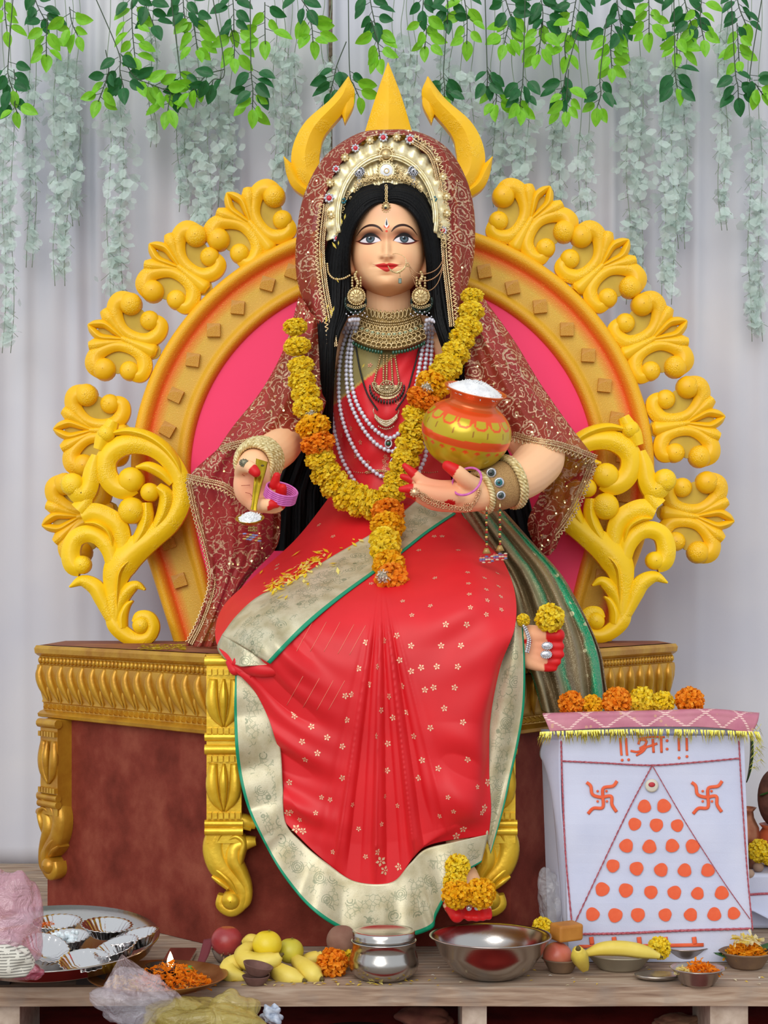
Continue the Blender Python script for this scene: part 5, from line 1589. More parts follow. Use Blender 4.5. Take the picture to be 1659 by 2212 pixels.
# pearl ropes
PS = [[(756, 692), (730, 750), (718, 830), (718, 900), (735, 980), (757, 1025), (770, 1045)], [(762, 690), (738, 760), (732, 850), (744, 920), (775, 985), (812, 1022), (840, 1036)],
      [(768, 690), (750, 770), (752, 850), (775, 910), (808, 955), (845, 975), (862, 962)], [(774, 690), (758, 770), (764, 850), (790, 905), (822, 938), (848, 945), (875, 915), (895, 850), (908, 780), (922, 692)],
      [(928, 690), (922, 760), (912, 830), (895, 900), (870, 960)], [(934, 692), (932, 760), (926, 840), (915, 930), (920, 980), (905, 1020)], [(940, 695), (946, 750), (950, 830), (945, 900)]]
for p_ in PS: strand('pearl_rope', p_, 5.0, 9.4, PEARL, .014, 10, 8)
for x, y, rx_ in ((839, 958, 7), (852, 1000, 9)):
    b = MB(); d0 = dch(x, y, .016); ringt(b, x, y, d0, rx_, 1.8, 16, rx_ * 1.25)
    o = b.build('emerald_pendant', SILVER, statue)
    b = MB(); disc(b, x, y, d0 + .001, rx_ * .75, 12, .5); b.build('stone', GREENGEM, o)
b = MB()
for k in range(40):
    x = 765 + k * 4.6; y = 1019 + 2 * math.sin(k * .4)
    if 790 < x < 862: ringt(b, x, y, dch(x, y, .008), 3.0, 1.0, 8, 2.2, m=4)
    else: bead(b, x, y, dch(x, y, .007), 1.5, n=5, m=4)
b.build('waist_chain', GOLD, statue, flag='stuff')

# bangles on the pot-side wrist: rope, beige band with eye stones, rope
w0, w1 = np.array(up(1034, 1065, 4.16)), np.array(up(1102, 1042, 4.20))
ax = (w1 - w0) / np.linalg.norm(w1 - w0)
q_ = Vector(ax).to_track_quat('Z', 'Y').to_matrix()
e1, e2 = np.array(q_.col[0]), np.array(q_.col[1])
def wr(t, a, r): return w0 + (w1 - w0) * t + r * (math.cos(a) * e1 + math.sin(a) * e2)
def rope(mb, t, r, th, turns=13, n=170, strands=3):
    for s in range(strands):
        pts = []
        for k in range(n + 1):
            a = 2 * PI * k / n; ph = turns * a / 1 + 2 * PI * s / strands
            pts.append(wr(t + th * .8 * math.sin(ph) / np.linalg.norm(w1 - w0), a, r + th * .8 * math.cos(ph)))
        mb.tube(pts, th * .78, 6, caps=False)
IVG = M('ivory_gold_rope', '#EADBA8', .4, .2, '#BFA566', 120)
for t, r in ((.08, .0475), (.95, .059)):
    b = MB(); rope(b, t, r, .0052)
    if t > .5: rope(b, t + .09, r + .002, .0045)
    b.build('rope_bangle', IVG, statue)
b = MB()
P = np.zeros((48, 10, 3))
for i in range(48):
    for j in range(10):
        t = .16 + .70 * j / 9; P[i, j] = wr(t, 2 * PI * i / 48, .0475 + .010 * (t) + .0025 * math.sin(PI * j / 9))
b.grid(P, closed_u=True)
tn = NT('woven_beige'); tn.base(tn.mix(tn.math('LESS_THAN', tn.voro(420), .3), lin('#B08A56'), lin('#8A6638')), .8); tn.bump(tn.voro(420), .6, .002)
cuff = solid(b.build('woven_cuff', tn.m, statue), .003)
for a_px, a_py, sz, cl in ((1061, 1021, 11, '#2E3A36'), (1078, 1042, 11, '#1F6A70'), (1082, 1070, 10, '#33413E')):
    # nearest point of the cuff facing the viewer
    best = None
    for i in range(48):
        for j in range(10):
            pt = P[i, j]; d_ = pt[1] - CAMY
            x = pt[0] * F / d_ + CX; y = HY - (pt[2] - CAMZ) * F / d_
            sc_ = d_ + (10 if math.hypot(x - a_px, y - a_py) > 12 else 0)
            if best is None or sc_ < best[0]: best = (sc_, d_)
    b = MB(); disc(b, a_px, a_py, best[1] - .003, sz, 16, .25); o = b.build('eye_stone', SILVER, cuff)
    b = MB(); disc(b, a_px, a_py, best[1] - .0055, sz * .7, 14, .25); b.build('iris', M('stone_' + cl[1:], cl, .2), o)
    b = MB(); disc(b, a_px, a_py, best[1] - .0075, sz * .28, 10, .3); b.build('pupil', BLACKBEAD, o)
# hanging tassels
TC = ['#7A1A1A', '#1F4A2A', '#C0A050', '#9A2020', '#2A5A34', '#D0B060']
for x, y0 in ((1051, 1098), (1080, 1092)):
    b = MB(); d0 = 4.12
    for k in range(16):
        y = y0 + 5 + k * 5.2
        c = lin(TC[k % 6])[:3]
        b.ball(A(x + .4 * math.sin(k), y, d0), (2.6 if k < 9 else 4.2 - .1 * k) * PX, (1, 1, 1), 8, 6, c=np.array(c))
    b.tube([up(x, y0 - 4, d0), up(x, y0 + 6, d0)], [1.2 * PX, 2.6 * PX], 6, c=np.array(lin('#D8C890')[:3]))
    b.tube([up(x, y0 + 86, d0), up(x, y0 + 98, d0)], [4 * PX, 9 * PX], 8, c=np.array(lin('#A8874A')[:3]))
    for q in range(5):
        cx_ = x - 12 + q * 6
        for j in range(4):
            c = lin(['#C03030', '#D8A080', '#6A7AB0', '#B05A80', '#D8D0B0'][(q + j) % 5])[:3]
            b.ball(A(cx_, y0 + 104 + j * 3.4 + (q % 2) * 3, d0), 3.0 * PX, (1.4, 1, .6), 8, 5, c=np.array(c))
    b.build('bead_tassel', vcol('tassel_beads', .35, .15), statue, cols=True)
b = MB(); d0 = 4.16
for q in range(6):
    for j in range(3):
        c = lin(['#8A93C8', '#C04A40', '#C8B46A', '#7A84B8'][(q + j) % 4])[:3]
        b.ball(A(529 + q * 6.2, 1153 + j * 5.5 + q * .9, d0), 3.2 * PX, (1.6, 1, .6), 8, 5, c=np.array(c))
for k in range(10): b.ball(A(538 + (k % 5) * 4, 1140 + (k // 5) * 6, d0), 2.4 * PX, c=np.array(lin('#9A8040')[:3]), n=6, m=5)
b.tube([up(545, 1138, d0), up(548, 1110, 4.15)], .8 * PX, 5, c=np.array(lin('#9A8040')[:3]))
b.build('bead_tassel', vcol('tassel_beads_2', .35, .15), statue, cols=True)
# hand chain
b = MB()
for p_, n_ in (([(898, 1062, 4.035), (915, 1078, 4.045), (945, 1092, 4.065), (985, 1098, 4.085), (1015, 1095, 4.10), (1030, 1075, 4.10), (1036, 1058, 4.105)], 40), ([(898, 1062, 4.036), (920, 1070, 4.05), (950, 1086, 4.066), (1000, 1100, 4.085)], 26)):
    Q = crom(np.array(p_, float), n_)
    for k, (x, y, d_) in enumerate(Q):
        ringt(b, x, y + (k % 2), d_, 3.4, 1.2, 8, m=4)
        if k % 3 == 0: bead(b, x, y + 4, d_, 2.2, n=6, m=4)
disc(b, 896, 1064, 4.035, 9, 14, .5)
for k in range(10): bead(b, 896 + 9 * math.cos(k * .63), 1064 + 9 * math.sin(k * .63), 4.035, 2.6, n=6, m=5)
for k in range(12): bead(b, 1010 + 9 * math.cos(k * .52), 1096 + 8 * math.sin(k * .52), 4.085, 2.6, n=6, m=4)
b.build('hand_chain', M('copper_gold_chain', '#C08A62', .3, .7, '#E0B890', 240), statue)
# spoon-hand wrist: three rope bangles seen end-on, and a thumb ring
b = MB()
w0, w1 = np.array(up(549, 1001, 4.165)), np.array(up(566, 992, 4.24))
ax = (w1 - w0) / np.linalg.norm(w1 - w0)
q_ = Vector(ax).to_track_quat('Z', 'Y').to_matrix(); e1, e2 = np.array(q_.col[0]), np.array(q_.col[1])
for t, r in ((0, .044), (.15, .0475), (.35, .050), (.6, .0515), (.85, .052)):
    rope(b, t, r, .0048)
b.build('rope_bangle', IVG, statue)
b = MB(); disc(b, 527, 1000, 4.055, 8, 12, .4)
for k in range(11): bead(b, 527 + 8.5 * math.cos(k * .57), 1000 + 7 * math.sin(k * .57), 4.055, 2.6, n=6, m=5)
b.build('thumb_ring', M('ring_grey', '#8F8A70', .4, .5, '#5A584A', 300), statue)
# toe rings and anklet
for x, y, r in ((1182, 1395, 11), (1180, 1414, 11.5)):
    b = MB(); b.ball(A(x, y, 3.942), r * 3.94 / F, (1.05, .25, .72), 16, 10)
    for k in range(16): bead(b, x + r * math.cos(k * .3927), y + r * .7 * math.sin(k * .3927), 3.941, 1.8, n=6, m=4)
    b.build('toe_ring', SILVER, statue)
for x, y in ((1013, 1962), (1030, 1961)):
    b = MB(); disc(b, x, y, 3.875, 6, 12, .4); b.build('toe_ring', SILVER, statue)
b = MB()
for k in range(13):
    t_ = k / 12; x, y = 1134 + 5 * math.sin(PI * t_ * .9) - 6 * abs(t_ - .5), 1352 + 55 * t_
    bead(b, x + 4 * t_, y, 3.95, 3.6, n=7, m=5); bead(b, x + 5 + 4 * t_, y + 2, 3.95, 2.4, n=6, m=4)
b.build('anklet', SILVER, statue, flag='stuff')
# ------------------------------------------------------------------ marigolds
def marigold_mesh(name, c1, c2, seed, npet=400, tight=.66):
    R = np.random.RandomState(seed)
    b = MB(); c1 = np.array(lin(c1)[:3]); c2 = np.array(lin(c2)[:3])
    for k in range(npet):
        z = 1 - 2 * (k + .5) / npet * .93
        a = k * 2.39996 + R.uniform(-.2, .2)
        rr = math.sqrt(max(0, 1 - z * z))
        dr = np.array([rr * math.cos(a), rr * math.sin(a), z])
        dr = dr + R.normal(0, .07, 3); dr /= np.linalg.norm(dr)
        t1 = np.cross(dr, (R.normal(0, 1, 3))); t1 /= np.linalg.norm(t1); t2 = np.cross(dr, t1)
        L = R.uniform(.88, 1.06); wd = R.uniform(.13, .2) * tight
        bend = R.uniform(-.12, .12)
        rows = []
        for q, (h, wq, of_) in enumerate(((.62, .5, 0), (.93, .95, .06), (1.0, 1.15, .26))):
            off = of_ * (1 + bend * 3)
            mid = dr * h * L + t2 * off
            ruf = R.uniform(-.05, .05, 3) * (q > 0)
            rows.append([mid - t1 * wd * wq + dr * ruf[0], mid + dr * (.04 * (q == 2) + ruf[1] * .5) + t2 * .05, mid + t1 * wd * wq + dr * ruf[2]])
        col = c1 + (c2 - c1) * R.uniform(0, 1)
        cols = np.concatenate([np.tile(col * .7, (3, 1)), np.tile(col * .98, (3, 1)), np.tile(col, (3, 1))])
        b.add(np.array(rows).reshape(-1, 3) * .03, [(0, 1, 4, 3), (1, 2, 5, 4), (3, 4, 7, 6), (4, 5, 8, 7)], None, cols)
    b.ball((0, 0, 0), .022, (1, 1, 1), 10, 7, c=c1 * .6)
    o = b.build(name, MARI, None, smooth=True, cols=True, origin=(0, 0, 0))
    me = o.data; bpy.data.objects.remove(o)
    return me
MARI = vcol('marigold_petals', .6, 0, .3)
def _translucent(m, f):
    t_ = m.node_tree; N_ = t_.nodes; tl = N_.new('ShaderNodeBsdfTranslucent'); mx = N_.new('ShaderNodeMixShader'); mx.inputs[0].default_value = f
    vc = [n_ for n_ in N_ if n_.bl_idname == 'ShaderNodeVertexColor'][0]
    t_.links.new(vc.outputs[0], tl.inputs[0]); t_.links.new(N_['Principled BSDF'].outputs[0], mx.inputs[1]); t_.links.new(tl.outputs[0], mx.inputs[2]); t_.links.new(mx.outputs[0], N_['Material Output'].inputs[0])
_translucent(MARI, .4)
YEL = [marigold_mesh('marigold_yellow', '#FFDC08', '#FFEE54', s) for s in (1, 2, 3)]
ORA = [marigold_mesh('marigold_orange', '#FA900C', '#FFB030', s) for s in (4, 5, 6)]
YOR = [marigold_mesh('marigold_amber', '#FEBC08', '#FFD42C', s) for s in (7, 8)]
WHI = [marigold_mesh('white_flower', '#E8E0C8', '#F6F2E4', 9, 60)]

# garland round her neck
gar = thing('flower_garland', 'long garland of yellow and orange marigolds hanging from her shoulders to her lap', 'garland', A(838, 1240, 4.0))
GL = [(638, 706, 4.40, 'y', 24), (642, 748, 4.39, 'y', 27), (650, 790, 4.39, 'y', 26), (652, 822, 4.38, 'y', 27), (660, 850, 4.37, 'y', 28), (664, 880, 4.36, 'y', 30), (676, 922, 4.345, 'o', 34), (686, 958, 4.34, 'o', 34),
      (692, 992, 4.345, 'y', 30), (703, 1022, 4.35, 'y', 31), (722, 1046, 4.36, 'y', 31), (748, 1070, 4.36, 'y', 33), (776, 1082, 4.355, 'y', 33), (804, 1090, 4.35, 'y', 31), (828, 1092, 4.335, 'y', 28)]
GR = [(1020, 640, 4.43, 'y', 22), (1018, 672, 4.42, 'y', 26), (1012, 705, 4.41, 'y', 27), (998, 732, 4.40, 'y', 26), (985, 762, 4.39, 'y', 28), (968, 790, 4.375, 'y', 30), (955, 808, 4.37, 'y', 28), (934, 832, 4.35, 'o', 34), (914, 864, 4.335, 'o', 34),
      (900, 898, 4.345, 'y', 29), (894, 930, 4.345, 'y', 29), (885, 962, 4.345, 'y', 29), (876, 990, 4.345, 'y', 28), (868, 1012, 4.345, 'y', 26), (858, 1038, 4.345, 'y', 27), (848, 1064, 4.345, 'y', 27)]
GT = [(838, 1106, 4.30, 'o', 32), (837, 1136, 4.27, 'o', 33), (832, 1168, 4.235, 'y', 31), (833, 1190, 4.20, 'y', 30), (840, 1220, 4.15, 'o', 32), (846, 1250, 4.09, 'o', 33)]
cnt = 0
for seq in (GL, GR, GT):
    for k, (x, y, d_, c, r) in enumerate(seq):
        a = seq[max(0, k - 1)]; z = seq[min(len(seq) - 1, k + 1)]
        axis = A(z[0], z[1], z[2]) - A(a[0], a[1], a[2])
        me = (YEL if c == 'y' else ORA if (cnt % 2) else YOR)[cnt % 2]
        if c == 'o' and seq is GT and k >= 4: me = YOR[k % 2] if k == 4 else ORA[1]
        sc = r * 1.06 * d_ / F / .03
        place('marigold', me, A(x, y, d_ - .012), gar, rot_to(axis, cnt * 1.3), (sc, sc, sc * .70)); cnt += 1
for x, y, d_, r in ((672, 896, 4.33, 14), (922, 838, 4.31, 14), (828, 1245, 4.055, 16)):
    place('white_flower', WHI[0], A(x, y, d_), gar, rot_to((0.1, -1, .5)), r * d_ / F / .03)

def loose_flower(px, py, d, r, me, label, axis=(0, -.6, .8), group=None):
    o = place('marigold', me, A(px, py, d), None, rot_to(axis, px), r * d / F / .03)
    return tag(o, label, 'flower', group)
loose_flower(1188, 1335, 3.945, 30, YEL[0], 'round yellow marigold on the big toe of the raised foot', (0, -1, .2))
loose_flower(1130, 1340, 3.96, 14, YEL[1], 'small torn yellow marigold at the ankle of the raised foot', (-.5, -1, .2))
loose_flower(988, 1872, 3.885, 26, YEL[2], 'topmost yellow marigold on the lower foot')
loose_flower(983, 1905, 3.875, 25, YEL[1], 'yellow marigold between topmost marigold and amber one on the lower foot')
loose_flower(987, 1932, 3.85, 31, YOR[0], 'amber marigold over the big toe of the lower foot')
loose_flower(1038, 1930, 3.86, 32, YOR[1], 'amber marigold over the small toes of the lower foot')

# ------------------------------------------------------------------ painted pot of rice
pax = Vector((.20, -.30, .93)).normalized()
pr = .1075
pctr = A(1007, 934, 4.165)
PR = rot_to(pax).to_matrix()
prof = [(.02, -.80), (.30, -.79), (.55, -.70), (.75, -.55), (.90, -.33), (.985, -.10), (1.0, .06), (.96, .25), (.86, .41), (.72, .54), (.58, .62), (.53, .66), (.52, .72), (.55, .80), (.61, .88), (.685, .955), (.69, .975), (.66, .975), (.58, .90), (.52, .80), (.02, .78)]
prof = crom(np.array(prof), 150)
n = 220
ang = np.linspace(0, 2 * PI, n, endpoint=False)
Pk = np.zeros((n, 150, 3)); Ck = np.zeros((n, 150, 3))
gold = np.array(lin('#C6AC22')[:3]); ora = np.array(lin('#EE5A24')[:3]); oc = np.array(lin('#D8662E')[:3])
for i, a in enumerate(ang):
    for j, (r_, z_) in enumerate(prof):
        Pk[i, j] = (r_ * math.cos(a) * pr, r_ * math.sin(a) * pr, z_ * pr)
        c = gold
        if z_ > .60 or r_ < .01: c = oc
        elif z_ > .47: c = ora
        else:
            cell = ((a * 15 / (2 * PI)) % 1) * 2 - 1
            edge = .47 - .20 * math.sqrt(max(0, 1 - cell * cell))
            if z_ > edge and not (z_ > edge + .055 and abs(cell) < .62): c = ora
            if -.14 < z_ < .03 + .02 * math.sin(a * 3): c = ora
            cd = ((a * 22 / (2 * PI)) % 1) - .5
            if abs(cd) * 3.2 + abs(z_ + .22) * 22 < 1: c = ora
            ln = ((a * 15 / (2 * PI) + .5) % 1) - .5
            if .14 < z_ < .25 and (abs(ln) < .02 or abs(abs(ln) - .09) < .018): c = np.array(lin('#9A5A20')[:3])
        Ck[i, j] = c
Pk = Pk @ np.array(PR).T + np.array(tuple(pctr))
b = MB(); b.grid(Pk, closed_u=True, c=Ck)
pot = thing('kalash_pot', 'round gold pot painted with orange petals and heaped with white rice', 'pot', tuple(pctr))
b.build('pot_body', vcol('pot_paint', .24, .35, .5), pot, cols=True)
b = MB(); R_ = np.random.RandomState(4)
def heap(mb, R, nheap, base, radius, hgt, gl, gr, ctr):
    prof_ = [(radius, 0), (radius * .8, hgt * .45), (radius * .45, hgt * .85), (.0005, hgt)]
    mb.lathe([(r_, z_ + base) for r_, z_ in prof_], ctr, 24, R=R)
    for k in range(nheap):
        a = R_.uniform(0, 2 * PI); q = math.sqrt(R_.uniform(0, 1))
        z_ = base + hgt * (1 - q ** 1.6) + .001
        p = np.array(R) @ np.array([radius * q * math.cos(a), radius * q * math.sin(a), z_]) + np.array(tuple(ctr))
        v = R_.normal(0, 1, 3); v[2] *= .4; v /= np.linalg.norm(v)
        v = np.array(R) @ v
        mb.tube([p - v * gl, p, p + v * gl], [gr * .3, gr, gr * .3], 5)
heap(b, np.array(PR), 460, .90 * pr, .63 * pr, .26 * pr, .0048, .0018, pctr)
b.build('rice_heap', RICE, pot, flag='stuff')

# ------------------------------------------------------------------ spoon with rice
sp = thing('brass_spoon', 'brass spoon of white rice held upright against the open palm', 'spoon', A(541, 1122, 4.03))
b = MB()
BR = M('brass', '#B79A1E', .25, .75, '#9A7F14', 40)
L_ = [(566, 994, 4.085), (562, 1020, 4.07), (556, 1050, 4.055), (551, 1080, 4.04), (548, 1102, 4.03)]
P = np.zeros((30, 9, 3))
Lc = crom(np.array(L_, float), 30); wv = np.interp(np.linspace(0, 1, 30), [0, .15, .5, .85, 1], [13, 12, 8.5, 6, 7])
for i in range(30):
    for j, (o_, e_) in enumerate(((-1, 0), (-.8, -.003), (-.4, -.0015), (0, -.0005), (.4, -.0015), (.8, -.003), (1, 0), (.6, .0025), (-.6, .0025))):
        x, y, d_ = Lc[i]
        P[i, j] = tuple(A(x + wv[i] * o_, y + wv[i] * o_ * .3, d_ + e_))
b.grid(np.concatenate([P, P[:, :1]], 1))
b.add(P[0], [tuple(range(9))]); b.build('handle', BR, sp)
b = MB()
sR = rot_to((-.05, -.45, .9)).to_matrix()
b.lathe([(.0005, -.016), (.012, -.014), (.022, -.008), (.029, 0), (.0305, .001), (.0285, .0015), (.02, -.005), (.0005, -.012)], A(540, 1120, 4.025), 32, R=np.array(sR) @ np.diag([1.12, .9, 1]))
b.build('bowl', BR, sp)
b = MB(); heap(b, np.array(sR), 90, 0, .026, .012, .0045, .0018, A(540, 1120, 4.025)); b.build('rice', RICE, sp, flag='stuff')
b = MB(); b.ball(A(567, 1006, 4.077), .0035, (1.2, .4, .8)); b.build('hang_hole', M('dark_hole', '#4A3A0A', .6), sp)

# pink bangles
def bangle(ctr, nrm, R, t, label, group=None, mat=None):
    q = np.array(rot_to(nrm).to_matrix())
    b = MB()
    pts = [np.array(tuple(ctr)) + q @ np.array([R * math.cos(a), R * math.sin(a), 0]) for a in np.linspace(0, 2 * PI, 49)]
    b.tube(pts, t, 7, caps=False)
    # fine cross ribs
    for k in range(60):
        a = 2 * PI * k / 60
        c = np.array(tuple(ctr)) + q @ np.array([(R + t * .7) * math.cos(a), (R + t * .7) * math.sin(a), 0])
        b.ball(c, t * .5, n=5, m=4)
    return tag(b.build('bangle', mat), label, 'bangle', group)
PINK = M('pink_lac', '#C45AA8', .35, 0, '#D872BC', 120)
nrm = Vector((.28, -.42, .86)).normalized()
for k in range(6):
    c = A(606, 1068, 4.075) + nrm * (.0135 - k * .0046)
    lab = ['topmost', 'second', 'third', 'fourth', 'fifth', 'lowest'][k] + ' pink bangle, counted from the top, on the spoon hand\'s fingertips'
    bangle(c, nrm, .0365, .0024, lab, 'pink bangles on the spoon hand', PINK)
bangle(A(1008, 1040, 4.085), Vector((-.45, -.75, .48)).normalized(), .037, .0028, 'pink bangle looped round the thumb under the rice pot', None, PINK)

# ------------------------------------------------------------------ offerings on the platform
def S(px, py, z=TOPZ):
    d_ = F * (CAMZ - z) / (py - HY)
    p = A(px, py, d_); p.z = z
    return p
# steel pot with lid
c = S(829, 2113); sp_ = thing('steel_pot', 'small round steel pot with a ridged lid beside the marigold', 'pot', c)
b = MB(); b.lathe([(.001, .0015), (.050, .0015), (.060, .006), (.072, .018), (.0755, .032), (.073, .047), (.069, .060), (.0685, .078), (.071, .0795), (.0705, .082), (.068, .0825), (.066, .078), (.066, .02), (.001, .012)], c, 56); b.build('pot', STEEL, sp_)
b = MB(); b.lathe([(.0665, .083), (.068, .088), (.0665, .090), (.068, .094), (.0665, .096), (.0675, .101), (.064, .1035), (.056, .1025), (.050, .100), (.001, .100)], c, 56); b.build('lid', STEEL, sp_)
# mixing bowl
c = S(1060, 2110); mb_ = MB()
mb_.lathe([(.001, .001), (.052, .001), (.066, .006), (.092, .026), (.112, .055), (.122, .082), (.131, .0875), (.1325, .0895), (.130, .0905), (.1205, .086), (.110, .057), (.090, .029), (.064, .010), (.001, .006)], c, 72)
tag(mb_.build('mixing_bowl', STEEL), 'wide empty stainless steel mixing bowl with rolled rim', 'bowl')
# brass plate with petals and lamp
c = S(341, 2131); bp = thing('brass_plate', 'brass plate of orange marigold petals around a burning oil lamp', 'plate', c)
b = MB(); b.lathe([(.001, .001), (.10, .001), (.125, .010), (.146, .023), (.1475, .025), (.144, .025), (.122, .013), (.098, .005), (.001, .004)], c, 64)
b.build('plate', M('dull_brass', '#8A5A2A', .35, .7, '#A8784A', 20), bp)
def petals(mb, n, ctr, rx, ry, hz, size, c1, c2, R, flat=.5):
    c1 = np.array(lin(c1)[:3]); c2 = np.array(lin(c2)[:3])
    for k in range(n):
        a = R.uniform(0, 2 * PI); q = math.sqrt(R.uniform(0, 1))
        p = np.array(tuple(ctr)) + np.array([rx * q * math.cos(a), ry * q * math.sin(a), hz * (1 - q * q) * R.uniform(.3, 1) + .002])
        t1 = R.normal(0, 1, 3); t1[2] *= flat; t1 /= np.linalg.norm(t1)
        t2 = np.cross(t1, R.normal(0, 1, 3)); t2 /= np.linalg.norm(t2); nn = np.cross(t1, t2)
        l = size * R.uniform(.6, 1.3); w_ = l * R.uniform(.22, .42)
        V = [p - t1 * l, p - t2 * w_ * .6 + nn * l * .1, p + t2 * w_ * .6 + nn * l * .1, p + t1 * l - t2 * w_, p + t1 * l * 1.1 + nn * l * .25, p + t1 * l + t2 * w_]
        mb.add(V, [(0, 1, 2), (1, 3, 4), (1, 4, 2), (2, 4, 5)], None, c1 + (c2 - c1) * R.uniform(0, 1))
PET = vcol('loose_petals', .6, 0, .3)
_translucent(PET, .4)
R_ = np.random.RandomState(21)
b = MB()
petals(b, 620, c + Vector((.03, -.015, .004)), .085, .075, .05, .008, '#EC7E04', '#FA9E1C', R_)
petals(b, 90, c + Vector((-.06, -.03, .006)), .05, .05, .025, .009, '#D8A80A', '#F4D040', R_)
petals(b, 60, c + Vector((.01, 0, .006)), .11, .10, .012, .008, '#E8D8A0', '#F6D020', R_)
b.build('petal_heap', PET, bp, cols=True, flag='stuff')
b = MB(); lc = c + Vector((.005, .045, .006))
b.lathe([(.001, 0), (.024, 0), (.034, .016), (.037, .03), (.034, .03), (.030, .018), (.001, .014)], lc, 32); lamp = b.build('oil_lamp', M('dark_lamp', '#2A2220', .4, .3), bp)
fp = A(368, 2084, lc.y + 4 - .012)
b = MB(); b.lathe([(.0005, -.010), (.004, -.004), (.0072, .004), (.0066, .012), (.0035, .021), (.0004, .028)], fp, 16)
t = NT('flame'); t.base((1, .8, .45, 1), .5); t.p.inputs['Emission Color'].default_value = (1, .72, .38, 1); t.p.inputs['Emission Strength'].default_value = 9
b.build('flame', t.m, lamp)
b = MB(); b.tube([tuple(fp + Vector((0, 0, -.025))), tuple(fp + Vector((0, 0, -.004)))], .0015, 6); b.build('wick', M('wick', '#1A120E', .9), lamp)
b = MB(); b.ball(A(410, 2093, lc.y + 4 - .04), .009, (1, 1, .8)); b.build('green_bud', M('green_bud', '#4E9A3A', .5), bp)

# big steel plate with foil cups
tc = A(112, 2030, 3.81); tn_ = Vector((0, -.11, .99)).normalized(); tR = np.array(rot_to(tn_).to_matrix())
tl = thing('steel_plate', 'large shallow steel plate crowded with silver foil cups', 'plate', tc)
b = MB(); b.lathe([(.001, -.028), (.195, -.028), (.215, -.020), (.228, .004), (.232, .006), (.229, .008), (.211, -.016), (.192, -.024), (.001, -.024)], tc, 96, R=tR); b.build('plate', STEEL, tl)
DBR = M('dark_brick', '#2E2422', .9)
for dx, lb in ((-.1, 'dark block under the steel plate on the pink bag side'), (.1, 'dark block under the steel plate on the lamp side')):
    b = MB(); b.box((tc.x + dx - .03, tc.y - .10, TOPZ + .0005), (tc.x + dx + .03, tc.y + .1, tc.z - .044)); tag(b.build('support_block', DBR, None, smooth=False), lb, 'block')
FM = None
def foil_cup_mesh():
    b = MB()
    wob = lambda a, v: 1 + .06 * math.sin(a * 24) * (.2 + v if v < .55 else 1.2 - v)
    b.lathe([(.001, 0), (.030, 0), (.034, .003), (.048, .022), (.054, .025), (.0545, .0262), (.053, .0265), (.047, .0235), (.0325, .0045), (.001, .0015)], (0, 0, 0), 104, wob=wob)
    o = b.build('foil_cup', FOIL, None, origin=(0, 0, 0)); me = o.data; bpy.data.objects.remove(o); return me
FM = foil_cup_mesh()
pal_ = {0: 'empty silver foil cup with orange powder, at the back of the steel plate', 1: 'silver foil cup by the throne side of the steel plate', 2: 'silver foil cup of white sugar lumps in the steel plate', 3: 'silver foil cup overhanging the plate rim nearest the throne corner', 4: 'tilted silver foil cup beside the pink bag', 5: 'silver foil cup between sugar cup and plate rim', 6: 'silver foil cup at the front rim of the steel plate'}
ez = np.array(tR)
cups = []
for k, (px, py, hw_, tilt, sp2) in enumerate([(123, 1990, 53, (0, 0), 1), (231, 1997, 55, (.05, 0), 0), (143, 2021, 52, (0, 0), 1), (287, 2020, 56, (-.25, .05), 0), (99, 2046, 54, (.35, -.25), 0), (250, 2043, 50, (-.30, -.1), 0), (183, 2074, 56, (0, -.15), 1)]):
    # intersect the pixel ray with the plate plane lifted by the cup height
    ray = A(px, py, 1) - CAMP
    o_ = tc + tn_ * (.004 + (.0 if sp2 else .016))
    tt_ = (o_ - CAMP).dot(tn_) / ray.dot(tn_)
    rim = CAMP + ray * tt_
    nn = (tn_ + Vector((tilt[0], tilt[1], 0))).normalized()
    base = rim - nn * .026
    s_ = hw_ / 1.0 * (rim.y + 4) / F / .0545
    th_ = place('foil_cup', FM, base, None, rot_to(nn, k), (s_, s_, 1.0))
    tag(th_, pal_[k], 'foil cup', 'silver foil cups in the steel plate')
    cups.append((base, nn, th_))
b = MB(); R_ = np.random.RandomState(8)
for k in range(40):
    q = R_.uniform(-1, 1, 2) * .026
    b.ball(cups[2][0] + Vector((q[0], q[1] - .006, .012 + R_.uniform(0, .018))), R_.uniform(.004, .009), R_.uniform(.6, 1.2, 3), 6, 5)
tag(b.build('sugar_lumps', M('sugar', '#E4EEF2', .35, 0, sss=.1), None, flag='stuff', smooth=False), 'white sugar lumps heaped in a foil cup', 'sugar')
b = MB(); b.lathe([(.031, .0), (.042, .012), (.046, .02)], cups[0][0] + Vector((-.004, 0, .004)), 24); 
b = MB(); petals(b, 60, cups[0][0] + Vector((-.022, .004, .014)), .016, .014, .008, .004, '#E8702A', '#F08838', R_)
tag(b.build('orange_powder', PET, None, cols=True, flag='stuff'), 'orange powder clinging inside a foil cup', 'powder')

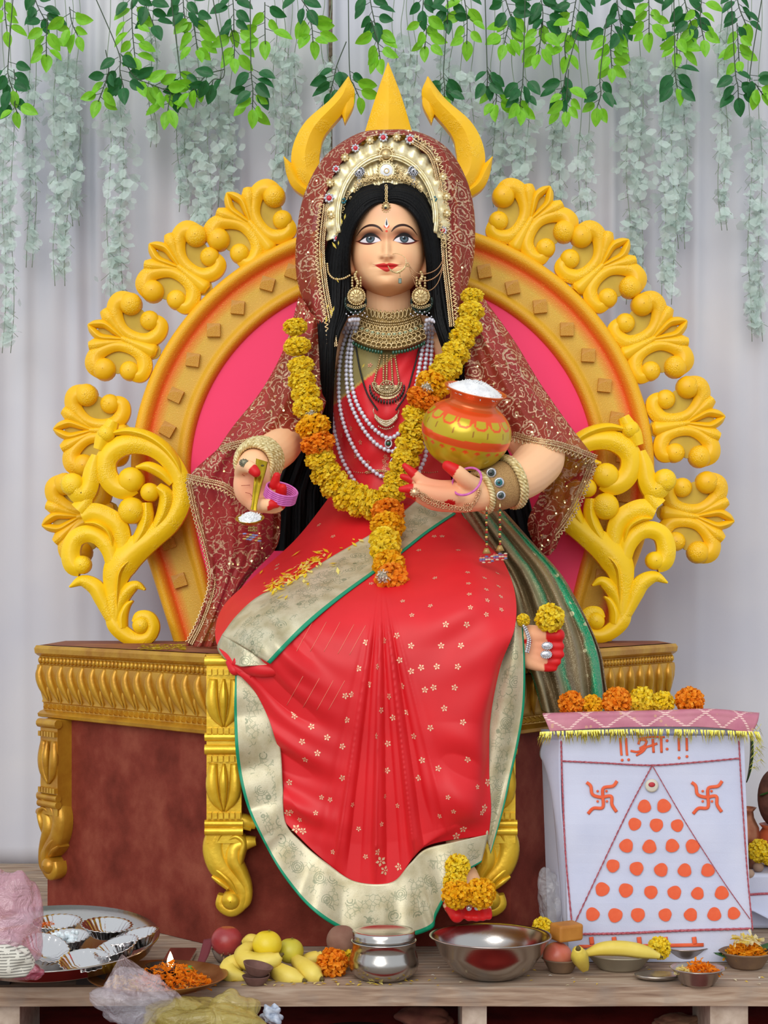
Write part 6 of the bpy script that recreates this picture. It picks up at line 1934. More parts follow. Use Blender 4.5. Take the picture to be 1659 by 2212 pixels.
# fruits
def fruit(px, py, r, d, name, mat, label, cat, sc=(1, 1, .95), extra=None, n=28):
    c = A(px, py, d); rr = r * d / F
    b = MB()
    b.lathe([(max(.0005, rr * math.sin(t_) * sc[0]), -rr * sc[2] * math.cos(t_) * (1 - .10 * math.exp(-((t_ - PI) / .35) ** 2) - .08 * math.exp(-(t_ / .3) ** 2))) for t_ in np.linspace(0.02, PI - .02, 22)], c, n)
    if extra is None: return tag(b.build(name, mat), label, cat)
    th_ = thing(name, label, cat, c - Vector((0, 0, rr)))
    b.build('flesh', mat, th_); extra(th_, c, rr)
    return th_
LIME = M('lime_skin', '#D8BE1E', .4, 0, '#E6CC2C', 12, .15, 240)
LIME2 = M('lime_skin_green', '#B8B02C', .45, 0, '#CCC040', 10, .15, 240)
def navel(th_, c, rr):
    b = MB(); b.ball(c + Vector((.15 * rr, -.15 * rr, .97 * rr)), rr * .10, (1, 1, .5)); b.build('stem_end', M('stem_brown', '#6A5A1E', .8), th_)
fruit(577, 2040, 32, 3.80, 'sweet_lime', LIME, 'bright yellow sweet lime resting on the bananas', 'fruit', extra=navel)
fruit(627, 2054, 29, 3.84, 'sweet_lime', LIME2, 'greenish sweet lime with scarred skin beside the bright yellow one', 'fruit', extra=navel)
def crownlet(th_, c, rr):
    b = MB()
    for k in range(6):
        a = k * PI / 3; b.tube([c + Vector((.25 * rr * math.cos(a), -.62 * rr + .0, -.75 * rr + .2 * rr * math.sin(a))), c + Vector((.3 * rr * math.cos(a), -.78 * rr, -.86 * rr + .25 * rr * math.sin(a)))], [rr * .09, rr * .02], 6)
    b.build('calyx', M('calyx', '#8A6A4A', .8), th_)
POM = M('pomegranate_skin', '#8E2A2E', .35, 0, '#B04440', 14, .1)
fruit(490, 2032, 34, 3.90, 'pomegranate', POM, 'dark red pomegranate in a small bowl by the throne corner', 'fruit', extra=crownlet)
c = S(492, 2078); b = MB(); b.lathe([(.001, .001), (.022, .001), (.030, .012), (.037, .030), (.034, .030), (.026, .013), (.001, .006)], c, 32)
tag(b.build('small_bowl', M('grey_clay', '#6E5E54', .7, 0, '#857468', 30)), 'small grey bowl holding the pomegranate', 'bowl')
BAN = M('banana_peel', '#D8BE48', .5, 0, '#E4CE60', 16, .1, 120)
BTIP = M('banana_tip', '#5A4A1E', .8)
def banana(pts, rad, label, tipend=-1):
    W = [tuple(A(*p)) for p in pts]; rr = [r * p[2] / F for r, p in zip(rad, pts)]
    th_ = thing('banana', label, 'banana', W[len(W) // 2], 'bananas heaped on the platform')
    b = MB(); b.tube(W, rr, 6, 26); b.build('peel', BAN, th_, angle=75)
    b = MB(); e = np.array(W[tipend]); p_ = np.array(W[tipend + (1 if tipend == 0 else -1)]); dv = (e - p_) / np.linalg.norm(e - p_)
    b.tube([e - dv * .003, e + dv * .008], [rr[tipend] * .75, rr[tipend] * .35], 7); b.build('tip', BTIP, th_)
    return th_
banana([(560, 2070, 3.80), (520, 2078, 3.79), (494, 2092, 3.78), (500, 2106, 3.76), (532, 2112, 3.75)], [10, 20, 23, 21, 8], 'banana curling round the outer end of the fruit heap')
banana([(562, 2042, 3.83), (532, 2050, 3.80), (526, 2070, 3.775), (555, 2080, 3.765), (590, 2074, 3.76), (606, 2064, 3.76)], [8, 16, 21, 22, 18, 8], 'curved banana under the bright yellow sweet lime')
banana([(590, 2084, 3.80), (606, 2100, 3.765), (632, 2112, 3.75), (655, 2118, 3.74)], [12, 22, 23, 9], 'stubby banana next to the clay cups')
banana([(640, 2074, 3.82), (660, 2092, 3.78), (678, 2106, 3.755), (693, 2114, 3.745)], [14, 24, 22, 9], 'banana with dark striped tip beside the orange marigold')
banana([(640, 2092, 3.85), (668, 2076, 3.85), (690, 2066, 3.85), (697, 2058, 3.85)], [14, 18, 14, 6], 'half hidden banana behind the striped-tip banana')
banana([(528, 2036, 3.87), (545, 2032, 3.86), (572, 2048, 3.86)], [10, 15, 14], 'banana end poking out beside the pomegranate', 0)
# clay cups
CLAY = M('fired_clay', '#5E4038', .85, 0, '#74534A', 30, .2)
def cup(px, py, hw_, nn, label, d):
    b = MB(); s_ = hw_ * d / F
    q = np.array(rot_to(nn).to_matrix())
    b.lathe([(.001, 0), (s_ * .55, 0), (s_ * .66, s_ * .08), (s_, s_ * .66), (s_ * 1.01, s_ * .7), (s_ * .92, s_ * .70), (s_ * .58, s_ * .16), (.001, s_ * .1)], A(px, py, d), 36, R=q)
    return tag(b.build('clay_cup', CLAY), label, 'cup', 'stacked clay cups')
cup(553, 2128, 30, Vector((0, 0, 1)), 'lower brown clay cup of the stacked pair by the bananas', 3.715)
cup(553, 2106, 33, Vector((.22, -.03, .97)).normalized(), 'upper tilted brown clay cup of the stacked pair by the bananas', 3.713)
# coconut and flowers by the steel pot
fruit(738, 2032, 33, 3.88, 'coconut', M('dusty_coconut', '#7E5848', .85, 0, '#94705E', 20, .3), 'dusty brown coconut behind the steel pot', 'coconut', (1, 1, 1.05))
loose_flower(718, 2082, 3.80, 33, ORA[0], 'orange marigold lying between bananas and steel pot', (.1, -.8, .6))
loose_flower(746, 2066, 3.86, 20, YEL[1], 'yellow marigold tucked behind the steel pot', (.3, -.6, .7))

# right-hand group
def fbowl(px, py, hw_, hgt, mat, label, d=None, name='leaf_bowl', fl=0):
    c = S(px, py); d_ = c.y + 4; s_ = hw_ * d_ / F
    b = MB(); wob = (lambda a, v: 1 + .02 * math.sin(a * 9) * v) 
    b.lathe([(.001, .0008), (s_ * .58, .0008), (s_ * .66, hgt * .15), (s_ * .95, hgt * .9), (s_ * 1.05, hgt), (s_ * 1.0, hgt * 1.04), (s_ * .9, hgt * .88), (s_ * .6, hgt * .2), (.001, hgt * .15)], c, 48, wob=wob)
    tag(b.build(name, mat), label, 'bowl'); return c
PAPER = M('brown_paper_bowl', '#6E5646', .7, 0, '#84694F', 20)
SILP = M('silver_paper_bowl', '#B8AFA6', .22, .75, '#8E8278', 14)
c = fbowl(1212, 2100, 40, .030, PAPER, 'brown paper bowl holding an apple wedge under the jaggery')
b = MB(); ap = c + Vector((-.008, 0, .036))
b.lathe([(max(.0004, .032 * math.sin(t_)), .030 * math.cos(t_ + PI)) for t_ in np.linspace(0.02, PI - .02, 14)], ap, 20, sc=(1, .9))
tag(b.build('apple', M('apple_peel', '#C25A48', .35, 0, '#D08060', 16)), 'pinkish red apple in the brown paper bowl', 'apple')
b = MB(); jc = c + Vector((.012, .004, .088)); b.box(tuple(jc - Vector((.031, .022, .0185))), tuple(jc + Vector((.031, .022, .0185))), R=rot_to((.02, -.05, 1), .12).to_matrix())
tag(bevel(b.build('jaggery_block', M('jaggery', '#A8691E', .6, 0, '#BC7E30', 18, .35, 60), None, smooth=False), .006, 3), 'amber jaggery block resting on the apple', 'jaggery')
banana([(1262, 2090, 3.80), (1254, 2072, 3.775), (1250, 2060, 3.76), (1249, 2050, 3.75)], [12, 18, 18, 10], 'banana end standing beside the jaggery block')
c = fbowl(1338, 2092, 74, .036, M('pale_foil_bowl', '#9C9684', .45, .5, '#B0A996', 9), 'long pale bowl carrying a banana beside the jaggery', name='pale_bowl')
banana([(1266, 2060, 3.80), (1300, 2050, 3.80), (1345, 2049, 3.80), (1390, 2056, 3.80), (1425, 2066, 3.80)], [7, 15, 17, 15, 6], 'straight banana lying along the long pale bowl')
loose_flower(1424, 2048, 3.86, 24, YEL[0], 'yellow marigold at the end of the long pale bowl')
loose_flower(1172, 2004, 3.92, 22, YEL[2], 'yellow marigold behind the jaggery block')
c = fbowl(1476, 2070, 58, .030, SILP, 'silver paper bowl with a few yellow petals', name='silver_bowl')
b = MB(); petals(b, 70, c + Vector((-.02, -.01, .012)), .026, .02, .018, .007, '#E8C018', '#F4DA50', R_); tag(b.build('yellow_petals', PET, None, cols=True, flag='stuff'), 'few yellow petals in the silver paper bowl', 'petals')
b = MB(); c = S(1420, 2116); b.lathe([(.001, .002), (.030, .002), (.040, .006), (.043, .012), (.040, .012), (.001, .006)], c, 32, sc=(1.15, .8)); tag(b.build('silver_dish', SILP), 'small flat silver dish at the plank edge', 'dish')
c = fbowl(1507, 2127, 57, .036, SILP, 'silver paper bowl of orange petals on the front plank', name='silver_bowl')
b = MB(); petals(b, 320, c + Vector((.008, 0, .022)), .040, .036, .028, .008, '#EC7E04', '#FA9E1C', R_); petals(b, 50, c + Vector((-.03, -.005, .024)), .016, .02, .012, .010, '#E8D060', '#F2E8B0', R_)
tag(b.build('petal_heap', PET, None, cols=True, flag='stuff'), 'orange petals heaped in the front silver bowl', 'petals')
c = fbowl(1612, 2090, 56, .036, PAPER, 'brown paper bowl of amber petals in front of the leaf')
b = MB(); petals(b, 420, c + Vector((0, 0, .024)), .046, .04, .036, .010, '#E88A08', '#F6AE18', R_); petals(b, 60, c + Vector((0, 0, .055)), .04, .03, .014, .012, '#E8CC28', '#EDE6C0', R_)
tag(b.build('petal_heap', PET, None, cols=True, flag='stuff'), 'amber petals heaped in the brown bowl by the leaf', 'petals')
# big leaf
def leaf_grid(L, W, nu=14, nv=7, curl=.2, fold=.25):
    P = np.zeros((nu, nv, 3))
    for i in range(nu):
        t_ = i / (nu - 1); w_ = W * math.sin(PI * min(1, t_ * .96 + .02)) ** .75 * (1 - .25 * t_)
        for j in range(nv):
            s_ = -1 + 2 * j / (nv - 1)
            P[i, j] = (w_ * s_, curl * L * t_ * t_ + 0, L * t_)
            P[i, j, 1] -= fold * w_ * abs(s_)
    return P
LEAFG = M('betel_leaf', '#1E4A1E', .35, 0, '#2E5E28', 20, .2, 90)
def bigleaf(px, py, d, L, W, axis, label, name='betel_leaf'):
    P = leaf_grid(L, W); q = np.array(rot_to(axis).to_matrix()); P = P @ q.T + np.array(tuple(A(px, py, d)))
    b = MB(); b.grid(P); o = solid(b.build(name, LEAFG), .0012)
    return tag(o, label, 'leaf')
bigleaf(1543, 2058, 3.88, .13, .045, (1, .15, -.05), 'large dark green leaf behind the amber petals')
# scattered petals and grains
b = MB()
def on_floor_petal(mb, px, py, z, col, R, size=.007):
    p = S(px, py, z) + Vector((0, 0, .002)); a = R.uniform(0, 2 * PI); l = size * R.uniform(.7, 1.3); w_ = l * .45
    t1 = np.array([math.cos(a), math.sin(a), .15]); t2 = np.array([-math.sin(a), math.cos(a), .1]); p = np.array(tuple(p))
    mb.add([p - t1 * l, p - t2 * w_ + (0, 0, .002), p + t1 * l, p + t2 * w_ + (0, 0, .001)], [(0, 1, 2, 3)], None, np.array(lin(col)[:3]))
for k in range(46): on_floor_petal(b, R_.uniform(500, 930), R_.uniform(2118, 2131), TOPZ, R_.choice(['#F2D040', '#E8C020', '#F4E28A']), R_)
for k in range(50): on_floor_petal(b, R_.uniform(930, 1650), R_.uniform(2090, 2131), TOPZ, R_.choice(['#F2D040', '#EFE6C0', '#E8C020', '#F0EDE6']), R_, .005)
tag(b.build('scattered_petals', PET, None, smooth=False, cols=True, flag='stuff'), 'yellow petals scattered on the front plank', 'petals')
b = MB()
for k in range(150): on_floor_petal(b, R_.uniform(640, 860) if k < 90 else R_.uniform(1000, 1500), R_.uniform(2176, 2212), 0, R_.choice(['#C8B020', '#9A9A30', '#E0D8C0', '#D8C040', '#EDEAE2']), R_, .008)
tag(b.build('floor_petals', PET, None, smooth=False, cols=True, flag='stuff'), 'petals and rice grains fallen on the red carpet', 'petals')
b = MB()
for (x0, y0, x1, y1, n_) in ((300, 1392, 400, 1410, 120), ):
    for k in range(n_): on_floor_petal(b, R_.uniform(x0, x1), R_.uniform(y0 + 2, y1 - 4), TZ, R_.choice(['#D8C030', '#E8D850', '#B8A020']), R_, .010)
tag(b.build('throne_petals', PET, None, smooth=False, cols=True, flag='stuff'), 'yellow petals strewn on the throne top beside the sari', 'petals')
b = MB()
for k in range(150):
    t_ = R_.uniform(0, 1); x = 572 + 120 * t_ + R_.normal(0, 5); y = 1282 - 72 * t_ + R_.normal(0, 7)
    if R_.uniform() < .15: x, y = R_.uniform(560, 830), 0; y = 1320 - (x - 500) * .5 + R_.normal(0, 22)
    d_, nn = cast(x, y, [BVS, BVB])
    if d_ is None: continue
    p = np.array(tuple(A(x, y, d_) + nn * .006)); v = R_.normal(0, 1, 3); v -= np.array(nn) * v.dot(np.array(nn)) * .8; v /= np.linalg.norm(v); w_ = np.cross(v, np.array(nn)); l = R_.uniform(.007, .015)
    b.add([p - v * l, p - w_ * l * .35, p + v * l, p + w_ * l * .35], [(0, 1, 2, 3)], None, np.array(lin(R_.choice(['#FFE23A', '#F0CC20', '#FFF08A']))[:3]))
tag(b.build('lap_petals', PET, None, smooth=False, cols=True, flag='stuff'), 'yellow petals scattered along the gold border on her lap', 'petals')
b = MB()
for x, y in ((745, 468), (738, 478), (731, 525), (722, 530), (729, 605), (708, 662), (715, 675), (705, 690), (720, 668), (757, 705), (762, 735), (785, 790), (776, 705)):
    d_, nn = cast(x, y, [BVC], 4.40); p = np.array(tuple(A(x, y, 4.385 if y < 700 else d_ - .02))); l = R_.uniform(.006, .011); a = R_.uniform(-.6, .6)
    v = np.array([math.sin(a), 0, math.cos(a)]); w_ = np.array([math.cos(a), .3, -math.sin(a)])
    b.add([p - v * l, p - w_ * l * .3, p + v * l, p + w_ * l * .3], [(0, 1, 2, 3)], None, np.array(lin('#F0D860')[:3]))
tag(b.build('hair_petals', PET, None, smooth=False, cols=True, flag='stuff'), 'yellow petals caught in her black hair and necklaces', 'petals')

# plastic bags
def m_plastic(name, c, a=.35, rough=.12):
    a *= .62
    t = NT(name); t.base(lin(c), rough, 0, 1.0); t.p.inputs['Alpha'].default_value = a; t.p.inputs['Coat Weight'].default_value = .6
    t.bump(t.noise(26, 4, dist=1.2), .9, .02)
    return t.m
def bag(name, c, sc, seed, mat, label, cat='bag', spike=.35, n=60, m=36, up_=0):
    R = np.random.RandomState(seed)
    th_ = np.linspace(0, 2 * PI, n, endpoint=False); ph = np.linspace(.03, PI - .03, m)
    T, H = np.meshgrid(th_, ph, indexing='ij')
    D = np.stack([np.sin(H) * np.cos(T), np.sin(H) * np.sin(T), np.cos(H)], -1)
    r = np.ones(T.shape)
    for k in range(26):
        v = R.normal(0, 1, 3); v /= np.linalg.norm(v); f_ = R.uniform(1.5, 4.5)
        r += spike * .22 * np.abs(np.sin(f_ * (D @ v) + R.uniform(0, 6))) * R.choice([-1, 1])
    P = D * r[..., None] * np.array(sc)
    P[..., 2] = np.maximum(P[..., 2], -sc[2] * .75)
    P = P + np.array(tuple(c))
    b = MB(); b.grid(P, closed_u=True, flip=True)
    return tag(b.build(name, mat), label, cat)
CLR = m_plastic('clear_plastic', '#D8D4E0', .42)
p_ = A(292, 2150, 3.56); bag('plastic_bag', p_ + Vector((0, 0, -.01)), (.10, .05, .085), 3, CLR, 'crumpled clear plastic bag in front of the brass plate')
b = MB()
pts = [[(215, 2150, 3.56), (240, 2100, 3.55), (262, 2062, 3.545)], [(250, 2160, 3.53), (262, 2105, 3.525), (264, 2062, 3.54)], [(330, 2160, 3.54), (300, 2120, 3.53), (266, 2064, 3.543)], [(400, 2160, 3.56), (350, 2118, 3.55), (270, 2068, 3.55)]]
P = surf(pts, 24, 20); P[..., 1] += .006 * np.sin(np.arange(24)[:, None] * 1.3 + np.arange(20)[None] * .9); b.grid(P)
tag(b.build('plastic_flap', m_plastic('pink_clear_plastic', '#E0C8CC', .45)), 'pointed pinkish plastic flap standing above the clear bag', 'plastic')
YB = m_plastic('yellow_plastic', '#D2BE62', .62)
bag('plastic_bag', A(432, 2212, 3.56), (.105, .05, .045), 5, YB, 'clear bag filled with yellow bananas on the carpet')
bag('plastic_bag', A(500, 2195, 3.60), (.055, .04, .05), 12, YB, 'smaller yellow plastic bag beside the crumpled paper')
bag('plastic_bag', A(14, 2005, 3.52), (.05, .04, .085), 8, m_plastic('pink_plastic', '#D8A0B4', .75), 'pale pink plastic bag on the rim of the steel plate')
bag('plastic_bag', A(58, 2098, 3.50), (.03, .03, .02), 9, m_plastic('rose_plastic', '#B84A66', .9), 'deep pink bag bottom in front of the steel plate')
bag('plastic_bag', A(1188, 1950, 4.0), (.032, .03, .072), 10, m_plastic('clear_plastic_2', '#C8C8CC', .4), 'clear plastic bag leaning on the painted white box')
# printed paper wad
t = NT('newsprint'); uv = t.n('ShaderNodeSeparateXYZ'); t.set(uv.inputs[0], t.coord())
ln_ = t.math('LESS_THAN', t.math('FRACT', t.math('MULTIPLY', uv.outputs[2], 170)), .45)
t.base(t.mix(t.math('MULTIPLY', t.math('MULTIPLY', ln_, t.math('GREATER_THAN', t.noise(90, 2), .42)), .7), lin('#D8D4C8'), lin('#4A4844')), .8)
bag('paper_wad', A(8, 2078, 3.48), (.05, .03, .036), 14, t.m, 'folded newspaper wad at the plate edge', 'paper', .2)
bag('paper_wad', A(588, 2192, 3.62), (.026, .024, .026), 16, M('bluish_paper', '#C2CAD8', .8, 0, '#8E9AAE', 90), 'crumpled bluish white paper on the carpet', 'paper', .5)
# plate on the floor in front
c = S(770, 2240, .02); b = MB(); b.lathe([(.001, -.018), (.10, -.018), (.118, -.006), (.124, .001), (.121, .002), (.10, -.012), (.001, -.014)], c, 64)
tag(b.build('floor_plate', STEEL), 'steel plate on the carpet in front of the platform', 'plate')
bag('coconut_husk', S(915, 2205, .03) + Vector((0, 0, .005)), (.05, .04, .022), 20, M('husk', '#5A2A22', .9, 0, '#7A4A3A', 20, .3), 'brown husk on the red carpet under the platform edge', 'husk', .25)
bag('coconut_husk', S(1460, 2212, .02) + Vector((0, 0, .005)), (.06, .05, .02), 22, M('husk2', '#6E4030', .9, 0, '#8A6A50', 20, .3), 'brown husk on the red carpet near the end block', 'husk', .25)
# torn red cloth hanging at the throne corner
b = MB(); P = surf([[(440, 2030, 3.93), (462, 2026, 3.93)], [(432, 2060, 3.90), (452, 2060, 3.90)], [(424, 2085, 3.88), (440, 2084, 3.88)]], 12, 5); b.grid(P)
tag(solid(b.build('red_ribbon', M('maroon_ribbon', '#6E2A32', .8)), .0015), 'maroon ribbon end hanging behind the brass plate', 'ribbon')
b = MB(); b.box(tuple(S(345, 2098) + Vector((0, 0, .001))), tuple(S(425, 2060) + Vector((0, 0, .014)))); tag(bevel(b.build('foil_packet', FOIL, None, smooth=False), .003), 'flat silver packet behind the brass plate', 'packet')

# ------------------------------------------------------------------ painted white box with cloth top
BD = 3.93
bx0, bx1 = (1212 - CX) * BD / F, (1618 - CX) * BD / F
btop = CAMZ - (1590 - HY) * BD / F
by = BD + CAMY
box = thing('cloth_covered_box', 'white cloth-covered box painted with orange dots in a triangle', 'box', ((bx0 + bx1) / 2, by + .08, TOPZ))
WC = M('white_cotton', '#C3C8E0', .85, 0, '#CDD1E6', 8, .15, 300)
nz = 24
b = MB()
P = np.zeros((nz, 5, 3))
for i in range(nz):
    t_ = i / (nz - 1); z = TOPZ + .001 + (btop - TOPZ) * t_
    x0 = bx0 + .018 * (1 - t_) ; x1 = bx1 + .008 * (1 - t_) - .012 * t_
    e = .002 * math.sin(i * .8)
    P[i] = [(x0, by + e, z), (x1, by + e * .5, z), (x1 + .004, by + .17, z), (x0 - .03, by + .17, z), (x0, by + e, z)]
b.grid(P, flip=True); b.add(P[-1, :4], [(0, 1, 2, 3)]); b.add(P[0, :4], [(3, 2, 1, 0)])
b.build('cover', WC, box, smooth=False)
b = MB(); Pf = surf([[(1172, 1600, 4.06), (1192, 1598, 3.99), (1211, 1597, 3.935)], [(1166, 1632, 4.05), (1185, 1650, 3.985), (1211, 1650, 3.934)], [(1186, 1668, 4.02), (1196, 1740, 3.97), (1213, 1740, 3.934)], [(1205, 1850, 3.98), (1212, 1860, 3.955), (1222, 1860, 3.934)], [(1216, 1990, 3.97), (1222, 2010, 3.95), (1230, 2010, 3.934)]], 40, 12)
b.grid(Pf); solid(b.build('side_flap', WC, box), .0015)
fy_ = BD - .0035
ORP = M('orange_paint', '#E2572F', .7, 0, '#EC6A40', 30)
dots = [(1392, 1742), (1434, 1741), (1371, 1780), (1418, 1782), (1463, 1783), (1353, 1827), (1403, 1829), (1452, 1827), (1496, 1828), (1324, 1870), (1375, 1876), (1428, 1879), (1479, 1880), (1529, 1880), (1301, 1921), (1352, 1923), (1406, 1927), (1457, 1928), (1507, 1930), (1559, 1929), (1280, 1975), (1329, 1977), (1378, 1976), (1437, 1976), (1492, 1976), (1543, 1975), (1585, 1973)]
for k, (x, y) in enumerate(dots):
    b = MB(); r_ = 14.5 + RNG.uniform(-1, 1)
    pts = [(x + r_ * (1 + .05 * math.sin(3 * a + k) + .03 * math.sin(5 * a + 2 * k)) * math.cos(a), y + r_ * (1 + .05 * math.sin(3 * a + k)) * math.sin(a)) for a in np.linspace(0, 2 * PI, 25)[:24]]
    b.add([tuple(A(px, py, fy_)) for px, py in pts] + [tuple(A(px, py, fy_ + .001)) for px, py in pts], [tuple(range(24))] + [(i, (i + 1) % 24, 24 + (i + 1) % 24, 24 + i) for i in range(24)])
    b.build('painted_dot', ORP, box, smooth=False)
def stroke(mb, pts, w_, d=fy_, res=None):
    P = crom(np.array(pts, float), res or 6 * (len(pts) - 1) + 1)
    mb.tube([tuple(A(x, y, d)) for x, y in P], w_ * BD / F, 8, flat=.15, up=(0, 1, 0))
CR = M('maroon_cord', '#9A3A4A', .8, 0, '#C06A74', 300)
def cord(name, pts, w_=2.2):
    P = crom(np.array(pts, float), 60); b = MB()
    for s_ in range(2):
        W = []
        for k, (x, y) in enumerate(P):
            ph = k * 1.6 + PI * s_
            W.append(tuple(A(x + .9 * math.sin(ph), y + .9 * math.sin(ph), fy_ - .001 + .0008 * math.cos(ph))))
        b.tube(W, w_ * .6 * BD / F, 6)
    b.build(name, CR, box)
cord('cord', [(1212, 1600), (1215, 1700), (1222, 1850), (1236, 2003)], 2.4)
cord('cord', [(1214, 1644), (1300, 1648), (1405, 1653), (1500, 1647), (1598, 1638)])
cord('cord', [(1408, 1655), (1360, 1745), (1300, 1870), (1238, 2002)], 1.4)
cord('cord', [(1410, 1655), (1480, 1775), (1560, 1900), (1620, 1985)], 1.4)
cord('cord', [(1250, 2018), (1350, 2016), (1480, 2010), (1622, 2006)], 3.6)
cord('cord', [(1596, 1600), (1603, 1720), (1614, 1880), (1626, 2010)], 2.0)
def hooked_cross(cx, cy, k):
    b = MB(); s_ = 1.0
    w_ = 3.6
    stroke(b, [(cx - 33, cy - 30), (cx - 24, cy - 22), (cx - 20, cy - 4), (cx - 2, cy + 2), (cx + 20, cy + 0), (cx + 22, cy + 18), (cx + 32, cy + 34)], w_)
    stroke(b, [(cx + 33, cy - 33), (cx + 24, cy - 22), (cx + 4, cy - 18), (cx + 2, cy - 2), (cx + 2, cy + 24), (cx - 18, cy + 26), (cx - 30, cy + 38)], w_)
    for dx, dy in ((-9, -11), (10, -11), (-9, 11), (11, 11)):
        p = A(cx + dx, cy + dy, fy_); b.ball(p, 2.9 * BD / F, (1, .25, 1), 8, 5)
    b.build('painted_symbol', ORP, box)
hooked_cross(1300, 1720, 0); hooked_cross(1527, 1720, 1)
# line of devanagari writing
b = MB()
for x in (1340, 1352): stroke(b, [(x, 1594), (x + 2, 1625), (x + 3, 1632)], 2.6)
for x in (1466, 1483): stroke(b, [(x, 1594), (x + 1, 1622)], 2.6)
for x, y in ((1344, 1642), (1358, 1641), (1467, 1637), (1484, 1634), (1441, 1600), (1441, 1618)): b.ball(A(x, y, fy_), 3.2 * BD / F, (1, .25, 1), 8, 5)
stroke(b, [(1379, 1608), (1383, 1598), (1396, 1600), (1393, 1610), (1382, 1617), (1402, 1612), (1420, 1606)], 2.6)
stroke(b, [(1362, 1622), (1378, 1624), (1392, 1616)], 2.4); stroke(b, [(1374, 1632), (1388, 1624), (1396, 1614)], 2.4)
stroke(b, [(1410, 1596), (1412, 1626)], 2.8); stroke(b, [(1428, 1592), (1429, 1626)], 2.8)
stroke(b, [(1378, 1596), (1404, 1592), (1436, 1592)], 2.0)
b.build('painted_writing', ORP, box)
b = MB(); stroke(b, [(1250, 2045), (1350, 2044), (1520, 2041)], 4)
for x in (1277, 1326, 1380, 1437, 1499): stroke(b, [(x, 2024), (x + 2, 2040)], 5)
b.build('painted_lamps', ORP, box)
b = MB(); disc(b, 1408, 1697, fy_, 14.5, 24, .15); o = b.build('shell_button', M('cream_button', '#CFC8B8', .5), box)
b = MB(); b.ball(A(1408, 1695, fy_ - .003), .007, (1.1, .3, .8), 8, 6); b.build('red_mark', M('red_mark', '#B8303A', .6), o)
# fringed cloth on top
def m_bandhani():
    t = NT('pink_dotted_cloth'); uv = t.n('ShaderNodeSeparateXYZ'); t.set(uv.inputs[0], t.coord('UV'))
    u_ = t.math('MULTIPLY', uv.outputs[0], 5.6); v_ = t.math('MULTIPLY', uv.outputs[1], 2.0)
    a_ = t.math('FRACT', t.math('ADD', u_, t.math('MULTIPLY', v_, .5))); b_ = t.math('FRACT', t.math('SUBTRACT', u_, t.math('MULTIPLY', v_, .5)))
    l1 = t.math('LESS_THAN', t.math('ABSOLUTE', t.math('SUBTRACT', a_, .5)), .05); l2 = t.math('LESS_THAN', t.math('ABSOLUTE', t.math('SUBTRACT', b_, .5)), .05)
    dash = t.math('LESS_THAN', t.math('FRACT', t.math('MULTIPLY', v_, 7)), .55)
    m_ = t.math('MULTIPLY', t.math('MAXIMUM', l1, l2), dash)
    sp3 = t.math('LESS_THAN', t.voro(60), .2)
    c = t.mix(t.math('MULTIPLY', sp3, .5), t.ramp(t.noise(20, 3), [(.3, lin('#B4677E')), (.7, lin('#C4808E'))]), lin('#D8B080'))
    t.base(t.mix(m_, c, lin('#EBC8C0')), .7); t.bump(t.noise(300, 2), .3, .001)
    return t.m
clo = thing('fringed_cloth', 'pink dotted cloth with gold tinsel fringe spread over the white box', 'cloth', ((bx0 + bx1) / 2, by + .05, btop))
P = surf([[(1180, 1545, 4.03), (1300, 1540, 4.03), (1420, 1536, 4.03), (1540, 1534, 4.03), (1640, 1540, 4.03)], [(1172, 1542, 3.94), (1300, 1538, 3.925), (1420, 1536, 3.925), (1540, 1533, 3.925), (1640, 1544, 3.94)],
          [(1180, 1560, 3.92), (1300, 1553, 3.91), (1420, 1552, 3.91), (1540, 1550, 3.91), (1636, 1562, 3.92)], [(1188, 1580, 3.915), (1300, 1573, 3.906), (1420, 1570, 3.906), (1540, 1572, 3.906), (1625, 1584, 3.915)]], 30, 80)
P[..., 1] += .003 * np.sin(np.arange(80)[None] * .5) * np.clip(np.arange(30)[:, None] / 20 - .4, 0, 1)
Uq, Vq = np.meshgrid(np.linspace(0, 1, 30), np.linspace(0, 1, 80), indexing='ij')
b = MB(); b.grid(P, uv=np.stack([Vq, Uq], -1)); solid(b.build('cloth', m_bandhani(), clo), .002)
# raise: pad under the cloth
b = MB(); b.box((bx0 - .02, by + .004, btop + .0005), (bx1 + .01, by + .095, btop + .046)); bevel(b.build('pad', WC, clo, smooth=False), .012, 3)
b = MB(); TINS = M('gold_tinsel', '#D2C23A', .25, .85, '#F2EA7A', 300)
for k in range(300):
    x = RNG.uniform(1166, 1640); y0 = 1575 + 6 * abs((x - 1405) / 235) ** 2
    L = RNG.uniform(14, 34); sw_ = RNG.uniform(-6, 6) + (-10 if x < 1195 else 10 if x > 1615 else 0)
    dd = 3.904 + RNG.uniform(-.006, .004)
    p0, p1, p2 = A(x, y0, dd), A(x + sw_ * .4, y0 + L * .5, dd - .004), A(x + sw_, y0 + L, dd - .003)
    w_ = .0011
    b.add([tuple(p0 - Vector((w_, 0, 0))), tuple(p0 + Vector((w_, 0, 0))), tuple(p1 + Vector((w_, .001, 0))), tuple(p1 - Vector((w_, .001, 0))), tuple(p2)], [(0, 1, 2, 3), (3, 2, 4)])
for k in range(90):
    x = RNG.uniform(1626, 1645); y0 = RNG.uniform(1560, 1660); dd = 3.95 + RNG.uniform(0, .12)
    p0, p1 = A(x, y0, dd), A(x + RNG.uniform(-14, 16), y0 + RNG.uniform(6, 16), dd - .01)
    b.add([tuple(p0 - Vector((0, 0, .001))), tuple(p0 + Vector((0, 0, .001))), tuple(p1)], [(0, 1, 2)])
b.build('tinsel_fringe', TINS, clo, smooth=False, flag='stuff')
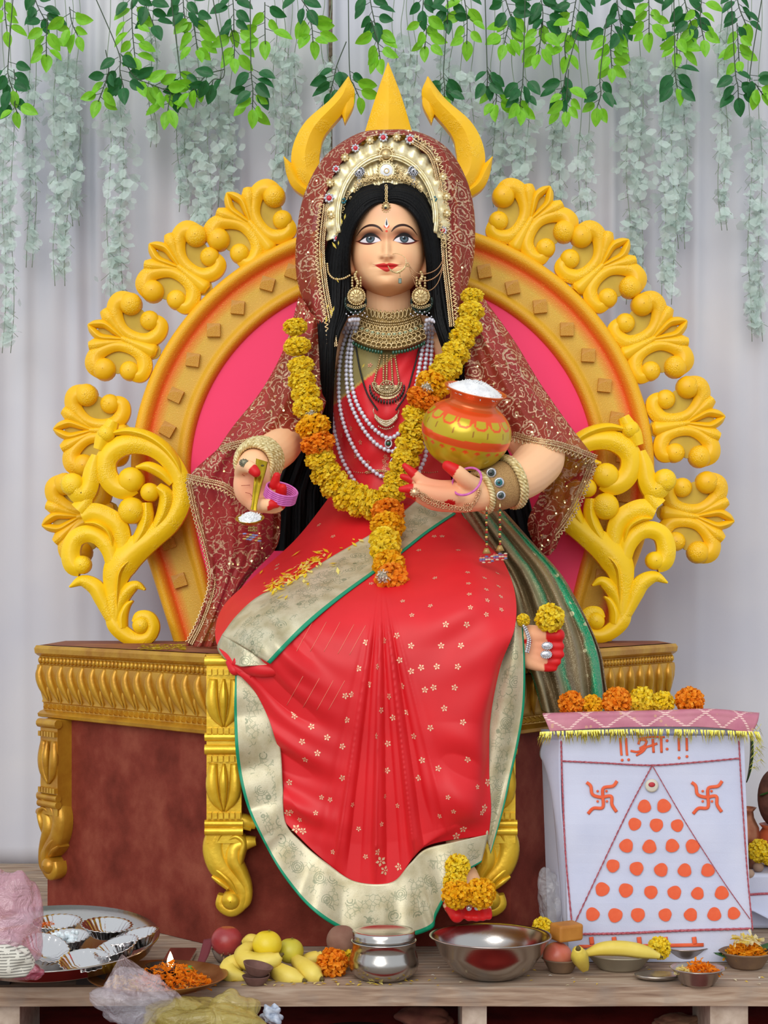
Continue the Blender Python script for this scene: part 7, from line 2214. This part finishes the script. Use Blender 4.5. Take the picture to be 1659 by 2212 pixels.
for x, y, r_, me, lb in ((1234, 1520, 27, ORA[0], 'orange marigold on the pink cloth at the end nearest the throne'), (1279, 1523, 22, YOR[0], 'small amber marigold between two orange ones on the pink cloth'), (1332, 1516, 31, ORA[1], 'large orange marigold beside the yellow pair on the pink cloth'),
                         (1388, 1511, 27, YEL[0], 'taller yellow marigold of the pair on the pink cloth'), (1432, 1518, 24, YEL[1], 'smaller yellow marigold of the pair on the pink cloth'), (1490, 1514, 30, ORA[2], 'orange marigold standing apart past the yellow pair on the pink cloth')):
    loose_flower(x, y, 3.975, r_, me, lb, (.05, -.75, .65), 'marigolds on the pink cloth')

# ------------------------------------------------------------------ low altar behind the box
ad = 4.30
b = MB(); x0 = (1560 - CX) * ad / F; zt = CAMZ - (1888 - HY) * ad / F
alt = thing('low_altar', 'low white draped altar behind the painted box', 'altar', (x0 + .3, ad - 4 + .2, TOPZ))
b.box((x0, ad - 4, TOPZ + .001), (x0 + .6, ad - 4 + .4, zt)); bevel(b.build('altar_block', WC, alt, smooth=False), .008)
P = surf([[(1600, 1935, 4.285), (1680, 1930, 4.285)], [(1610, 1960, 4.27), (1690, 1985, 4.26)], [(1632, 1970, 4.25), (1700, 2005, 4.24)]], 14, 10); b = MB(); b.grid(P); solid(b.build('hanging_cloth', WC, alt), .002)
b = MB(); b.tube([A(1590, 1935, 4.285), A(1640, 1931, 4.283), A(1720, 1928, 4.285)], .003, 6); b.build('cord', CR, alt)
ac = A(1608, 1800, 4.40); ac.z = zt
cv_ = thing('copper_vessel', 'narrow copper vessel holding a green mango leaf', 'vessel', ac)
b = MB(); b.lathe([(.001, .001), (.030, .001), (.038, .02), (.040, .06), (.036, .10), (.024, .125), (.022, .14), (.030, .15), (.027, .15), (.02, .14), (.001, .13)], ac, 32); b.build('vessel_body', M('aged_copper', '#8E4E38', .35, .7, '#B07858', 20), cv_)
bigleaf(1612, 1690, 4.37, .16, .036, (.22, -.05, 1), 'upright mango leaf standing in the copper vessel', 'mango_leaf')
bigleaf(1640, 1718, 4.40, .11, .03, (.75, -.1, .5), 'drooping mango leaf in front of the coconut', 'mango_leaf')
kc = A(1680, 1800, 4.42); kc.z = zt
b = MB(); b.lathe([(.001, .001), (.03, .001), (.055, .03), (.058, .06), (.045, .085), (.038, .095), (.046, .105), (.042, .105), (.001, .09)], kc, 36); tag(b.build('clay_pot', M('red_clay_pot', '#B0482A', .5, 0, '#C2603A', 20)), 'red clay pot carrying the dark coconut', 'pot')
b = MB(); b.lathe([(max(.0005, .05 * math.sin(t_) ** .9), .075 - .075 * math.cos(t_)) for t_ in np.linspace(.02, PI - .02, 18)], kc + Vector((0, 0, .096)), 24); tag(b.build('coconut', M('coconut_fibre', '#4A2A22', .9, 0, '#6E4436', 40, .5, 60)), 'dark fibrous coconut standing in the red clay pot', 'coconut')
loose_flower(1640, 1838, 4.33, 24, YEL[0], 'yellow marigold on the altar beside the copper vessel', (-.2, -1, .3))
loose_flower(1664, 1852, 4.32, 18, YEL[1], 'smaller yellow marigold at the altar edge below the clay pot', (-.2, -1, .3))
fruit(1638, 1873, 12, 4.33, 'betel_nut', M('betel_nut', '#9A7E6C', .8), 'round betel nut on the white altar', 'nut')
fruit(1618, 1888, 12, 4.31, 'betel_nut', M('betel_nut_2', '#AD907C', .8), 'pale betel nut at the altar edge by the box', 'nut')
# ------------------------------------------------------------------ artificial vines hanging before the curtain
def leaf_mesh(name, mat, L=.058, W=.0165):
    b = MB(); n_ = 9
    P = np.zeros((n_, 5, 3))
    for i in range(n_):
        t_ = i / (n_ - 1); w_ = W * (math.sin(PI * t_ ** .8) ** .8) + .0003
        for j, s_ in enumerate((-1, -.5, 0, .5, 1)):
            P[i, j] = (w_ * s_, -.35 * w_ * abs(s_) + .10 * L * t_ * t_, -L * t_)
    b.grid(P)
    b.tube([(0, .0006, .006), (0, .0006, -L * .5)], [.0008, .0003], 4)
    o = b.build(name, mat, None, origin=(0, 0, 0)); me = o.data; bpy.data.objects.remove(o); return me
def m_leaf(name, c1, c2, tr):
    t = NT(name); t.base(t.ramp(t.noise(60, 3), [(.35, lin(c1)), (.65, lin(c2))]), .4, 0, .4)
    tl = t.n('ShaderNodeBsdfTranslucent'); tl.inputs[0].default_value = lin(tr)
    mx = t.n('ShaderNodeMixShader'); mx.inputs[0].default_value = .3
    t.L.new(t.p.outputs[0], mx.inputs[1]); t.L.new(tl.outputs[0], mx.inputs[2]); t.L.new(mx.outputs[0], t.out.inputs[0])
    return t.m
DK = leaf_mesh('leaf_dark', m_leaf('dark_green_leaf', '#1E5A30', '#2C6E3C', '#3A8A3A'))
LM = leaf_mesh('leaf_lime', m_leaf('lime_leaf', '#6FB81E', '#86CC2C', '#A8E040'))
STEM = M('vine_stem', '#3A4A34', .7)
WORDS = ['no', 'one', 'two', 'three', 'four', 'five', 'six', 'seven', 'eight', 'nine', 'ten', 'eleven', 'twelve', 'thirteen', 'fourteen', 'fifteen', 'sixteen']
used_lab = {}
RL = np.random.RandomState(31)
def sprig(x0, y0, x1, y1, nd, nl, spread=1.0, d=5.10, stem_from=None):
    """a stem from (x0,y0) to (x1,y1); nd dark leaves then nl lime ones along it"""
    top = A(stem_from[0] if stem_from else x0, (stem_from[1] if stem_from else y0) - 0, d)
    key = (nd, nl)
    lab = 'vine sprig with %s dark and %s lime leaves' % (WORDS[nd], WORDS[nl])
    if nd == 0: lab = 'vine sprig of %s lime leaves only' % WORDS[nl]
    if nl == 0: lab = 'vine sprig of %s dark leaves only' % WORDS[nd]
    if stem_from: lab += ' on long stem'
    th_ = thing('vine_sprig', lab, 'vine', A(x1, y1, d), 'green vine sprigs hanging before the curtain')
    mx_, my_ = (x0 + x1) / 2 + RL.uniform(-6, 6), (y0 + y1) / 2
    pts = [(x0, y0, d), (mx_, my_, d - .01), (x1, y1, d)]
    if stem_from: pts = [(stem_from[0], stem_from[1], d)] + pts
    b = MB(); b.tube([tuple(A(*p)) for p in pts], .0016, 5, 24)
    n_ = nd + nl
    lv = []
    for k in range(n_):
        t_ = (k + .4) / n_
        x = x0 + (x1 - x0) * t_ + (mx_ - (x0 + x1) / 2) * 4 * t_ * (1 - t_); y = y0 + (y1 - y0) * t_
        s_ = -1 if k % 2 else 1
        last = k == n_ - 1
        ang_ = (0 if last else s_ * RL.uniform(.5, 1.25)) * spread + math.atan2(x1 - x0, y1 - y0)
        sub = RL.uniform(4, 20) if not last else 0
        bx, by_ = x + math.sin(ang_) * sub, y + math.cos(ang_) * sub * .8
        dd = d + RL.uniform(-.025, .02)
        b.tube([tuple(A(x, y, d)), tuple(A(bx, by_, dd))], .0009, 4)
        lv.append((bx, by_, dd, ang_, k < nd))
    b.build('stem', STEM, th_)
    for bx, by_, dd, ang_, dark in lv:
        q = Quaternion((0, 1, 0), -ang_) @ Quaternion((0, 0, 1), RL.uniform(-.8, .8)) @ Quaternion((1, 0, 0), RL.uniform(-.45, .35))
        place('leaf', DK if dark else LM, A(bx, by_, dd), th_, q, RL.uniform(.72, 1.05))
SPR = [(10, -30, 16, 75, 0, 8), (70, -30, 98, 45, 8, 0), (104, 28, 100, 122, 2, 9), (150, 15, 172, 85, 0, 7), (300, -30, 335, 62, 8, 0), (285, -20, 292, 130, 2, 12), (395, -30, 400, 50, 8, 0), (412, 20, 428, 112, 1, 11),
       (500, -30, 505, 70, 8, 1), (500, 62, 505, 132, 0, 7), (572, 5, 573, 95, 1, 6), (640, -30, 672, 28, 5, 0), (662, 20, 676, 92, 0, 10), (795, -30, 812, 60, 9, 0), (800, 40, 822, 132, 1, 10), (915, -25, 912, 30, 4, 0), (918, 28, 917, 105, 0, 8),
       (1000, -20, 1008, 95, 1, 8), (1085, -30, 1105, 40, 8, 0), (1105, 30, 1088, 100, 0, 10), (1160, -30, 1172, 60, 9, 1), (1170, 48, 1162, 122, 0, 9), (1250, -30, 1232, 80, 5, 6), (1228, 60, 1222, 128, 2, 4), (1330, -30, 1345, 75, 11, 0), (1322, 45, 1322, 152, 2, 12),
       (1400, -30, 1402, 75, 3, 8), (1470, -30, 1495, 60, 9, 0), (1470, 50, 1462, 118, 3, 7), (1515, 0, 1522, 92, 0, 9), (1590, -30, 1612, 55, 9, 1), (1592, 50, 1597, 138, 1, 8), (960, -30, 966, 50, 6, 0)]
for a in SPR: sprig(*a)
LOW = [(255, 110, 268, 195, 9, 0, (195, -30)), (235, 150, 212, 220, 3, 7, (228, 108)), (290, 165, 372, 200, 1, 10, (262, 118)), (485, 150, 440, 195, 5, 0, (455, -30)), (450, 160, 405, 205, 1, 6, (484, 150)), (388, 150, 384, 205, 5, 0, (366, -30)), (372, 195, 362, 245, 1, 5, (384, 190)), (542, 145, 545, 240, 8, 6, (540, -30)),
       (728, 140, 712, 205, 10, 0, (748, 90)), (755, 150, 778, 215, 1, 6, (752, -30)), (958, 155, 960, 210, 7, 2, (964, 60)), (1052, 140, 1052, 190, 6, 0, (1047, -30)), (1066, 185, 1070, 230, 0, 6, (1052, 150)), (1130, 160, 1122, 240, 6, 4, (1135, -30)), (1222, 160, 1200, 215, 6, 0, (1250, 60)), (1226, 185, 1224, 245, 0, 7, (1228, 150)),
       (1296, 165, 1288, 238, 5, 3, (1310, 40)), (1458, 140, 1464, 195, 7, 1, (1455, -30)), (1588, 150, 1595, 215, 8, 0, (1578, -30)), (1620, 160, 1648, 205, 3, 5, (1650, -30)), (18, 130, 30, 200, 8, 1, (30, -30)), (36, 205, 38, 245, 2, 3, (30, 150))]
for x0, y0, x1, y1, nd, nl, sf in LOW: sprig(x0, y0, x1, y1, nd, nl, .9, 5.06, sf)

# pale mint garlands
t = NT('pale_mint_silk'); t.base(t.ramp(t.noise(12, 3), [(.3, lin('#BCD2C8')), (.7, lin('#D2E0DA'))]), .6, 0, .2); t.p.inputs['Alpha'].default_value = .45
MINT = t.m
PSTEM = M('pale_stem', '#8A9A84', .8)
PALE = [(18, 150, 745, 26), (68, 160, 560, 20), (132, 120, 600, 36), (162, 130, 470, 24), (250, 215, 640, 42), (395, 100, 440, 26), (440, 130, 490, 44), (488, 190, 430, 34), (604, 80, 420, 30), (634, 120, 380, 20), (705, 120, 340, 22), (862, 80, 320, 30), (890, 110, 340, 22), (965, 100, 290, 28), (1010, 160, 380, 34),
        (1075, 230, 430, 30), (1125, 200, 420, 44), (1205, 250, 500, 26), (1262, 290, 560, 26), (1372, 130, 640, 42), (1445, 130, 640, 34), (1474, 150, 520, 24), (1562, 60, 480, 20), (1632, 260, 720, 34), (330, 60, 300, 16)]
ORD = ['first', 'second', 'third', 'fourth', 'fifth', 'sixth', 'seventh', 'eighth', 'ninth', 'tenth', 'eleventh', 'twelfth', 'thirteenth', 'fourteenth', 'fifteenth']
plab = {}
for sd, nm in ((-1, 'spoon hand side'), (1, 'rice pot side')):
    ids = sorted([k for k, p in enumerate(PALE) if (p[0] - 714) * sd > 0], key=lambda k: abs(PALE[k][0] - 714))
    for i, k in enumerate(ids): plab[k] = 'faded mint silk vine, %s from the bamboo pole on the %s' % (ORD[i], nm)
dup = {}
for o_ in [o_ for o_ in COL.objects if o_.name.startswith('vine_sprig')]: dup.setdefault(o_['label'], []).append(o_)
for lb, os_ in dup.items():
    if len(os_) > 1:
        for i, o_ in enumerate(sorted(os_, key=lambda q: abs(q.location.x - XG))): o_['label'] = lb + ', %s from the pole' % ORD[i]
for k, (x, y0, y1, wd) in enumerate(PALE):
    d_ = 5.21 if k % 2 else 5.15
    th_ = thing('pale_vine', plab[k], 'vine', A(x, y1, d_), 'faded mint vines on the curtain')
    b = MB()
    for q in (-.35, .3):
        pts = [tuple(A(x + wd * q + 5 * math.sin(j * 1.7 + k + q * 9), y, d_ + .005)) for j, y in enumerate(np.linspace(-40, y1 + 18, 9))]
        b.tube(pts, .0011, 4, 40)
        for j in range(int((y1 - y0) / 26)):
            y = y0 + 26 * j + RL.uniform(0, 20); s_ = RL.choice([-1, 1]); xx = x + wd * q
            b.tube([tuple(A(xx, y, d_)), tuple(A(xx + s_ * RL.uniform(8, 18), y + RL.uniform(6, 20), d_ - .005))], .0007, 4)
    b.build('stem', PSTEM, th_)
    b = MB()
    n_ = int((y1 - y0) * wd / 62)
    for j in range(n_):
        t_ = RL.uniform(0, 1); y = y0 + (y1 - y0) * t_
        fade = .55 + .45 * math.sin(PI * min(1, t_ * 1.2 + .12))
        xx = x + RL.normal(0, .5) * wd * fade
        r = RL.uniform(7, 14) * d_ / F
        c = np.array(tuple(A(xx, y, d_ + RL.uniform(-.024, .02))))
        n1 = RL.normal(0, 1, 3); n1[1] -= 1.2; n1 /= np.linalg.norm(n1)
        t1 = np.cross(n1, RL.normal(0, 1, 3)); t1 /= np.linalg.norm(t1); t2 = np.cross(n1, t1)
        cup = n1 * r * .25
        V = [c + t1 * r * 1.2 + cup, c + t1 * r * .5 + t2 * r * .8, c - t1 * r * .5 + t2 * r * .75 + cup * .5, c - t1 * r * 1.1, c - t1 * r * .5 - t2 * r * .75 + cup, c + t1 * r * .5 - t2 * r * .8, c]
        b.add(V, [(6, 0, 1), (6, 1, 2), (6, 2, 3), (6, 3, 4), (6, 4, 5), (6, 5, 0)])
    b.build('pale_leaves', MINT, th_, flag='stuff')
